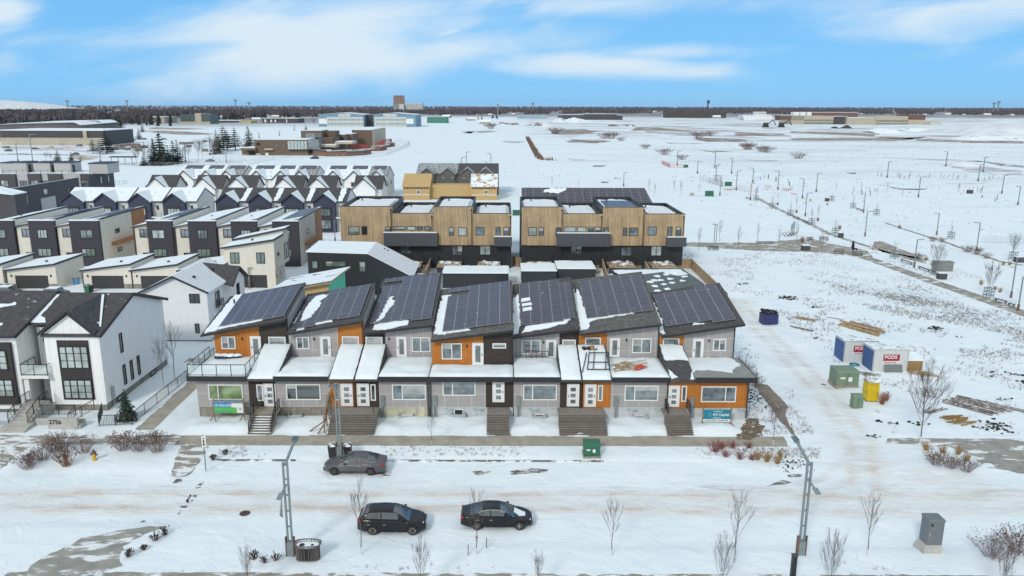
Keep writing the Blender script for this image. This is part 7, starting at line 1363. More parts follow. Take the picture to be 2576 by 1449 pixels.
for i,(r,a,b)in enumerate(hs):
    x,y=G(P(r,a,b));sc=rng.uniform(.9,1.5);place(FH,USED,(x,y,0),rng.uniform(-.5,.5),(sc*1.2,sc,sc),'%s far snowy-roofed house in picture order, %s'%(ordw(i%30),'left and centre woods' if i<30 else 'right-hand treeline'),'far houses with snowy roofs')
def masts():
    for i,(x,yt,yb,Y,lab)in enumerate(((593,250,270,3500,'thin radio mast on the horizon left of centre'),(627,257,272,3300,'shorter radio mast on the horizon left of centre'),(1252,262,300,1700,'floodlight mast standing over the far industrial strip'),(170,252,266,3500,'lattice tower on the far left horizon'),(320,252,266,3600,'slim stack near the far left hill'),(2500,258,270,3500,'slim tower on the far right horizon'),(2511,254,270,3600,'tall chimney on the far right horizon'),(1340,258,271,3600,'thin mast just right of the grain elevator'))):
        a=F((x,yb),Y);z=F((x,yt),Y)[1];T=Thing('mast',lab,'mast',(a[0],Y,0),'masts on the horizon');q=MB();w=Y*.0006
        q.bar((a[0],Y,0),(a[0],Y,z),w*1.6);T.part('shaft',q,M['lampgrey']);q=MB();q.bar((a[0]-w*3,Y,z-w*2),(a[0]+w*3,Y,z-w*2),w*3);T.part('head',q,M['lampgrey'])
    a=F((1781,268),2300);z=F((1781,252),2300)[1];T=Thing('control_tower','dark lookout tower rising from the dark shed right of centre','tower',(a[0],2300,0));q=MB();q.box(a[0]-1.6,a[0]+1.6,2300,2304,0,z-9);T.part('shaft',q,M['darkshed']);q=MB();q.lathe([(2.5,0),(4.2,4),(4,9),(2,10)],(a[0]+1,2302,z-10),10);T.part('cab',q,M['darkshed'])
masts()
M['brownwood']=mat('brown wood cladding',(.17,.10,.07),.8,.15,3)
M['paint_black']=mat('black car paint',(.012,.012,.016),.2,.1,2,spec=.4);M['paint_grey']=mat('dusty dark grey car paint',(.085,.08,.09),.4,.15,2,spec=.6);M['tyre']=mat('tyre rubber',(.02,.02,.02),.9,.1);M['rim']=mat('silver wheel rim',(.35,.34,.32),.35,.1,metallic=.5);M['rimdark']=mat('dark steel wheel',(.04,.036,.034),.6,.1);M['headlamp']=mat('headlamp glass',(.6,.62,.62),.15,.1);M['taillamp']=mat('red tail lamp',(.35,.02,.02),.25,.1);M['chrome']=mat('chrome trim',(.6,.6,.6),.25,.05,metallic=.7)
M['paint_blue']=mat('blue car paint',(.05,.07,.12),.4,.1);M['paint_white']=mat('white car paint',(.6,.6,.6),.4,.05);M['paint_red']=mat('dark red car paint',(.16,.03,.03),.4,.1)
M['cabgrey']=mat('grey enamel',(.15,.17,.18),.55,.06,2)
M['binbrown']=mat('bronze grey metal',(.12,.105,.10),.6,.1)
M['tgreen']=mat('green transformer paint',(.025,.13,.075),.5,.1,2);M['sagegreen']=mat('sage green paint',(.16,.23,.16),.6,.08,2)
M['hydyellow']=mat('yellow hydrant paint',(.55,.38,.03),.6,.1);M['hydred']=mat('rusty purple hydrant caps',(.15,.06,.06),.7,.2)
M['snowgrey']=mat('bin lid dusted with snow',(.1,.1,.11),.7,.1,3,snow=(.5,4))
M['pink']=mat('pink tape',(.5,.22,.24),.7,.1)
M['manhole']=mat('rusty iron',(.08,.045,.04),.8,.2,5)
M['contwhite']=mat('white container panels',(.55,.57,.57),.6,.05,2,stripes=(('x',1.2,.03,.8),),streak=.12);M['contblue']=mat('blue roll door',(.045,.10,.26),.6,.08,2,stripes=(('z',.25,.03,.7),));M['controof']=mat('snowy container roof',(.4,.42,.42),.8,.2,2,snow=(.44,1.6));M['podred']=mat('dark red sign',(.32,.015,.04),.6,.04)
M['toiletyellow']=mat('yellow plastic',(.62,.44,.008),.5,.06);M['toiletyellow2']=mat('deeper yellow rib',(.5,.36,.01),.5,.06);M['toiletroof']=mat('grey snowy plastic',(.35,.32,.3),.7,.1,3,snow=(.5,3))  # ribs take a deeper yellow than the body
M['dumpblue']=mat('dark blue steel',(.03,.034,.13),.6,.1,2,stripes=(('x',.6,.04,.7),))
M['woodhoney']=mat('honey coloured boards',(.30,.185,.07),.8,.15,2,snow=(.62,3))
M['lumber2']=mat('raw timber',(.25,.16,.10),.85,.15,3);M['signblue']=mat('sign blue',(.02,.26,.48),.6,.03);M['signgreen']=mat('sign green',(.10,.42,.06),.6,.04);M['signphoto']=mat('printed picture strip',(.16,.2,.26),.6,.5,6);M['teal']=mat('teal print',(.015,.20,.30),.5,.06);M['lime']=mat('lime print',(.3,.55,.15),.6,.04)
M['redtarp']=mat('red tarp',(.62,.05,.02),.6,.12,3);M['mauvemetal']=mat('mauve painted steel',(.07,.055,.09),.5,.1)
M['greytan2']=mat('bench slats',(.14,.125,.115),.8,.15,3)
M['boxgrey']=mat('mottled grey box',(.2,.22,.2),.7,.2,2)
M['clothes']=mat('dark clothing',(.015,.016,.022),.85,.1);M['skin']=mat('skin',(.45,.28,.2),.6,.05)
M['signpale']=mat('pale green sign',(.3,.5,.48),.6,.15,1)
M['redmesh']=mat('orange red mesh',(.5,.14,.12),.8,.15,1)
M['bluemesh']=mat('pale blue mesh',(.4,.48,.56),.8,.08,1)
M['pinkmesh']=mat('faded pink netting',(.45,.25,.24),.8,.1,1)
# ================================================================ street lamps
def near_lamp(label,base,top,arm_y,side_wood=True,low=None,rz=0.,flip=1):
    x,y=G(base,.13);(tx,tz)=F(top,y);T=Thing('street_lamp',label,'street lamp',(x,y,gh(x,y)-.03),'tall twin-post street lamps');T.loc=(0,0,0);H=tz-.1
    b=MB();b.box(-.2,.2,-.17,.17,0,1.0);T.part('base',b,M['steel'])
    for s in(-1,1):q=MB();q.prism([(s*.215,-.2,0),(s*.215,.2,0),(s*.215,.2,1.25),(s*.215,-.2,1.45)],(s*.05,0,0));T.part('wood_panel',q,M['brownwood'])
    for s in(-1,1):q=MB();q.box(s*.13-.055,s*.13+.055,-.07,.07,1.0,H);T.part('post',q,M['steel'])
    for k in range(1,6):q=MB();q.box(-.074,.074,-.05,.05,1+(H-1)*k/5-.08,1+(H-1)*k/5);T.part('spacer',q,M['steel'])
    a=MB();d=1 if arm_y>0 else-1;a.bar((0,0,H-.15),(0,arm_y,H+.35),.13,.16);T.part('arm',a,M['steel']);h=MB();h.bar((0,arm_y-.05*d,H+.33),(0,arm_y+.65*d,H+.45),.34,.1)
    T.part('lamp_head',h,M['steel']);q=MB()
    for k in range(4):q.box(-.14+.08*k,-.11+.08*k,arm_y+.1*d-.1,arm_y+.5*d+.1,H+.45,H+.53)
    T.part('cooling_fin',q,M['steel']);
    if low:
        ly,lz=low;a=MB();a.bar((0,0,lz),(0,ly,lz-.05),.09);T.part('arm',a,M['steel']);h=MB();h.bar((0,ly+.1,lz-.02),(0,ly-.5,lz-.1),.3,.1);T.part('lamp_head',h,M['steel'])
    return T
near_lamp('twin-post street lamp with a slanted head left of the black hatchback',(732,1396),(720,1163),2.2,low=(-1.15,4.9));near_lamp('twin-post street lamp with a slanted head at the alley mouth, left of the utility cabinet',(2014,1394),(2031,1163),2.2,low=(-1.15,5.2))
near_lamp('twin-post street lamp rising between two black bins behind the grey sedan',(855,1150),(849,963),-1.6)
t=Thing('banner','narrow triangular grey fin halfway up the left street lamp','banner',(-13.6,44,0));x,z=F((718,1310),44);q=MB();q.prism([(-13.72,43.98,2.6),(-13.93,43.98,2.75),(-13.72,43.98,4.2)],(0,.03,0));t.part('fin',q,M['steel'])
def pole_lamp(label,r,b,tp,side,thin=.09,arm=1.6,low=True,group='single-arm lamp poles of the snow field'):
    base=P(r,*b)if r else b;top=P(r,*tp)if r else tp;x,y=G(base);tx,tz=F(top,y);T=Thing('lamp_pole',label,'street lamp',(x,y,0),group);w=max(thin,y*.00052)
    q=MB();q.bar((x,y,0),(x,y,tz),w*1.5);T.part('pole',q,M['lampgrey']);q=MB();q.box(x-w*1.5,x+w*1.5,y-w,y+w,0,1.1);T.part('base',q,M['brownwood']);q=MB();L=arm*(tz/7.5);q.bar((x,y,tz-.05),(x+side*L,y,tz),w*1.3);T.part('arm',q,M['lampgrey'])
    q=MB();q.bar((x+side*L*.75,y,tz+.02),(x+side*L*1.05,y,tz+.02),w*2.6,w);T.part('lamp_head',q,M['lampgrey'])
    if low:q=MB();q.bar((x,y,tz*.76),(x-side*L*.6,y,tz*.77),w);T.part('low_arm',q,M['lampgrey'])
    return T
PL=[('b3',(1806,620),(1812,495),1,0),('b3',(1980,692),(1988,583),1,0),('b3',(2130,640),(2135,512),-1,1),('b3',(2137,760),(2147,612),1,1),('b3',(2273,692),(2278,557),-1,1),('b3',(2313,835),(2322,665),1,1),('b3',(2455,768),(2462,642),-1,1),('b3',(2173,880),(2183,705),-1,0),('b3',(2435,920),(2447,772),1,0),('b3',(1347,800),(1350,680),1,0),
      ('b4',(393,858),(403,690),-1,1),('b4',(610,935),(625,755),-1,1),('b4',(733,878),(748,710),1,0),('b4',(1362,750),(1383,605),1,0),('b4',(1882,648),(1893,517),-1,0),('b4',(1638,925),(1665,740),1,1),('b4',(2212,700),(2226,567),1,0),('b4',(2168,782),(2195,632),1,0),('b4',(2378,892),(2405,725),1,1),('b4',(2520,995),(2545,825),-1,0),
      ('b5',(835,240),(852,50),1,1),('b5',(1310,400),(1333,195),1,1),('b5',(1880,390),(1902,210),-1,0),('b5',(2195,520),(2228,285),-1,1),('b5',(1700,650),(1727,420),1,0),('b5',(2470,890),(2515,562),1,1),('b5',(2525,995),(2572,715),1,0),('q5',(2463,675),(2492,393),-1,0)]
PLL=['above the red mesh fence at the far left of the field','second along the red mesh fence','third from the left of the back line','beside the wire enclosure','fourth of the back line','just right of the wire panels','fifth of the back line, short','thin one right of the green box','left end of the promenade near the far bench','thin one above the panel roof','above the orange litter on the snow','right of the orange litter','standing alone past the orange litter','far one alone in the middle field','farthest one left of the snow heap','with a dark box on its head','right of the snow heap on the grey road','beside the grey road, nearer one','tall one near the right edge of the field','at the right picture edge in mid field','left of the fire hydrant on the promenade','carrying a grey box halfway up, behind the red barrier','alone above the right promenade','tall one standing in the mauve hedge','beside the mauve shrub and promenade benches','tall near one at the right picture edge','slim one crossing the right picture edge','behind the promenade bench right of the bin']
for(r,b,tp,sd_,lw),lab in zip(PL,PLL):pole_lamp('grey lamp pole '+lab,r,b,tp,sd_,low=bool(lw))
for i,(b,tp,sd_)in enumerate((((P('b2',2205,760)),(P('b2',2207,620)),1),(P('b2',2253,760),P('b2',2257,565),1),(P('b2',2487,760),P('b2',2487,583),-1),(P('b2',2450,760),P('b2',2450,660),-1))):pole_lamp('%s lamp pole from the left rising behind the grey townhouses'%ordw(i),None,b,tp,sd_,group='lamp poles behind the grey townhouses')
T=Thing('lamp_pole','slim twin lamp pole beside the promenade bench at the left','street lamp',(*G(P('b5',115,510)),0));x,y=G(P('b5',115,510));tz=F(P('b5',122,300),y)[1];q=MB();q.bar((x-.2,y,0),(x-.2,y,tz),.12);q.bar((x+.2,y,0),(x+.2,y,tz),.12);q.bar((x-.2,y,tz),(x+.2,y,tz),.12);T.part('pole',q,M['lampgrey']);q=MB();q.bar((x-.9,y,tz+.05),(x+.1,y,tz+.05),.25,.1);T.part('lamp_head',q,M['lampgrey'])
for i,(b,tp,lab,L)in enumerate(((P('z6',395,1115),P('z6',385,880),'slim lane lamp in front of the cream lane house garage door',1),(P('z6',1325,610),P('z6',1322,370),'slim lane lamp between the blue townhouse and the cedar block',1),)):
    pole_lamp(lab,None,b,tp,1,thin=.09,arm=1.2,low=False,group='slim lane lamps')
for i,(r,b,tp,sd_)in enumerate((('l2',(810,960),(780,650),-1),('l2',(1190,860),(1165,590),-1),('l2',(1440,970),(1425,660),1),('b2',(250,435),(250,385),-1),('b2',(445,410),(445,365),1),('l1',(1495,970),(1440,650),-1),('l1',(490,980),(440,560),1),('l1',(270,965),(255,690),1),('l2',(2490,470),(2490,395),1))):
    pole_lamp('%s parking lot lamp counted left to right near the school'%ordw(i),r,b,tp,sd_,low=False,group='parking lot lamps near the school')
# ================================================================ cars
def interp(pts,x):
    for(a,b),(c,d)in zip(pts,pts[1:]):
        if a<=x<=c:t=(x-a)/(c-a);t=t*t*(3-2*t)*.5+t*.5;return b+(d-b)*t
    return pts[0][1]if x<pts[0][0]else pts[-1][1]
def car(name,label,loc,rz,L,Wd,top,belt,roof,cabx,paint,rim,snow=None,wheel=.335,fw=.88,rw=3.65,group=None,chrome=False):
    """front at x=0, tail at x=L. top: hood/belt/boot heights; roof: cabin roof heights over cabx"""
    T=Thing(name,label,'car',loc,group);T.loc=(0,0,0);hw=Wd/2;ox=-L/2;n=int(L/.085)
    def plan(x):e=min(1,(x+.02)/.75,(L-x+.02)/.6);return hw*(.70+.30*math.sin(max(0,e)*math.pi/2)**.7)
    q=MB();xs=[L*i/n for i in range(n+1)];m=13
    for x in xs:
        zt=interp(top,x);zb=.24 if.35<x<L-.35 else.30
        for c in(fw,rw):
            d=abs(x-c);R_=wheel+.045
            if d<R_:zb=max(zb,wheel-.03+math.sqrt(R_*R_-d*d))
        w=plan(x);zb=min(zb,zt-.08);prof=[(w*.955,zb),(w*1.0,zb+(zt-zb)*.3),(w*1.0,zb+(zt-zb)*.62),(w*.95,zb+(zt-zb)*.86),(w*.88,zt-.015),(w*.6,zt+.015),(0,zt+.03)]
        row=[(-a,z)for a,z in prof]+[(a,z)for a,z in prof[:-1][::-1]]
        for a,z in row:q.v.append((x+ox,a,z))
    for i in range(n):
        for j in range(m-1):a=i*m+j;q.f.append((a,a+m,a+m+1,a+1))
    q.f.append(tuple(range(m)));q.f.append(tuple(range(n*m,n*m+m))[::-1]);body=T.part('body',q,M[paint],smooth=True)
    x0,x1=cabx;k=30;cb=MB();cx_=[x0+(x1-x0)*i/k for i in range(k+1)]
    def sec(x,o=0.):
        zt=interp(roof,x);zb=interp(top,x)+.0;w=plan(x)*.90;f=max(0,min(1,(zt-zb)/(.46)));wt=w*(1-.24*f)
        return[(-w-o,zb),(-(w+wt)/2-o,(zb+zt)/2),(-wt-o,zt-.05*f+o*.3),(-wt*.82,zt+o),(0,zt+.03*f+o),(wt*.82,zt+o),(wt+o,zt-.05*f+o*.3),((w+wt)/2+o,(zb+zt)/2),(w+o,zb)]
    for x in cx_:
        for a,z in sec(x):cb.v.append((x+ox,a,z))
    for i in range(k):
        for j in range(8):a=i*9+j;cb.f.append((a,a+9,a+10,a+1))
    cabin=T.part('cabin',cb,M[paint],smooth=True)
    def glasspatch(xa,xb,j0,j1,nm='window',o=.012):
        g=MB();nn=8
        for i in range(nn+1):
            x=xa+(xb-xa)*i/nn
            s=sec(x,o)
            for j in range(j0,j1+1):g.v.append((x+ox,s[j][0],s[j][1]))
        w_=j1-j0+1
        for i in range(nn):
            for j in range(w_-1):a=i*w_+j;g.f.append((a,a+w_,a+w_+1,a+1))
        T.part(nm,g,M['glass_tint'],cabin,smooth=True)
    xr0=next(x for x in cx_ if interp(roof,x)>max(z for _,z in roof)-.05);xr1=[x for x in cx_ if interp(roof,x)>max(z for _,z in roof)-.09][-1]
    glasspatch(x0+.06,xr0-.02,2,6,'windshield');glasspatch(xr1+.04,x1-.1,2,6,'rear_window')
    xa,xb=x0+(xr0-x0)*.72,x1-(x1-xr1)*.72;mid=(xa+xb)/2+.05
    for s0,s1,j in((xa,mid-.04,(0,2)),(mid+.04,xb,(0,2)),(xa,mid-.04,(6,8)),(mid+.04,xb,(6,8))):
        g=MB();nn=8
        for i in range(nn+1):
            x=s0+(s1-s0)*i/nn;s=sec(x,.012);zb,zt=s[0][1]+.05,s[2][1]-.035;zt=max(zt,zb+.02);ylo,yhi=s[j[0]][0],s[j[1]][0]
            A=(s[0]if j[0]==0 else s[8]);B=(s[2]if j[0]==0 else s[6]);
            for z in(zb,zt):t=(z-A[1])/max(.01,B[1]-A[1]);g.v.append((x+ox,A[0]+(B[0]-A[0])*t,z))
        for i in range(nn):a=i*2;g.f.append((a,a+2,a+3,a+1))
        T.part('window',g,M['glass_tint'],cabin)
    if chrome:
        q=MB()
        for sgn in(-1,1):
            pr=None
            for i in range(13):
                x=xa-.05+(xb-xa+.1)*i/12;s=sec(x,.02);B=s[2]if sgn<0 else s[6];p=(x+ox,B[0],B[1]-.02)
                if pr:q.bar(pr,p,.03)
                pr=p
        T.part('chrome_trim',q,M['chrome'])
    for c in(fw,rw):
        for s in(-1,1):
            w=MB();y=s*(hw-.12);w.lathe([(wheel*.6,-.11),(wheel*.97,-.1),(wheel,-.05),(wheel,.05),(wheel*.97,.1),(wheel*.6,.11)],(c+ox,y,wheel-.02),22,'y');wh=T.part('wheel',w,M['tyre'],smooth=False)
            h=MB();yy=y+s*.1;h.lathe([(wheel*.66,-.02),(wheel*.66,.02)],(c+ox,yy,wheel-.02),20,'y');T.part('rim',h,M['rimdark'],wh);sp_r=MB()
            if rim=='rim':
                for a in range(5):an=a*1.2566;sp_r.bar((c+ox,yy+s*.03,wheel-.02),(c+ox+math.cos(an)*wheel*.62,yy+s*.03,wheel-.02+math.sin(an)*wheel*.62),.06,.02)
            elif rim=='ring':
                for a in range(16):an=a*.3927;a2=an+.3927;sp_r.bar((c+ox+math.cos(an)*wheel*.55,yy+s*.03,wheel-.02+math.sin(an)*wheel*.55),(c+ox+math.cos(a2)*wheel*.55,yy+s*.03,wheel-.02+math.sin(a2)*wheel*.55),.05,.02)
            if sp_r.v:T.part('spokes',sp_r,M['rim'],wh)
    for s in(-1,1):
        w=plan(.22);q=MB();q.box(.12+ox,.5+ox,s*w*.66-.12,s*w*.66+.13,interp(top,.3)-.14,interp(top,.3)-.035);T.part('headlight',q,M['headlamp']);w=plan(L-.12);q=MB();q.box(L-.42+ox,L-.02+ox,s*(w*.86)-.16,s*(w*.86)+.11,interp(top,L-.2)-.2,interp(top,L-.2)-.06);T.part('tail_light',q,M['taillamp'])
        q=MB();q.box(x0+.42+ox,x0+.62+ox,s*(hw*.93),s*(hw*.93)+s*.2,interp(top,x0+.5)+.02,interp(top,x0+.5)+.15);T.part('mirror',q,M[paint])
    for x_ in(-.02,L-.01):q=MB();q.box(x_+ox,x_+.03+ox,-.26,.26,.52,.64);T.part('number_plate',q,M['white'])
    for c in(xa+.55,mid+.5):
        for s in(-1,1):q=MB();q.box(c+.25+ox,c+.43+ox,s*hw*.985-.015,s*hw*.985+.015,.74,.77);T.part('door_handle',q,M['chrome'])
    q=MB();q.box(-.005+ox,.06+ox,-.45,.45,.36,.5);T.part('grille',q,M['tyre']);q=MB();
    for s in(-1,1):q.box(1.0+.3+ox,rw-.45+ox,s*(hw*.985)-.008,s*(hw*.985)+.008,.3,.33)
    T.part('side_trim',q,M['tyre'])
    if snow:
        s_=MB();g=jpoly([(p[0]+ox,p[1])for p in snow[0]],.12,.06,4);s_.prism([(x,y,interp(top,x-ox)+.03)for x,y in g],(0,0,.03));T.part('snow_cover',s_,M['snow'])
    T.o.rotation_euler=(0,0,rz);return T
SED_T=[(0,.52),(.12,.64),(.5,.74),(1.2,.86),(1.6,.93),(2.6,.95),(3.9,.98),(4.2,1.0),(4.7,.97),(4.85,.80)];SED_R=[(1.15,.87),(1.9,1.28),(2.3,1.41),(2.9,1.43),(3.3,1.38),(3.8,1.18),(4.25,1.0)]
def gp(px,py,off=0.):x,y=G((px,py));return x,y+off
x,y=gp(890,1196,.86);car('parked_sedan','dusty dark grey sedan parked facing left by the curb near the middle lamp',(x,y,.01),0,4.8,1.84,SED_T,0,SED_R,(1.15,4.25),'paint_grey','none',group='cars parked along the street',rw=3.7)
x,y=gp(1249,1334,.9);car('parked_sedan','glossy black sedan facing right with a snow-dusted hood',(x,y,.01),math.pi,4.85,1.86,SED_T,0,SED_R,(1.15,4.3),'paint_black','rim',snow=([(.5,-.1),(1.2,-.5),(1.25,.1),(.9,.5),(.5,.3)],),group='cars parked along the street',chrome=True,rw=3.75)
HT=[(0,.62),(.1,.78),(.5,.88),(1.05,.98),(1.4,1.04),(2.6,1.08),(3.9,1.12),(4.4,1.08),(4.5,.85)];HR=[(1.0,.98),(1.75,1.45),(2.1,1.58),(2.8,1.62),(3.6,1.58),(4.0,1.48),(4.42,1.10)]
x,y=gp(984,1347,.92);car('parked_suv','black compact hatchback facing right with pale wheel rings',(x,y,.01),math.pi,4.55,1.86,HT,0,HR,(1.0,4.42),'paint_black','ring',group='cars parked along the street',wheel=.36,fw=.85,rw=3.5)
def snowcar(label,loc,rz,paint='paint_grey',snow=True,suv=False,group='distant parked cars'):
    """small far car, seen a few pixels across"""
    T=Thing('parked_car',label,'car',loc,group);T.loc=(0,0,0);h=1.0 if suv else.85;r=1.75 if suv else 1.42
    q=MB();prism_y(q,[(-2.3,.3),(2.3,.3),(2.3,h-.1),(2.1,h),(-1.3,h),(-2.2,h-.18),(-2.3,h-.3)],-.9,.9);T.part('body',q,M[paint]);q=MB();prism_y(q,[(-1.2,h),(-.6,r-.08),(-.3,r),(1.2,r),(1.9 if suv else 1.5,h+.2),(2.1,h)],-.74,.74);T.part('cabin',q,M['glass_tint'])
    q=MB();q.box(-.45,1.25,-.72,.72,r+.001,r+.05);T.part('roof',q,M['snow']if snow else M[paint])
    if snow:q=MB();q.box(-2.15,-1.25,-.8,.8,h-.02,h+.08);T.part('snow_cover',q,M['snow'])
    for c in(-1.4,1.4):
        for s in(-.82,.82):q=MB();q.lathe([(.32,-.1),(.32,.1)],(c,s,.32),12,'y');T.part('wheel',q,M['tyre'])
    T.o.rotation_euler=(0,0,rz);return T
x,y=G(P('z1',400,262),.5);snowcar('snow-covered car parked before the cream garage, behind the dark roof',(x,y,0),0,'paint_grey',True,group='cars in the lane');x,y=G(P('z1',25,250),.5);snowcar('snow-covered car at the left edge behind the dark roof',(x,y,0),0,'paint_grey',True,group='cars in the lane')
fc=[('l1',95,765,'paint_grey','first car from the left in the commercial car park'),('l1',125,815,'paint_red','car in the front row at the far left'),('l1',280,700,'paint_grey','grey car by the commercial building door'),('l1',530,785,'paint_blue','dark blue car in the front of the commercial building'),('l1',735,722,'paint_grey','long grey car by the commercial wall'),('l1',760,770,'paint_white','pale car in the second row'),('l1',905,728,'paint_white','white car beside the commercial building'),('l1',980,725,'paint_black','dark car right of the white one'),('l1',1120,712,'paint_red','brownish car under the commercial wall'),('l1',1180,735,'paint_grey','grey car right of the brownish one'),('l1',1120,865,'paint_grey','car driving on the curved road'),('l1',1740,695,'paint_black','left one of the cars behind the pines'),('l1',1860,690,'paint_blue','blue truck-like car behind the pines'),('l1',1970,655,'paint_red','red car on the far road'),('l1',2140,640,'paint_blue','blue car on the far road'),('l1',2440,640,'paint_grey','grey car further right on the far road'),('l2',1185,955,'paint_grey','lone snowy car on the lane left of the school'),('b2',785,635,'paint_black','dark pickup parked in front of the school terrace')]
for i,(r,a,b,pt,lab)in enumerate(fc):x,y=G(P(r,a,b));snowcar('far '+lab,(x,y,0),(.1,-.1,.3,3.0)[i%4],pt,i%3==0,i in(12,17))
# ================================================================ street furniture near
def boxthing(name,label,cat,x,y,z=0,group=None):return Thing(name,label,cat,(x,y,z),group)
def cabinet():
    x,y=27.55,44.5;z=gh(x,y);T=boxthing('utility_cabinet','tall grey utility cabinet on a splayed concrete plinth','utility cabinet',x,y,z)
    q=MB();q.hexa([(x-.75,y-.4,z-.1),(x+.55,y-.4,z-.1),(x+.6,y+.75,z-.1),(x-.75,y+.75,z-.1)],[(x-.52,y-.3,z+.55),(x+.5,y-.3,z+.55),(x+.6,y+.6,z+.55),(x-.55,y+.6,z+.55)]);T.part('plinth',q,M['concrete_pale'])
    q=MB();q.box(x-.5,x+.5,y-.28,y+.58,z+.55,z+2.2);b=T.part('body',q,M['cabgrey']);q=MB();q.hexa([(x-.55,y-.34,z+2.2),(x+.55,y-.34,z+2.2),(x+.55,y+.64,z+2.2),(x-.55,y+.64,z+2.2)],[(x-.5,y-.3,z+2.31),(x+.5,y-.3,z+2.31),(x+.5,y+.6,z+2.31),(x-.5,y+.6,z+2.31)]);T.part('lid',q,M['cabgrey'])
    d=MB();d.box(x-.46,x+.46,y-.3,y-.281,z+.62,z+2.2);d=T.part('door',d,M['cabgrey']);q=MB();q.lathe([(.09,-.012),(.09,.012)],(x-.28,y-.31,z+1.95),14,'y');T.part('vent_hole',q,M['black'],d);q=MB();q.box(x-.42,x-.37,y-.34,y-.3,z+1.2,z+1.45);T.part('handle',q,M['chainlink'],d)
cabinet()
def litterbin():
    x,y=G((776,1410));z=gh(x,y);T=boxthing('litter_bin','oval slatted metal litter bin with two round holes','litter bin',x,y,z);n=34;q=MB();
    def ov(t,s=1):return(x+math.copysign(abs(math.cos(t))**.7,math.cos(t))*.78*s,y+math.copysign(abs(math.sin(t))**.7,math.sin(t))*.42*s)
    for i in range(n):t=6.283*i/n;a=ov(t,.92);b=ov(t,1.08);q.bar((*a,z+.08),(*a,z+.95),.05,.03);q.bar((*a,z+.95),(*b,z+1.12),.045,.03)
    T.part('slats',q,M['binbrown']);q=MB()
    for zz,s in((.1,.92),(.95,.93),(1.12,1.09)):
        for i in range(n):q.bar((*ov(6.283*i/n,s),z+zz),(*ov(6.283*(i+1)/n,s),z+zz),.05)
    T.part('ring',q,M['binbrown']);q=MB();q.prism([(*ov(6.283*i/24,.85),z+.05)for i in range(24)],(0,0,.85));T.part('liner',q,M['tyre']);q=MB();q.prism([(*ov(6.283*i/24,.9),z+.93)for i in range(24)],(0,0,.05));T.part('lid',q,M['snow'])
    for dx,r in((-.35,.17),(.3,.1)):q=MB();q.lathe([(r,0),(r,.02)],(x+dx,y,z+.981),16);T.part('hole',q,M['black'])
litterbin()
def bollard():
    x,y=G((1990,1490));T=boxthing('bollard','tall black square post at the bottom edge left of the cabinet','bollard',x,y,.1);z=F((1991,1397),y)[1];q=MB();q.box(x-.13,x+.13,y-.13,y+.13,0,z);T.part('post',q,M['black']);q=MB();q.box(x-.16,x+.16,y-.16,y+.16,z+.001,z+.05);T.part('cap',q,M['dkgrey'])
bollard()
def transformer(label,x,y,w,d,h,mt,base=.12,group=None,tilt=0.,signs=True):
    T=Thing('transformer_box',label,'transformer',(x,y,gh(x,y)),group);T.loc=(0,0,0);q=MB();q.box(-w/2-.06,w/2+.06,-d/2-.06,d/2+.06,-.1,base);T.part('pad',q,M['concrete']);q=MB();prism_x(q,[(-d/2,base),(d/2,base),(d/2,h),(-d/2+.25,h),(-d/2,h-.16)],-w/2,w/2);T.part('body',q,M[mt]);q=MB();prism_x(q,[(-d/2-.04,h-.14),(-d/2+.23,h+.04),(d/2+.04,h+.04),(d/2+.04,h+.001),(-d/2+.25,h+.001),(-d/2-.04,h-.19)],-w/2-.04,w/2+.04);T.part('lid',q,M[mt])
    q=MB();q.box(-.012,.012,-d/2-.012,-d/2-.001,base+.05,h-.2);T.part('door_seam',q,M['black'])
    if signs:q=MB();q.box(-w*.35,-w*.12,-d/2-.014,-d/2-.002,h*.55,h*.66);T.part('sticker',q,M['white']);q=MB();q.box(w*.0+.04,w*.2,-d/2-.014,-d/2-.002,h*.4,h*.66);T.part('sticker',q,M['white'])
    T.o.rotation_euler=(0,0,tilt);return T
x,y=G((1489,1150),.13);transformer('dark green transformer box on the boulevard with white stickers',x,y+.5,1.3,1.15,1.1,'tgreen')
c1,c2=G(P('z8',985,750)),G(P('z8',1160,748));transformer('large sage green transformer beside the yellow portable toilet',(c1[0]+c2[0])/2-.1,c1[1]+1.1,2.2,1.9,1.72,'sagegreen',.25,tilt=.0);x,y=G(P('z8',1155,912));transformer('small sage green pedestal in front of the yellow portable toilet',x,y+.45,.92,.75,1.25,'sagegreen',.05,signs=False)
for i,(r,a,b,w,mt,lab)in enumerate((('b3',2082,885,2.4,'tgreen','green box with a red loop beside it in the field'),('b3',1880,640,2.0,'tgreen','small dark green box beyond the red fence'),('b3',2245,798,2.2,'tgreen','dark green box with a slanting rod in the field'),('b3',1935,880,1.2,'beige','narrow beige pedestal left of the green box'),('b3',592,150,3,'tgreen','dark box between the bare board building and the panel roof'),('z7',713,335,2.0,'tgreen','green box in the gap between the cedar blocks'),('q6',1578,460,1.7,'dkgrey','dark pedestal in the right field'))):x,y=G(P(r,a,b));transformer(lab,x,y,w,w*.6,w*.65,mt,.05,'utility boxes in the field',0,False)
def hydrant(label,x,y,z,s=1.,mt='hydyellow'):
    T=Thing('fire_hydrant',label,'fire hydrant',(x,y,z),'fire hydrants');T.loc=(0,0,0);q=MB();q.lathe([(.17,0),(.17,.05),(.13,.06),(.12,.5),(.16,.52)],n=12);T.part('barrel',q,M[mt]);q=MB();q.lathe([(.17,.5),(.17,.55),(.13,.62),(.07,.7),(.04,.78)],n=12);T.part('bonnet',q,M['hydred'])
    for s_ in(-1,1):q=MB();q.tube((s_*.1,0,.4),(s_*.25,0,.4),.07,n=8);T.part('outlet',q,M['hydred'])
    T.o.scale=(s,s,s)
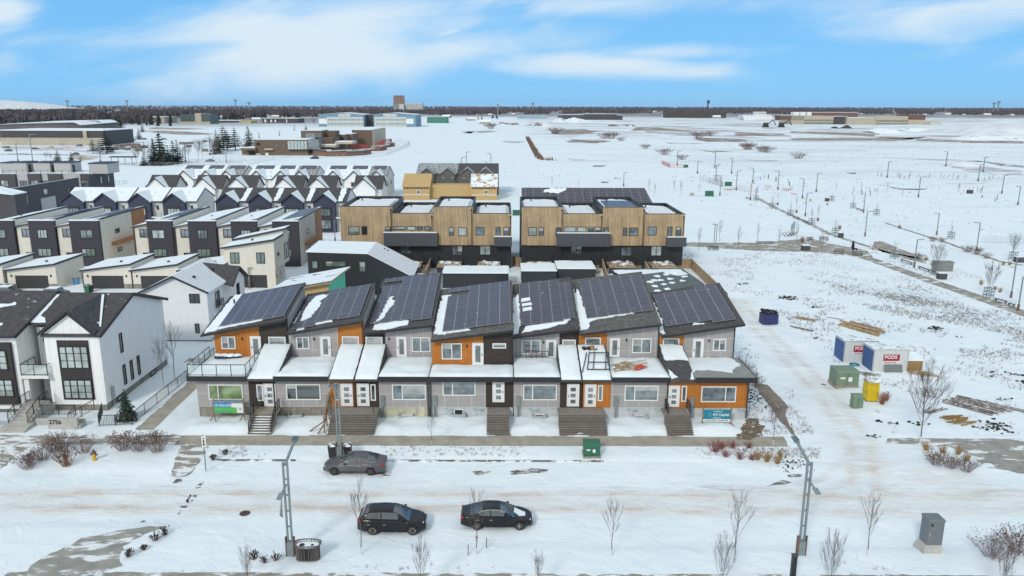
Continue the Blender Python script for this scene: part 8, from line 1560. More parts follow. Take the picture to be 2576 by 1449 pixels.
x,y=G((238,1158),.1);hydrant('yellow fire hydrant with dark caps between the two shrub beds',x,y,gh(x,y),1.15);x,y=G(P('b5',875,122));hydrant('tiny fire hydrant on the promenade in the far field',x,y,.05,1.2);x,y=G(P('b4',2203,930));hydrant('tiny fire hydrant in the far right field',x,y,.05,1.2)
def sign():
    x,y=G((518,1183),.1);T=Thing('crossing_sign','slim signpost with a white walking-person sign seen by the crossing path','sign',(x,y,.1));top=F((516,1094),y)[1];q=MB();q.bar((x,y,.05),(x,y,top),.07);T.part('post',q,M['lampgrey']);q=MB();q.prism([(x-.1,y-.06,top-1.02),(x+.26,y-.17,top-1.0+.1),(x+.26,y-.17,top+.02),(x-.1,y-.06,top-.1)],(.005,.02,0));b=T.part('sign_board',q,M['white'])
    def s(u,v):return(x-.1+.36*u-.004,y-.085-.11*u,top-1.02+.1*u+.92*v)
    m=MB()
    for a,b_ in(((.5,.72),(.5,.42)),((.5,.42),(.33,.14)),((.5,.42),(.68,.14)),((.5,.66),(.3,.48)),((.5,.66),(.72,.5))):m.bar(s(*a),s(*b_),.055,.012)
    m.lathe([(.055,-.01),(.055,.01)],s(.5,.82),10,'y');T.part('pedestrian_symbol',m,M['black'],b)
sign()
def bins():
    for px,lab in((837,'black snow-capped wheelie bin left of the middle lamp'),(876,'black snow-capped wheelie bin right of the middle lamp')):
        x,y=G((px,1148),.13);T=Thing('wheelie_bin',lab,'bin',(x,y,gh(x,y)),'black wheelie bins at the middle lamp');z=gh(x,y);q=MB();q.hexa([(x-.24,y-.28,z),(x+.24,y-.28,z),(x+.24,y+.28,z),(x-.24,y+.28,z)],[(x-.3,y-.35,z+1.0),(x+.3,y-.35,z+1.0),(x+.3,y+.35,z+1.0),(x-.3,y+.35,z+1.0)]);T.part('body',q,M['black']);q=MB();q.hexa([(x-.32,y-.38,z+1.0),(x+.32,y-.38,z+1.0),(x+.32,y+.38,z+1.0),(x-.32,y+.38,z+1.0)],[(x-.27,y-.3,z+1.12),(x+.27,y-.3,z+1.12),(x+.27,y+.3,z+1.12),(x-.27,y+.3,z+1.12)]);T.part('lid',q,M['snowgrey'])
bins()
for i,(a,b,mt,lab)in enumerate((('z1',(680,225),'tgreen','dark green wheelie bin by the cream garage corner'),('z1',(700,222),'black','black wheelie bin beside the dark green one'),('z1',(592,165),'binblue','pale blue bin in the snowy side yard'),('z1',(45,215),'binblue2','blue wheelie bin at the left garage'),('z1',(90,220),'black','black wheelie bin beside the blue one'))):
    M.setdefault('binblue',mat('light blue plastic',(.12,.3,.5),.6,.08));M.setdefault('binblue2',mat('blue plastic',(.03,.06,.16),.6,.08));x,y=G(P(a,*b),.6);T=Thing('wheelie_bin',lab,'bin',(x,y,0),'wheelie bins in the lane');q=MB();q.hexa([(x-.3,y-.3,0),(x+.3,y-.3,0),(x+.3,y+.3,0),(x-.3,y+.3,0)],[(x-.38,y-.38,1.1),(x+.38,y-.38,1.1),(x+.38,y+.38,1.1),(x-.38,y+.38,1.1)]);T.part('body',q,M[mt if mt in M else 'black']);q=MB();q.box(x-.41,x+.41,y-.41,y+.41,1.101,1.2);T.part('lid',q,M['snowgrey'])
def stakes():
    for b,t,lab in(((1178,1397),(1177,1370),'wooden stake left of the ribboned tree'),((1224,1378),(1223,1352),'wooden stake right of the ribboned tree')):
        x,y=G(b,.1);z=F(t,y)[1];T=Thing('stake',lab,'stake',(x,y,.1),'wooden tree stakes');q=MB();q.bar((x,y,.05),(x,y,z),.05);T.part('post',q,M['bark'])
    x,y=G((1199,1390));T=Thing('ribbon','pink ribbon tied round the staked tree trunk','ribbon',(x,y,1));q=MB();q.tube((x,y,1.0),(x+.02,y-.02,1.15),.08,n=8);q.bar((x,y-.06,1.05),(x-.15,y-.1,.85),.04,.01);q.bar((x,y-.06,1.05),(x+.1,y-.1,.8),.04,.01);T.part('tie',q,M['pink'])
stakes()
T=Thing('manhole_cover','round rusty manhole cover bare in the snowy street','manhole cover',(*G((616,1292)),.02));x,y=G((616,1292));q=MB();q.lathe([(.36,0),(.36,.03),(.33,.035)],(x,y,.02),20);T.part('disc',q,M['manhole']);q=MB();q.bar((x-.3,y,.055),(x+.3,y,.055),.05,.01);q.bar((x,y-.3,.055),(x,y+.3,.055),.05,.01);T.part('ribs',q,M['black'])
# ================================================================ things on the bare lot
def pod(label,r,fl,fr,bl,h=2.45,sgn=True):
    a=G(P(r,*fl));b=G(P(r,*fr));x0,x1=a[0],a[0]+3.75;y0,y1=a[1],a[1]+2.5;T=Thing('storage_container',label,'container',(x0+1.9,y0,.1),'white storage containers on the bare lot');z=.1
    q=MB();q.box(x0,x1,y0,y1,z,z+h);T.part('body',q,M['contwhite']);q=MB();q.box(x0-.03,x0-.001,y0+.08,y1-.08,z+.05,z+h-.15);T.part('door',q,M['contblue']);q=MB();q.box(x0-.04,x1+.03,y0-.04,y1+.04,z+h+.001,z+h+.09);T.part('roof',q,M['controof'])
    fr_=MB();[fr_.box(c-.04,c+.04,y0-.03,y0-.001,z,z+h)for c in(x0+.05,x1-.05)];T.part('corner_post',fr_,M['chainlink']);sg=MB();sx=x0+1.05;sg.box(sx,sx+1.75,y0-.03,y0-.002,z+1.25,z+1.95);s=T.part('sign',sg,M['podred']);text_obj(T,'PODS',(sx+.12,y0-.032,z+1.5),.52,FRONT,M['white'],'lettering',s,sx=1.02);sw=MB();sw.box(sx,sx+1.75,y0-.03,y0-.002,z+.98,z+1.22);w=T.part('sign',sw,M['white']);text_obj(T,'Moving & Storage',(sx+.08,y0-.032,z+1.04),.2,FRONT,M['podred'],'lettering',w,sx=.95);return T,x0,x1,y0,z
T,x0,x1,y0,z=pod('nearer white storage container, its full red sign showing','z9',(780,645),(1180,670),(683,575));x0_,y0_=x0,y0
t=Thing('grey_board','grey sheet leaning against the nearer white container','board',(x0+2.2,y0-.3,.1));q=MB();q.prism([(x0+1.2,y0-.35,.05),(x0+3.1,y0-.42,.0),(x0+3.1,y0-.1,.95),(x0+1.2,y0-.08,.95)],(0,-.03,0));t.part('sheet',q,M['cabgrey'])
pod('farther white storage container half hidden behind the nearer one','z9',(465,545),(990,545),(385,440))
def toilet():
    x,y=G(P('z8',1262,848));y+=.2;x-=.05;T=Thing('portable_toilet','bright yellow portable toilet with a grey snowy roof','portable toilet',(x,y,.1));T.loc=(0,0,0);q=MB();q.box(-.58,.58,-.58,.58,.08,2.05);T.part('body',q,M['toiletyellow']);q=MB();q.box(-.6,.6,-.6,.6,0,.08);T.part('base',q,M['dkgrey'])
    q=MB();prism_x(q,[(-.64,2.05),(.64,2.05),(.64,2.12),(.4,2.27),(0,2.33),(-.4,2.27),(-.64,2.12)],-.62,.62);T.part('roof',q,M['toiletroof']);q=MB();q.box(-.62,-.581,-.42,.42,.12,1.9);d=T.part('door',q,M['toiletyellow']);q=MB();q.box(-.66,-.621,-.36,-.3,.95,1.1);T.part('handle',q,M['black'],d)
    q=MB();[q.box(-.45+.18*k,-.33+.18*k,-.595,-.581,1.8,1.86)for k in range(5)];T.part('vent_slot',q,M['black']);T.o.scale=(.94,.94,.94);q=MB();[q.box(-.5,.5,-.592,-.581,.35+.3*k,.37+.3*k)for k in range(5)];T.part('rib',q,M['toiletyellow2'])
toilet()
def dumpster():
    x,y=G(P('z8',425,215));T=Thing('dumpster','dark blue waste bin heaped with snowy rubbish bags','dumpster',(x,y,.1));q=MB();q.box(x-1.05,x+.95,y+.1,y+1.7,.1,1.35);T.part('body',q,M['dumpblue']);q=MB();q.box(x-1.1,x+1.0,y+.05,y+1.75,1.351,1.43);T.part('rim',q,M['dumpblue']);rr=random.Random(2)
    for i in range(7):q=MB();q.blob((x-.75+.25*i,y+.5+rr.random()*.8,1.5+rr.random()*.25),.34,.32,.28,.35,8,5,i);T.part('rubbish_bag',q,M['darksoil'])
dumpster()
def pile(name,label,cat,pts,mt,n,L,w,ang,seed,r=None,group=None,spread=.6,layers=2,h=.1):
    rr=random.Random(seed);c=G(pts);z=gh(*c);T=Thing(name,label,cat,(c[0],c[1],z),group);q=MB()
    for i in range(n):
        a=ang+rr.uniform(-.12,.12)*spread;o=(i-n/2)*w*1.15;x=c[0]-math.sin(ang)*o+rr.uniform(-.3,.3)*spread;y=c[1]+math.cos(ang)*o*.9;zz=z+.06+h*(i%layers);l=L*rr.uniform(.75,1.05)/2;q.bar((x-math.cos(a)*l,y-math.sin(a)*l,zz),(x+math.cos(a)*l,y+math.sin(a)*l,zz+.02),w,h*.8)
    T.part('boards',q,M[mt]);return T
pile('lumber_pile','long stack of tan boards behind the farther container','lumber',P('z9',670,190),'lumber',9,6.0,.2,-1.0,1,layers=3,h=.22)
pile('lumber_pile','small heap of honey-coloured boards right of the large bare tree','lumber',P('z9',1690,1180),'woodhoney',10,2.2,.16,.25,2,spread=1.5,layers=4,h=.1);pile('lumber_pile','long grey timbers lying in the snow, left bundle','lumber',P('z9',1830,1040),'greytan',5,5.0,.16,-.85,3,spread=.5);pile('lumber_pile','long grey timbers lying in the snow, middle bundle','lumber',P('z9',1950,1010),'greytan',5,5.2,.16,-.8,4,spread=.5);pile('lumber_pile','single brown beam at the right of the grey timbers','lumber',P('z9',2120,1020),'greytan',2,6.6,.14,-.8,5,spread=.4)
pile('lumber_pile','reddish boards and rubble right of the plywood crate','lumber',P('z9',1350,670),'lumber',6,2.2,.2,-.5,6,spread=2);pile('lumber_pile','loose orange brown sticks right of the blue waste bin','lumber',P('z8',720,170),'lumber',5,3.2,.12,-.6,7,spread=2);pile('lumber_pile','thin pole lying in the snow above the containers','lumber',P('z8',980,165),'greytan',1,3.6,.12,-.75,8,spread=.1)
pile('lumber_pile','scattered grey sticks below the blue waste bin','lumber',P('z8',690,255),'greytan',3,3.4,.1,-.85,9);pile('lumber_pile','dark plank bundle behind the portable toilet','lumber',P('z9',745,675),'greytan',4,1.6,.16,-.3,10,spread=2);pile('lumber_pile','broken twigs and laths right of the large bare tree','lumber',P('z9',1450,1075),'greytan',5,2.4,.08,.5,11,spread=2.5)
def crate():
    x,y=G(P('z9',1235,645));T=Thing('plywood_crate','open plywood crate beside the nearer container','crate',(x,y,.1));q=MB();q.box(x-.75,x+.8,y,y+.06,.1,1.35);T.part('front',q,M['woodhoney']);q=MB();q.box(x+.8,x+.86,y,y+1.5,.1,1.35);T.part('side',q,M['woodhoney']);q=MB();q.prism([(x-.8,y-.1,1.36),(x+.9,y-.1,1.36),(x+.9,y+1.7,1.75),(x-.8,y+1.7,1.75)],(0,0,.06));T.part('lid',q,M['snow'])
crate()
def clods(label,p,n,w,d,seed,s=.25):
    s*=.8
    rr=random.Random(seed);c=G(p);T=Thing('soil_clods',label,'soil heap',(*c,gh(*c)),'dark soil clods poking through the snow');q=MB()
    for i in range(n):x=c[0]+rr.gauss(0,w*.4);y=c[1]+rr.gauss(0,d*.4);k=s*rr.uniform(.4,1.2);q.blob((x,y,gh(x,y)+k*.25),k,k*.8,k*.55,.4,7,4,seed*50+i)
    T.part('clods',q,M['darksoil'])
for i,(r,x,y,n,w,d,s,lab)in enumerate((('z9',2130,1250,60,1.8,1.6,.2,'large dark soil heap near the right edge above the walk'),('z9',1090,1220,16,2.6,.6,.22,'row of dark clods left of the large bare tree'),('z9',1470,175,14,1.2,.6,.34,'dark clods in the snow above the containers'),('z9',1700,270,7,.8,.5,.2,'small dark clods right of the ones above the containers'),('z9',2200,680,18,3.2,1.0,.22,'string of dark clods near the right edge'),('z9',2420,760,8,.8,.8,.3,'dark clods at the right picture edge'),('z8',790,70,8,1.0,.7,.25,'dark stones uphill of the blue waste bin'),('z8',600,5,10,1.6,.8,.22,'snowy rubble heap at the top of the bare lot'),('z8',790,330,16,1.2,.9,.14,'small dark crumbs left of the farther container'),('z8',250,830,80,2.2,2.6,.13,'dark mulch beside the right end townhouse'),('z8',230,770,50,1.6,1.8,.13,'dark mulch by the thin saplings of the end townhouse'),('z9',2210,950,10,1.0,.5,.16,'dark crumbs right of the long timbers'),('z9',760,1350,10,1.2,.5,.16,'dark crumbs at the edge of the right walk'),('n7',230,380,50,2.4,1.4,.13,'dark litter below the straw grasses at the alley corner'),('b3',1180,770,16,2,1,.5,'broken rubble in the field above the panel roof'),('z8',870,710,5,.5,.4,.16,'dark crumbs left of the large sage transformer'),('b5',700,890,30,1.6,1.2,.28,'snowy rubble heap on the lot uphill of the blue bin'),('b5',340,780,20,1.8,1,.22,'snowy rubble right of the board fence'))):clods(lab,P(r,x,y),n,w,d,i+1,s)
T=Thing('hose','coiled turquoise hose on the snow between the containers','hose',(*G(P('z9',590,575)),.12));x,y=G(P('z9',590,575));q=MB()
for k in range(3):
    for i in range(14):a,b=6.283*i/14,6.283*(i+1)/14;r1=.42+.06*k;q.bar((x+math.cos(a)*r1,y+math.sin(a)*r1*.8,.16+.05*k),(x+math.cos(b)*r1,y+math.sin(b)*r1*.8,.16+.05*k),.05)
T.part('coil',q,M['teal']);M_=3
T=Thing('pallet','broken wooden pallet lying in the snow below the containers','pallet',(*G(P('z9',1380,905)),.2));x,y=G(P('z9',1380,905));q=MB()
for k in range(5):q.bar((x-.6,y-.5+.25*k,.3+.1*k),(x+.6,y-.5+.25*k-.3,.25+.1*k),.1,.03)
for k in range(3):q.bar((x-.5+.5*k,y-.5,.25),(x-.5+.5*k,y+.5,.65),.08)
T.part('slats',q,M['greytan'])
for i,(a,b,tx,ty)in enumerate(((215,750,215,580),(245,770,250,600),(290,830,290,620),(305,915,300,800),(345,920,350,760),(385,960,380,830),(405,990,410,860),(150,620,160,430),(205,660,200,480),(430,1010,430,900))):
    x,y=G(P('z8',a,b));tz=F(P('z8',tx,ty),y)[1];place(ST,USED,(x,y,.15),i,(max(.4,tz/4.2)*.8,max(.4,tz/4.2)*.8,max(.45,tz/4.2)),'%s thin purple sapling in the planting strip right of the end townhouse'%ordw(i),'saplings beside the end townhouse')
# ================================================================ signs and clutter at the row
def boardsign(label,r,x0,y0,x1,y1,Y,build):
    a=F(P(r,x0,y1),Y);b=F(P(r,x1,y0),Y);T=Thing('site_sign',label,'sign',((a[0]+b[0])/2,Y,.3),'construction site signs');q=MB();q.box(a[0],b[0],Y-.02,Y+.02,a[1],b[1]);s=T.part('board',q,M['white']);build(T,s,a[0],b[0],a[1],b[1],Y-.021)
    for x in(a[0]-.05,b[0]+.05):
        p=MB();z=gh(x,Y)-.1;p.bar((x,Y+.04,z),(x,Y+.04,b[1]+.1),.09);T.part('post',p,M['lumber2']);p=MB();p.bar((x,Y+.04,a[1]-.1),(x-.35,Y-.5,z),.07);T.part('brace',p,M['lumber2']);p=MB();p.bar((x,Y+.04,a[1]-.1),(x+.3,Y-.6,z),.07);T.part('brace',p,M['lumber2'])
def netzero(T,s,x0,x1,z0,z1,Y):
    w,h=x1-x0,z1-z0
    def B(a,b,c,d,m,k=0):q=MB();q.box(x0+w*a,x0+w*b,Y-.006-.004*k,Y,z0+h*c,z0+h*d);return T.part('print',q,M[m],s)
    B(0,1,.72,1,'signphoto');B(0,.6,.42,.74,'signblue',1);B(0,.78,0,.42,'signgreen');text_obj(T,'NET ZERO HOMES',(x0+.06,Y-.012,z0+h*.5),.24,FRONT,M['white'],'lettering',s,.004,sx=.78);text_obj(T,'LANDMARK HOMES',(x0+.06,Y-.008,z0+h*.08),.2,FRONT,M['signblue'],'lettering',s,.004,sx=.85)if 0 else None
    q=MB();c=(x0+w*.89,Y-.006,z0+h*.3);q.lathe([(.14,-.004),(.14,.004)],c,12,'y');T.part('print',q,M['palegrey'],s)
    q=MB();[q.box(x0+.08+.11*k,x0+.15+.11*k,Y-.012,Y,z0+h*.08,z0+h*.17)for k in range(14)];T.part('print',q,M['signblue'],s)
boardsign('blue and green NET ZERO HOMES sign in front of the left end townhouse','z2',218,1083,433,1186,64.9,netzero)
def kv(T,s,x0,x1,z0,z1,Y):
    w,h=x1-x0,z1-z0;q=MB();q.box(x0,x1,Y-.006,Y,z0+h*.2,z1);T.part('print',q,M['teal'],s);q=MB()
    cx_,cz=x0+w*.2,z0+h*.56
    q.bar((cx_,Y-.01,cz),(cx_+.13,Y-.01,cz+.16),.05,.01);q.bar((cx_,Y-.01,cz),(cx_+.13,Y-.01,cz-.16),.05,.01);T.part('print',q,M['white'],s);q=MB();q.bar((cx_+.14,Y-.012,cz-.02),(cx_+.2,Y-.012,cz-.1),.05,.01);q.bar((cx_+.2,Y-.012,cz-.1),(cx_+.36,Y-.012,cz+.12),.05,.01);T.part('print',q,M['lime'],s)
    text_obj(T,'KV Capital',(x0+w*.36,Y-.009,z0+h*.48),.34,FRONT,M['white'],'lettering',s,.004,sx=.95);text_obj(T,'FUNDED BY',(x0+w*.36,Y-.009,z0+h*.8),.15,FRONT,M['white'],'lettering',s,.004);text_obj(T,'kvcapital.ca',(x0+w*.36,Y-.009,z0+h*.28),.15,FRONT,M['white'],'lettering',s,.004);q=MB();[q.box(x0+.15+.13*k,x0+.24+.13*k,Y-.006,Y,z0+h*.07,z0+h*.13)for k in range(16)if k!=8];T.part('print',q,M['dkgrey'],s)
boardsign('teal KV Capital sign in front of the right end townhouse','z4',1058,1160,1275,1253,64.2,kv)
def deckstuff():
    x,z=F(P('z2',315,765),69.6);T=Thing('wrapped_bundle','snow-topped dark bundle on the railed deck of the left end townhouse','bundle',(x,69.6,ZD));q=MB();[q.blob((x-.9+.62*k,69.7,ZD+.28),.38,.3,.22,.15,10,5,k)for k in range(4)];T.part('wrapping',q,M['navy']);q=MB();[q.blob((x-.9+.62*k,69.75,ZD+.42),.4,.32,.16,.2,10,5,k+9)for k in range(4)];T.part('snow_cover',q,M['snow'])
    def bars(name,label,cat,Y,pts,mt,w=.07,z=ZD+.22):T=Thing(name,label,cat,(fx('z3',pts[0][0],800,Y),Y,z));q=MB();[q.bar((fx('z3',a,800,y1),y1,z1),(fx('z3',b,800,y2),y2,z2),w)for a,y1,z1,b,y2,z2 in pts];T.part('frame',q,M[mt])
    bars('folded_rail','dark folded metal trestle on the snowy deck of the narrow townhouse','trestle',69.8,[(822,69.8,ZD+.2,822,69.8,ZD+.9),(995,69.8,ZD+.3,995,69.8,ZD+.8),(820,69.8,ZD+.95,995,69.8,ZD+.85),(822,69.8,ZD+.35,990,69.8,ZD+.35),(865,69.8,ZD+.2,865,69.8,ZD+.85),(905,69.8,ZD+.2,905,69.8,ZD+.85),(945,69.8,ZD+.2,950,69.8,ZD+.85)],'mauvemetal',.07)
    bars('scaffold_frame','grey scaffold frames lying on the entry roof beside the red tarp','scaffold',67.5,[(1300,66.2,ZD+.35,1480,66.2,ZD+.35),(1300,67.2,ZD+.7,1470,67.2,ZD+.7),(1310,68.6,ZD+1.15,1450,68.6,ZD+1.15),(1300,66.2,ZD+.35,1310,68.8,ZD+1.2),(1345,66.2,ZD+.4,1350,68.8,ZD+1.25),(1440,66.0,ZD+.4,1440,68.8,ZD+1.25),(1475,66.2,ZD+.4,1458,68.8,ZD+1.2),(1262,65.8,ZD+.2,1290,68.6,ZD+1.15)],'black',.07)
    T=Thing('tarp','bright red tarp crumpled on the deck of the second townhouse from the right','tarp',(fx('z3',1700,825,66.6),66.6,ZD));x=fx('z3',1705,825,66.8);q=MB();g=jpoly([(x-.55,66.6),(x-.2,66.9),(x-.15,67.4),(x+.4,67.35),(x+.75,67.15),(x+.3,66.75),(x-.1,66.3),(x-.5,66.2)],.2,.08,3);q.prism([(a,b,ZD+.3+.1*math.sin(a*9+b*7))for a,b in g],(0,0,.08));T.part('sheet',q,M['redtarp'])
    rr=random.Random(3);T=Thing('board_heap','snowy heap of planks on the deck of the second townhouse from the right','lumber',(fx('z3',1580,850,67),67,ZD));q=MB()
    for k in range(8):a=fx('z3',1480+rr.random()*60,850,67);y=66.2+.25*k;q.bar((a,y,ZD+.22),(a+rr.uniform(1.5,3.2),y+rr.uniform(-.2,.9),ZD+.3+rr.random()*.2),.16,.05)
    T.part('boards',q,M['lumber'])
    T=Thing('rubbish_heap','dark sacks and a tan box against the orange wall on the entry roof','rubbish',(fx('z3',1310,740,69.9),69.9,ZD+1.2));q=MB();[q.blob((fx('z3',1275+18*k,740,69.7),69.6+.1*(k%2),ZD+1.2),.26,.24,.22,.4,8,5,k)for k in range(5)];T.part('sack',q,M['darksoil']);q=MB();xx=fx('z3',1335,735,69.7);q.box(xx-.2,xx+.2,69.4,69.8,ZD+1.1,ZD+1.45);T.part('box',q,M['woodhoney'])
    T=Thing('plank_rail','makeshift sloping plank handrail left of the wide left stairs','handrail',(fx('z2',1090,1240,63.5),63.5,.3));q=MB();xa=fx('z2',1085,1250,63);q.bar((xa-.05,62.3,1.0),(xa-.05,65.3,2.6),.1,.2);q.bar((xa-.15,62.6,1.5),(xa-.15,65.3,2.9),.1,.1);[q.bar((xa-.1,62.5+k,.1),(xa-.1,62.5+k,1.5+.5*k),.1)for k in range(3)];T.part('planks',q,M['lumber2']);q=MB();q.bar((xa-.1,62.7,1.2),(xa-1.5,62.4,.25),.09);q.bar((xa-.1,62.6,1.0),(xa-.6,62.2,.2),.09);T.part('brace',q,M['lumber2'])
deckstuff()
def rod():
    T=Thing('rail_stub','thin black railing post on the wide left stairs landing','post',(fx('z2',1455,1150,64.4),64.4,1.4));q=MB();x=fx('z2',1455,1150,64.4);q.bar((x,64.0,1.2),(x,64.0,2.4),.06);T.part('post',q,M['black'])
rod()
# ================================================================ promenade furniture, person with dog, field clutter
def bench(label,r,a,b,back=True,L=None,rz=None):
    A=G(P(r,*a));B=G(P(r,*b));T=Thing('park_bench',label,'bench',(A[0],A[1],.1),'benches along the promenade');d=Vector((B[0]-A[0],B[1]-A[1],0));n=Vector((-d.y,d.x,0)).normalized();a_=Vector((A[0],A[1],.1));b_=Vector((B[0],B[1],.1));z=Vector((0,0,.45));q=MB();
    for k in range(3):q.bar(a_+z+n*.17*k,b_+z+n*.17*k,.14,.06)
    T.part('seat',q,M['greytan2'])
    for t in(.12,.88):p=a_.lerp(b_,t);q=MB();q.bar(p+n*.17,p+n*.17+z,.12,.3);T.part('leg',q,M['lampgrey'])
    if back:q=MB();[q.bar(a_+Vector((0,0,.6+.16*k))+n*.45,b_+Vector((0,0,.6+.16*k))+n*.45,.05,.11)for k in range(3)];T.part('backrest',q,M['greytan2'])
for lab,r,a,b,bk in(('backed bench under the slim twin lamp pole','b5',(60,512),(150,512),True),('long low bench on the snow left of the grass clump','b5',(442,458),(585,458),False),('backed bench facing the big rust grass clump','b5',(855,442),(905,440),True),('backed bench in the middle of the promenade crossing','b5',(948,438),(1022,440),True),('backed bench nearest the person with the dog, left','b5',(1055,540),(1140,550),True),('backed bench right of the person with the dog','b5',(1212,560),(1298,558),True),('backless bench beside the near promenade lamp, upper','b5',(1585,598),(1680,632),False),('long backless bench run ending at the waste bin, upper part','b5',(1725,655),(1820,690),False),('long backless bench run ending at the waste bin, lower part','b5',(1825,692),(1900,722),False),('backless bench near the right picture edge, upper','b5',(2330,915),(2430,945),False),('backless bench near the right picture edge, lower','b5',(2440,955),(2490,968),False),('small bench at the far left end of the promenade','q5',(755,465),(805,480),False),('backless bench under the second staked tree pair','q5',(1440,750),(1520,775),False),('backless bench below the one under the staked trees','q5',(1570,800),(1650,828),False),('far bench right of the promenade bin','q5',(2350,625),(2440,655),False)):bench(lab,r,a,b,bk)
for i,(r,p,w,lab)in enumerate((('b5',(845,515),1.5,'square grey waste bin with snow beside the promenade path'),('b5',(1122,410),1.0,'square grey waste bin at the promenade crossing corner'),('b5',(1930,745),1.3,'square grey waste bin at the end of the bench run'),('b5',(2545,610),1.4,'square grey waste bin at the right picture edge'),('b5',(1013,120),1.1,'square grey waste bin on the far promenade'))):
    x,y=G(P(r,*p));T=Thing('waste_bin',lab,'waste bin',(x,y,.1),'square waste bins along the promenade');q=MB();q.box(x-w/2,x+w/2,y,y+w*.7,.1,1.15);T.part('body',q,M['dkgrey']);q=MB();q.box(x-w/2-.05,x+w/2+.05,y-.05,y+w*.75,1.151,1.25);T.part('lid',q,M['snow'])
x,y=G(P('b5',1940,680));T=Thing('utility_box','low wide grey utility box behind the promenade benches','utility box',(x,y,.1));q=MB();q.box(x-1.6,x+1.5,y,y+1.2,.1,1.7);T.part('body',q,M['boxgrey']);q=MB();q.box(x-1.7,x+1.6,y-.05,y+1.3,1.701,1.82);T.part('lid',q,M['boxgrey'])
def person():
    x,y=G(P('b5',1212,512));T=Thing('person','person in a long dark coat and hood standing on the cleared crossing','person',(x,y,.17));T.loc=(0,0,0)
    me=bpy.data.meshes.new('body');V=[(0,0,.92),(0,0,1.15),(0,.01,1.42),(0,0,1.53),(0,-.02,1.66),(-.1,0,.88),(-.11,.02,.48),(-.11,.05,.08),(-.11,-.08,.03),(.1,0,.88),(.11,-.06,.48),(.12,-.02,.08),(.12,-.16,.03),(-.19,0,1.38),(-.25,-.03,1.12),(-.22,-.16,.93),(.19,0,1.38),(.26,-.02,1.12),(.24,-.2,.95)]
    E_=[(0,1),(1,2),(2,3),(3,4),(0,5),(5,6),(6,7),(7,8),(0,9),(9,10),(10,11),(11,12),(2,13),(13,14),(14,15),(2,16),(16,17),(17,18)];R_=[.16,.15,.16,.07,.11,.1,.07,.055,.045,.1,.07,.055,.045,.08,.06,.045,.08,.06,.045]
    me.from_pydata(V,E_,[]);o=bpy.data.objects.new('body',me);COL.objects.link(o);m=o.modifiers.new('s','SKIN');
    for i,r in enumerate(R_):me.skin_vertices[0].data[i].radius=(r,r);me.skin_vertices[0].data[i].use_root=i==0
    o.modifiers.new('u','SUBSURF').levels=2;bpy.context.view_layer.update();dg=bpy.context.evaluated_depsgraph_get();m2=bpy.data.meshes.new_from_object(o.evaluated_get(dg));bpy.data.objects.remove(o);m2.materials.clear();m2.materials.append(M['clothes']);T.part('body',m2,None)
    q=MB();q.lathe([(.31,.55),(.27,.9),(.22,1.1),(.24,1.35),(.16,1.5)],n=12);T.part('coat',q,M['clothes']);q=MB();q.blob((0,.03,1.68),.15,.15,.16,.03,12,8);T.part('hood',q,M['clothes']);q=MB();q.blob((0,-.09,1.66),.075,.06,.1,.02,10,7);T.part('face',q,M['skin'])
    T.o.scale=(1.05,1.05,1.05);T.o.rotation_euler=(0,0,.8)
    D=Thing('dog','small dark dog standing at the feet of the person','dog',(x+.1,y-.75,.17));D.loc=(0,0,0);me=bpy.data.meshes.new('body');V=[(.3,0,.42),(0,0,.44),(-.3,0,.45),(-.45,0,.58),(-.58,0,.6),(-.7,0,.56),(.45,0,.5),(.55,0,.62),(-.25,.09,.25),(-.25,.09,.02),(-.25,-.09,.25),(-.27,-.09,.02),(.3,.09,.28),(.36,.09,.14),(.33,.09,.02),(.3,-.09,.28),(.36,-.09,.14),(.33,-.09,.02)]
    E_=[(0,1),(1,2),(2,3),(3,4),(4,5),(0,6),(6,7),(2,8),(8,9),(2,10),(10,11),(0,12),(12,13),(13,14),(0,15),(15,16),(16,17)];R_=[.12,.13,.15,.09,.08,.04,.035,.02,.045,.03,.045,.03,.06,.03,.03,.06,.03,.03]
    me.from_pydata(V,E_,[]);o=bpy.data.objects.new('body',me);COL.objects.link(o);o.modifiers.new('s','SKIN')
    for i,r in enumerate(R_):me.skin_vertices[0].data[i].radius=(r,r);me.skin_vertices[0].data[i].use_root=i==1
    o.modifiers.new('u','SUBSURF').levels=2;bpy.context.view_layer.update();dg=bpy.context.evaluated_depsgraph_get();m2=bpy.data.meshes.new_from_object(o.evaluated_get(dg));bpy.data.objects.remove(o);m2.materials.clear();m2.materials.append(M['clothes']);D.part('body',m2,None)
    for s in(-1,1):q=MB();q.prism([(-.5,s*.03,.64),(-.44,s*.03,.64),(-.48,s*.05,.74)],(0,s*.03,0));D.part('ear',q,M['clothes'])
    D.o.scale=(1.1,1.1,1.1)
person()
def fieldsign():
    x,y=G(P('b5',720,400));T=Thing('project_sign','tall angled pale green project sign on crossed timber feet','sign',(x,y,0));t=F(P('b5',745,290),y)[1];q=MB();q.prism([(x-.15,y,1.6),(x+1.9,y+3.2,1.9),(x+1.9,y+3.2,t+.2),(x-.15,y,t-.5)],(.05,-.08,0));T.part('board',q,M['signpale'])
    for k in range(3):q=MB();p=Vector((x+.1+.8*k,y+.2+1.3*k,0));q.bar(p,p+Vector((0,0,t-1)),.14);T.part('post',q,M['lampgrey'])
    for k in range(6):q=MB();p=Vector((x-1.2+.45*k,y-.5+.35*k,.1));q.bar(p,p+Vector((.9,.2,.9))if k%2 else p+Vector((-.8,.5,.9)),.14);T.part('brace',q,M['brownwood'])
fieldsign()
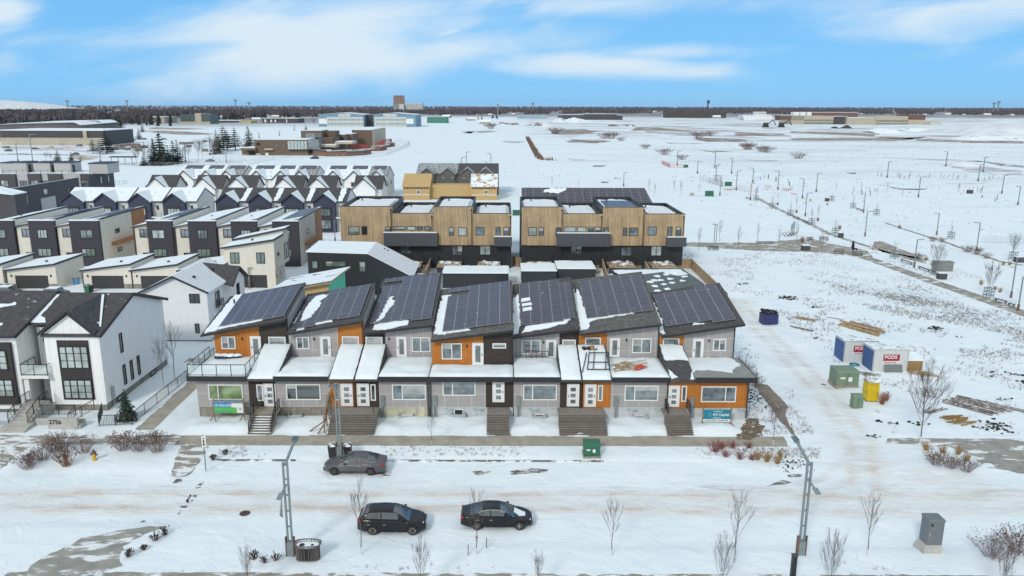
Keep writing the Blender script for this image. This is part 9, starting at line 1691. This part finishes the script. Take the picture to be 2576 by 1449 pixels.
def redmesh(label,r,pts,h=1.3,mt='redmesh',step=1.5,group='red mesh barriers'):
    L=[G(P(r,*p))for p in pts];T=Thing('barrier',label,'barrier',(*L[0],0),group);q=MB();w=max(.05,L[0][1]*.00035)
    for a,b in zip(L,L[1:]):
        n=max(1,int(math.dist(a,b)/step))
        for k in range(n+1):x=a[0]+(b[0]-a[0])*k/n;y=a[1]+(b[1]-a[1])*k/n;q.bar((x,y,0),(x,y,h),w)
        for z in(h*.3,h*.6,h):q.bar((*a,z),(*b,z),w*.7)
    T.part('mesh',q,M[mt])
redmesh('red mesh fence at the far left of the field','b3',((1675,610),(1745,640),(1845,645)),1.9);redmesh('white and red striped barrier beside the person with the dog','b5',((1340,500),(1370,510),(1410,520)),1.1,'redmesh',.8);redmesh('red mesh behind the far promenade bench','b3',((2420,880),(2475,885)),2.4);redmesh('fallen orange mesh in the middle field','q5',((1290,345),(1350,360),(1430,345)),1.0);redmesh('fallen orange mesh by the enclosure','q5',((440,350),(600,340)),.8)
redmesh('small fallen orange mesh pieces right of centre','q5',((1040,300),(1120,315)),.9);redmesh('crumpled orange sheet near the middle lamps','q5',((1420,400),(1490,415)),.5);redmesh('grey wire enclosure in the field','b3',((2000,755),(2080,770),(2190,805),(2190,770),(2120,745)),2.0,'chainlink',1.2,'wire enclosures');redmesh('wire panels right of the enclosure','b3',((2325,835),(2405,850)),2.0,'chainlink',1.2,'wire enclosures');redmesh('pale blue mesh fence at the right edge of the field','q6',((1745,1135),(2330,1140)),1.5,'bluemesh',.5,'wire enclosures')
redmesh('wire fence running along the far side of the snow yard near the pines','l2',((720,985),(1000,975),(1500,970),(1740,960)),1.8,'chainlink',4,'wire enclosures');redmesh('wire fence behind the grey terrace townhouses','b1',((1040,690),(1300,700),(1720,705),(2340,690)),1.8,'chainlink',5,'wire enclosures');redmesh('pink safety netting along the commercial car park','l1',((500,810),(900,800),(1300,830),(1480,800)),1.2,'pinkmesh',3)
T=Thing('shelter','flat grey shelter roof on thin posts beyond the terrace townhouses','shelter',(*G(P('b1',1180,690)),0));x,y=G(P('b1',1180,690));q=MB();q.box(x-6,x+6,y,y+4,3.4,3.9);T.part('roof',q,M['dkgrey'])
for k in range(4):q=MB();q.bar((x-5+3.3*k,y,0),(x-5+3.3*k,y,3.4),.25);T.part('post',q,M['lampgrey'])
def markers():
    rr=random.Random(5);src=None;k=0
    T=Thing('straw_bale','x','bale',(0,0,0));q=MB();q.box(-.8,.8,-.5,.5,0,.9);T.part('bale',q,M['greytan'])
    for(a,b)in((1745,752),(1830,748),(1915,738),(2000,738),(2040,740),(1710,798),(1805,790),(1900,800),(2075,770),(1985,770),(2060,812)):x,y=G(P('l1',a,b));place(T.o,USED,(x,y,0),rr.random(),2.2,'small dark bale in the snow field behind the pines','bales scattered on the snow field')
    for(a,b)in((750,690),(825,688),(895,682),(860,735),(1110,655),(1110,800),(90,750),(85,795),(60,715),(180,745),(20,715)):x,y=G(P('l2',a,b));place(T.o,USED,(x,y,0),rr.random(),2.0,'small dark bale in the snow field behind the pines','bales scattered on the snow field')
markers()
def excavator():
    for i,(p,lab)in enumerate((((290,300),'left dark excavator on the far soil heap'),((430,300),'right excavator with its arm down on the far soil heap'))):
        x,y=F(P('b4',*p),1075)[0],1075;z=F(P('b4',*p),1075)[1];T=Thing('excavator',lab,'excavator',(x,y,z),'excavators on the far soil heap');q=MB();q.box(x-4,x+4,y,y+5,z,z+2);T.part('tracks',q,M['tyre']);q=MB();q.box(x-3,x+3,y+.5,y+4.5,z+2,z+6);T.part('cab',q,M['dirtpile']);q=MB();q.bar((x+2,y,z+4),(x+9,y,z+10),1);q.bar((x+9,y,z+10),(x+13,y,z+3),.9);T.part('boom',q,M['dirtpile'])
excavator()
# ================================================================ haze
def haze():
    m=bpy.data.materials.new('haze');m.use_nodes=True;nt=m.node_tree;nt.nodes.remove(nt.nodes['Principled BSDF']);v=nt.nodes.new('ShaderNodeVolumePrincipled')
    v.inputs['Color'].default_value=(.80,.88,1,1);v.inputs['Density'].default_value=HAZE;v.inputs['Anisotropy'].default_value=.2;nt.links.new(v.outputs[0],nt.nodes['Material Output'].inputs['Volume'])
    q=MB();q.box(-9500,9500,-120,13800,-3,120);o=single('haze',q,m,'thin bluish winter haze over the whole scene','haze',kind='stuff')
HAZE=.000022
haze()
